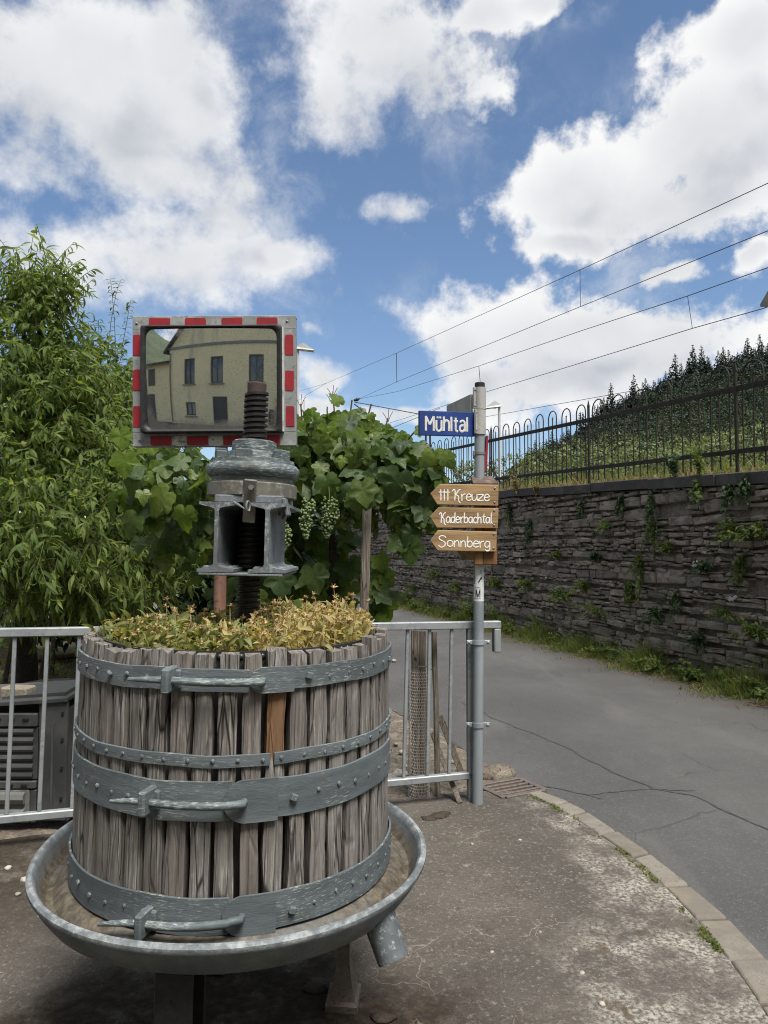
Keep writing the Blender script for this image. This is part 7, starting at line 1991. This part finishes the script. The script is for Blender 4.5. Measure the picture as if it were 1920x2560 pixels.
# ------------------------------------------------------------------ flowers in the basket
def plant_meshes(kind, seed):
    r = np.random.default_rng(seed); pos, ax, nr, sz = [], [], [], []; stems = MB(); heads = MB()
    ns = r.integers(3, 6)
    for s_ in range(ns):
        lean = r.normal(size=2) * (.28 if kind == 'green' else .24); h = r.uniform(.055, .10) if kind == 'green' else r.uniform(.065, .115)
        top = np.array([lean[0] * h, lean[1] * h, h]); st = np.array([r.normal() * .012, r.normal() * .012, -.02])
        stems.tube([st, st + (top - st) * .5 + r.normal(size=3) * .004, top], [.0018, .0015, .0011], 4, False)
        for k in range(11 if kind == 'green' else 16):
            t = r.uniform(.1, .98); p = st + (top - st) * t; a = r.normal(size=3); a[2] = abs(a[2]) * (.9 if kind == 'green' else .5) + (.5 if kind == 'green' else -.2 + .8 * t); a /= np.linalg.norm(a)
            pos.append(p); ax.append(a); nr.append(r.normal(size=3) + [0, 0, .6]); sz.append((r.uniform(.030, .058) if kind == 'green' else r.uniform(.020, .044)))
        if r.uniform() < .45:
            ex = top + np.array([r.normal() * .008, r.normal() * .008, r.uniform(.0, .03)])
            stems.tube([top, ex], .0011, 4, False)
            for q in range(16):
                d = r.normal(size=3); d[2] = abs(d[2]) * .6 + .1; d /= np.linalg.norm(d); e2 = ex + d * r.uniform(.006, .012); sd = np.cross(d, [0, 0, 1.]); sd = sd / (np.linalg.norm(sd) + 1e-6) * .0022
                heads.add([ex - sd * .5, ex + sd * .5, e2 + sd, e2 - sd + [0, 0, .001]], [(0, 1, 2, 3)], r.uniform())
            heads.dome(ex, (0, 0, 1), .005, .004, 6, r.uniform())
    T_ = [strip_template(.17 if kind == 'green' else .15, 3, .6, .4, .75), strip_template(.14, 3, 1.5, .7, .8)]
    pos, ax, nr, sz = map(np.array, (pos, ax, nr, sz)); M = frames(ax, nr) * sz[:, None, None]; Vs, Fs, As, o = [], [], [], 0
    for k, (tv, tf) in enumerate(T_):
        q = np.arange(len(pos)) % 2 == k; v, f_, a = scatter(tv, tf, M[q], pos[q], r.uniform(0, 1, q.sum())); Vs.append(v); Fs.append(f_ + o); As.append(a); o += len(v)
    lm = np_mesh('foliage', np.concatenate(Vs), np.concatenate(Fs), var=np.concatenate(As), smooth=True)
    sm = np_mesh('stems', np.array(stems.v), stems.f)
    hm = np_mesh('flower_heads', np.array(heads.v), heads.f, var=heads.a) if heads.v else None
    return lm, sm, hm
def flowers():
    G_ = [plant_meshes('green', 100 + k) for k in range(6)]; D_ = [plant_meshes('dry', 200 + k) for k in range(7)]
    n = 0; tries = 0; pts = []
    while n < 150 and tries < 9000:
        tries += 1
        a, r_ = random.uniform(0, 6.283), .392 * math.sqrt(random.random()); x, y = r_ * math.cos(a), r_ * math.sin(a)
        if x < -.02 and y > .02 + .25 * (x + .4): continue          # back left is bare membrane
        if math.hypot(x - .04, y) < .055: continue
        if x < .05 and random.random() < .25: continue
        if any((x - p[0]) ** 2 + (y - p[1]) ** 2 < .034 ** 2 for p in pts): continue
        pts.append((x, y)); n += 1
        dry = (x + .25 * random.uniform(-1, 1) * .8) > .02
        if not dry:
            lm, sm, hm = random.choice(G_); T = thing('marigold_plant', 'low green-leaved bedding plant with withered heads in left half of basket', 'plant', (0, 0, 0), 'bedding plants in the press basket'); mt, s_ = 'green_calendula', random.uniform(.85, 1.2)
        else:
            lm, sm, hm = random.choice(D_); T = thing('marigold_plant', 'dried straw-yellow bedding plant in right half of basket', 'plant', (0, 0, 0), 'bedding plants in the press basket'); mt, s_ = 'straw_calendula', random.uniform(.85, 1.15) * (1 + .25 * max(0, x) / .4)
        T.location = PM @ Vector((x, y, 1.172)); T.rotation_euler = (0, 0, random.uniform(0, 6.28)); T.scale = (s_, s_, s_)
        link('foliage', lm, mt, T); link('stems', sm, 'green_stem' if not dry else 'dry_head', T)
        tag(T.children[-1], kind='stuff')
        if hm: tag(link('flower_heads', hm, 'dry_head', T), kind='stuff')
        zone = 'close to the front rim' if y < -.2 else 'before the screw' if y < -.02 else 'behind the screw' if y < .2 else 'close to the back rim'
        T['label'] = ('dried straw-yellow bedding plant in right half of basket, ' if dry else 'low green-leaved bedding plant in left half of basket, ') + zone
    # tall single dead stalks that stand out
    for i, (x, y0_, y1_, Y, lab) in enumerate(((416,1500,1600,2.2,'tall thin dead flower stalk at the left of the basket'),(700,1510,1600,2.1,'dead flower stalk standing right of the screw'),(766,1495,1580,2.35,'tallest pair of dead stalks in the right of the basket'),(575,1515,1600,2.15,'green stalk with withered head just left of the screw'),(438,1530,1600,2.15,'short dead stalk beside the tall left one'),(862,1510,1580,2.4,'thin dry stalk near the right rim of the basket'),(785,1497,1585,2.36,'slanting dead stalk near the tallest pair'))):
        tp, bt = at(x, y0_, Y), at(x - 6, y1_ + 20, Y); T = thing('dead_flower_stalk', lab, 'plant', bt)
        MB().tube([bt - bt, (tp - bt) * .5 + Vector((.004, 0, 0)), tp - bt], [.002, .0017, .0013], 5).build('stem', 'dry_head', T)
        m = MB()
        for q in range(14):
            d = Vector((random.gauss(0, 1), random.gauss(0, 1), abs(random.gauss(0, .6)) + .1)).normalized(); ex = tp - bt; e2 = ex + d * random.uniform(.008, .015); sd = d.cross(Vector((0, 0, 1))).normalized() * .002
            m.add([ex - sd * .5, ex + sd * .5, e2 + sd, e2 - sd], [(0, 1, 2, 3)], random.random())
        m.dome(tp - bt, (0, 0, 1), .005, .004, 6); m.build('flower_head', 'dry_head', T)
flowers()

# ------------------------------------------------------------------ weeds on and below the wall
def weed(name, label, s, z, kind, size, group=None, n=None, mat='weed_leaf', out=.03):
    b = wpt(s, z, out); T = thing(name, label, 'weed', b, group); r = rng
    W_ = np.array(WN); U = np.array((0, 0, 1.)); E_ = np.array(WE); pos, ax, nr, sz = [], [], [], []; st = MB()
    nst = {'bush': 14, 'trail': 8, 'up': 9, 'fern': 18}[kind]
    for k in range(nst):
        if kind == 'trail': d = W_ * r.uniform(.1, .4) - U * 1. + E_ * r.normal() * .35; L = size * r.uniform(.5, 1.2)
        elif kind == 'up': d = W_ * r.uniform(.0, .5) + U * 1. + E_ * r.normal() * .28; L = size * r.uniform(.5, 1.1)
        else: d = W_ * r.uniform(.3, 1.) + U * r.uniform(-.2, 1.0) + E_ * r.normal() * .8; L = size * r.uniform(.4, .9)
        d = d / np.linalg.norm(d); sag = -.5 if kind in ('bush', 'fern') else -.1
        f_ = lambda t: np.array(d * L * t + U * sag * (L * t) ** 2 / max(size, .2))
        st.tube([f_(0), f_(.5), f_(1.)], [.003, .0025, .0012], 4, False)
        m_ = int(max(8, (n or 20) * L / size))
        for q in range(m_):
            t = (q + .7) / m_; p = f_(t); a = r.normal(size=3) * .7 + d * .6 + W_ * .3; a -= U * .1
            pos.append(p + r.normal(size=3) * .012); ax.append(a); nr.append(W_ * .6 + U * .8 + r.normal(size=3) * .5); sz.append(r.uniform(.04, .095) * (.75 if kind == 'fern' else 1) * (1.1 - .5 * t))
    pos, ax, nr, sz = map(np.array, (pos, ax, nr, sz)); M = frames(ax, nr) * sz[:, None, None]
    tv, tf = OVAL_T[0] if kind != 'fern' else PEACH_T[2]; v, f2, a = scatter(tv, tf, M, pos, r.uniform(0, 1, len(pos)))
    tag(link('leaves', np_mesh('leaves', v, f2, var=a, smooth=True), mat, T), kind='stuff'); tag(st.build('stems', 'green_stem', T), kind='stuff')
weeds = [(1634,1240,'trail',.45,'ivy_leaf','dark ivy hanging below the coping right of the middle fence post'),(1525,1318,'fern',.30,'weed_leaf','fern tuft high in the wall left of the long trailing weed'),(1640,1300,'trail',.40,'weed_leaf','leafy weed trailing down the middle of the wall'),(1606,1385,'trail',.50,'weed_leaf','long weed trail in the middle of the wall'),(1855,1330,'bush',.42,'weed_leaf','bright green bushy weed in the right part of the wall'),(1862,1385,'trail',.40,'weed_leaf','hanging lower half of the bright bushy weed at right'),(1907,1330,'bush',.30,'weed_leaf','weed clump cut by the right edge of the picture'),(1772,1418,'bush',.20,'ivy_leaf','small dark weed beside the white lime patch'),(1758,1180,'up',.42,'weed_leaf','tall upright weed growing on the coping'),(1756,1200,'trail',.25,'weed_leaf','weed hanging over the coping below the tall upright one'),(1695,1185,'up',.30,'ivy_leaf','thin straggly weed on the coping left of the tall one'),(1829,1210,'trail',.35,'ivy_leaf','dark ivy curtain under the coping at the right'),(1870,1190,'trail',.28,'ivy_leaf','ivy tuft hanging over the coping beside the right post'),(1460,1250,'trail',.25,'ivy_leaf','small ivy fringe under the coping near the middle post'),(1560,1243,'trail',.25,'ivy_leaf','ivy fringe right of the middle fence post'),(1280,1262,'trail',.45,'ivy_leaf','dark hanging growth just right of the arrow boards'),(1330,1300,'trail',.35,'ivy_leaf','faint dark trailing weed left in the wall'),(1326,1462,'bush',.38,'weed_leaf','bright weed bush low on the wall right of the pole'),(1247,1462,'bush',.42,'weed_leaf','weed bush directly right of the white stickers'),(1417,1490,'bush',.34,'weed_leaf','low weed on the wall left of the big fern'),(1500,1530,'fern',.60,'weed_leaf','big fern at the wall foot in the middle'),(1470,1470,'bush',.30,'weed_leaf','loose weed above the big fern'),(1650,1540,'bush',.30,'ivy_leaf','dark creeping weed low on the wall'),(1825,1535,'fern',.36,'weed_leaf','fern low in the right part of the wall'),(1894,1580,'bush',.40,'weed_leaf','dense weed bush at the right edge near the road'),(1760,1600,'bush',.32,'ivy_leaf','dark weed close to the wall foot at right'),(1580,1455,'trail',.25,'weed_leaf','thin weed strand in the lower middle of the wall'),(1700,1480,'trail',.28,'ivy_leaf','ivy strand between the two lime patches'),(1100,1440,'bush',.55,'weed_leaf','pale flowering weed left of the pole below the arrow boards'),(1150,1470,'bush',.4,'weed_leaf','weed bush at the wall foot just left of the pole'),(1040,1470,'bush',.4,'weed_leaf','far weed at the wall foot beyond the vine'),(1500,1395,'bush',.16,'ivy_leaf','tiny dark weed in the centre of the wall'),(1680,1370,'bush',.14,'weed_leaf','tiny weed right of the long trail'),(1400,1390,'bush',.14,'weed_leaf','tiny weed left of the wall centre'),(1350,1235,'up',.25,'dry_grass','tuft of dry grass on the coping left of the middle post'),(1300,1232,'up',.35,'dry_grass','taller dry grass on the coping right of the boards')]
for (x, y, kind, size, mt, lab) in weeds:
    s_, z_ = wpx(x, y); weed('wall_weed', lab, s_, max(z_, .02), kind, size, 'weeds growing on the wall', 22, mt)
# bushy growth along the wall foot
_s = -1.2
_words = ('first', 'second', 'third', 'fourth', 'fifth', 'sixth', 'seventh', 'eighth', 'ninth', 'tenth', 'eleventh', 'twelfth', 'thirteenth', 'fourteenth', 'fifteenth', 'sixteenth', 'seventeenth', 'eighteenth', 'nineteenth', 'twentieth')
for _i in range(20):
    _k = random.choice(('bush', 'bush', 'fern', 'up'))
    weed('verge_weed', 'leafy weed at the wall foot, ' + _words[_i] + ' from the right edge along the verge', _s, random.uniform(.0, .08), _k, random.uniform(.38, .70), 'weeds along the verge', 30, 'weed_leaf', random.uniform(.06, .28))
    _s += random.uniform(.35, .85) * (1 + .04 * _i)
# bare twiggy bush above the wall
s_, z_ = wpx(1815, 1060, -.6); b = wpt(s_, cap_top(s_), -.7); T = thing('bare_bush', 'leafless pale twiggy bush behind the fence near the right post', 'bush', b); m = MB()
for k in range(16):
    d = Vector((random.gauss(0, .55), random.gauss(0, .3), 1)).normalized(); L = random.uniform(.35, .75); m.tube([(0, 0, 0), d * L * .5 + Vector((random.gauss(0, .04), 0, 0)), d * L + Vector((random.gauss(0, .1), 0, -.03))], [.005, .004, .0015], 4, False)
m.build('twigs', 'dry_grass', T)
# verge of grass along the wall foot
def verge():
    n = 40000; s = S0 + 1 + (S1 - S0 - 1) * rng.uniform(0, 1, n) ** 1.25
    dens = wnoise(s * 1.7, s * .3, 1.0, 51); wd = .22 + .30 * (.5 + .5 * dens) ; out = np.abs(rng.normal(size=n)) * wd * .8 + .02
    base = np.array([(WP1.x, WP1.y)]) + np.outer(s, (WE.x, WE.y)) + np.outer(out, (WN.x, WN.y))
    h = (.06 + .46 * np.clip(.25 + .9 * wnoise(s * 2.3, s * .7, 1.0, 52), 0, 1)) * np.clip(1.1 - out / .6, .2, 1)
    lawn_blades('verge_grass', np.c_[base, np.full(n, -.03)], h, 'grass_blade', .0055, .5, 'ragged green grass along the foot of the stone wall', 'grass')
    n = 3500; s = S0 + 1 + 14 * rng.uniform(0, 1, n); out = .30 + np.abs(rng.normal(size=n)) * .16
    base = np.array([(WP1.x, WP1.y)]) + np.outer(s, (WE.x, WE.y)) + np.outer(out, (WN.x, WN.y)); keep = wnoise(base[:, 0] * 4, base[:, 1] * 4, 1, 61) > 0
    base = base[keep]; lawn_blades('dry_litter', np.c_[base, np.full(len(base), -.012)], .05, 'dry_grass', .006, 2.5, 'dry brown litter strewn along the road edge by the wall', 'litter')
    n = 4200; s = S0 + 18 * rng.uniform(0, 1, n); out = -.25 - rng.uniform(0, 1, n) ** 1.5 * .9; base = np.array([(WP1.x, WP1.y)]) + np.outer(s, (WE.x, WE.y)) + np.outer(out, (WN.x, WN.y))
    lawn_blades('embankment_grass', np.c_[base, 2.29 + .04 * s + .02], .16 + .12 * np.clip(wnoise(s * 2, s, 1, 71), 0, 1), 'dry_grass', .005, .6, 'pale dry grass and weeds on top of the wall behind the coping', 'grass')
    n = 5000; s = S0 + 18 * rng.uniform(0, 1, n); out = -.5 - rng.uniform(0, 1, n) ** 1.2 * 1.5; base = np.array([(WP1.x, WP1.y)]) + np.outer(s, (WE.x, WE.y)) + np.outer(out, (WN.x, WN.y))
    lawn_blades('embankment_weeds', np.c_[base, 2.29 + .04 * s + .05], .20, 'weed_leaf', .012, .6, 'green weeds on the railway bank behind the fence', 'weed')
verge()
for i, (x, y, lab) in enumerate(((1641,1551,'single yellow flower in the middle of the wall foot'),(1911,1568,'yellow flower at the right picture edge'),(1848,1594,'yellow flower low on the right of the wall'),(1868,1585,'small yellow flower beside the one low on the right'),(1776,1657,'yellow flower near the road edge at right'),(1808,1656,'yellow flower right of the other by the road edge'),(1438,1517,'small yellow flower left of the big fern'))):
    s_, z_ = wpx(x, y, .2); b = wpt(s_, z_, .2); T = thing('yellow_flower', lab, 'flower', b, 'yellow flowers below the wall'); m = MB()
    for k in range(8):
        a = k * math.pi / 4; u = Vector(WE) * math.cos(a) + Vector((0, 0, 1)) * math.sin(a) + Vector(WN) * .4; v = u.cross(WN).normalized() * .006; m.add([Vector(), u * .012 + v, u * .022, u * .012 - v], [(0, 1, 2, 3)], random.random())
    m.build('petals', 'yellow_petal', T); MB().tube([(0, 0, 0), (-WN.x * .15, -WN.y * .15, -.12)], .0018, 4).build('stem', 'green_stem', T)
s_, z_ = wpx(1085, 1450, .3); c = np.array(wpt(s_, z_, .35)); n = 160; P = c + rng.normal(size=(n, 3)) * [.25, .25, .16]
v, f_, a = leaf_cards(P, np.full(n, .02), None); o = link('white_blossom', np_mesh('white_blossom', v, f_, var=a), 'white_petal'); tag(o, 'haze of tiny white blossoms left of the pole', 'flowers', kind='stuff')
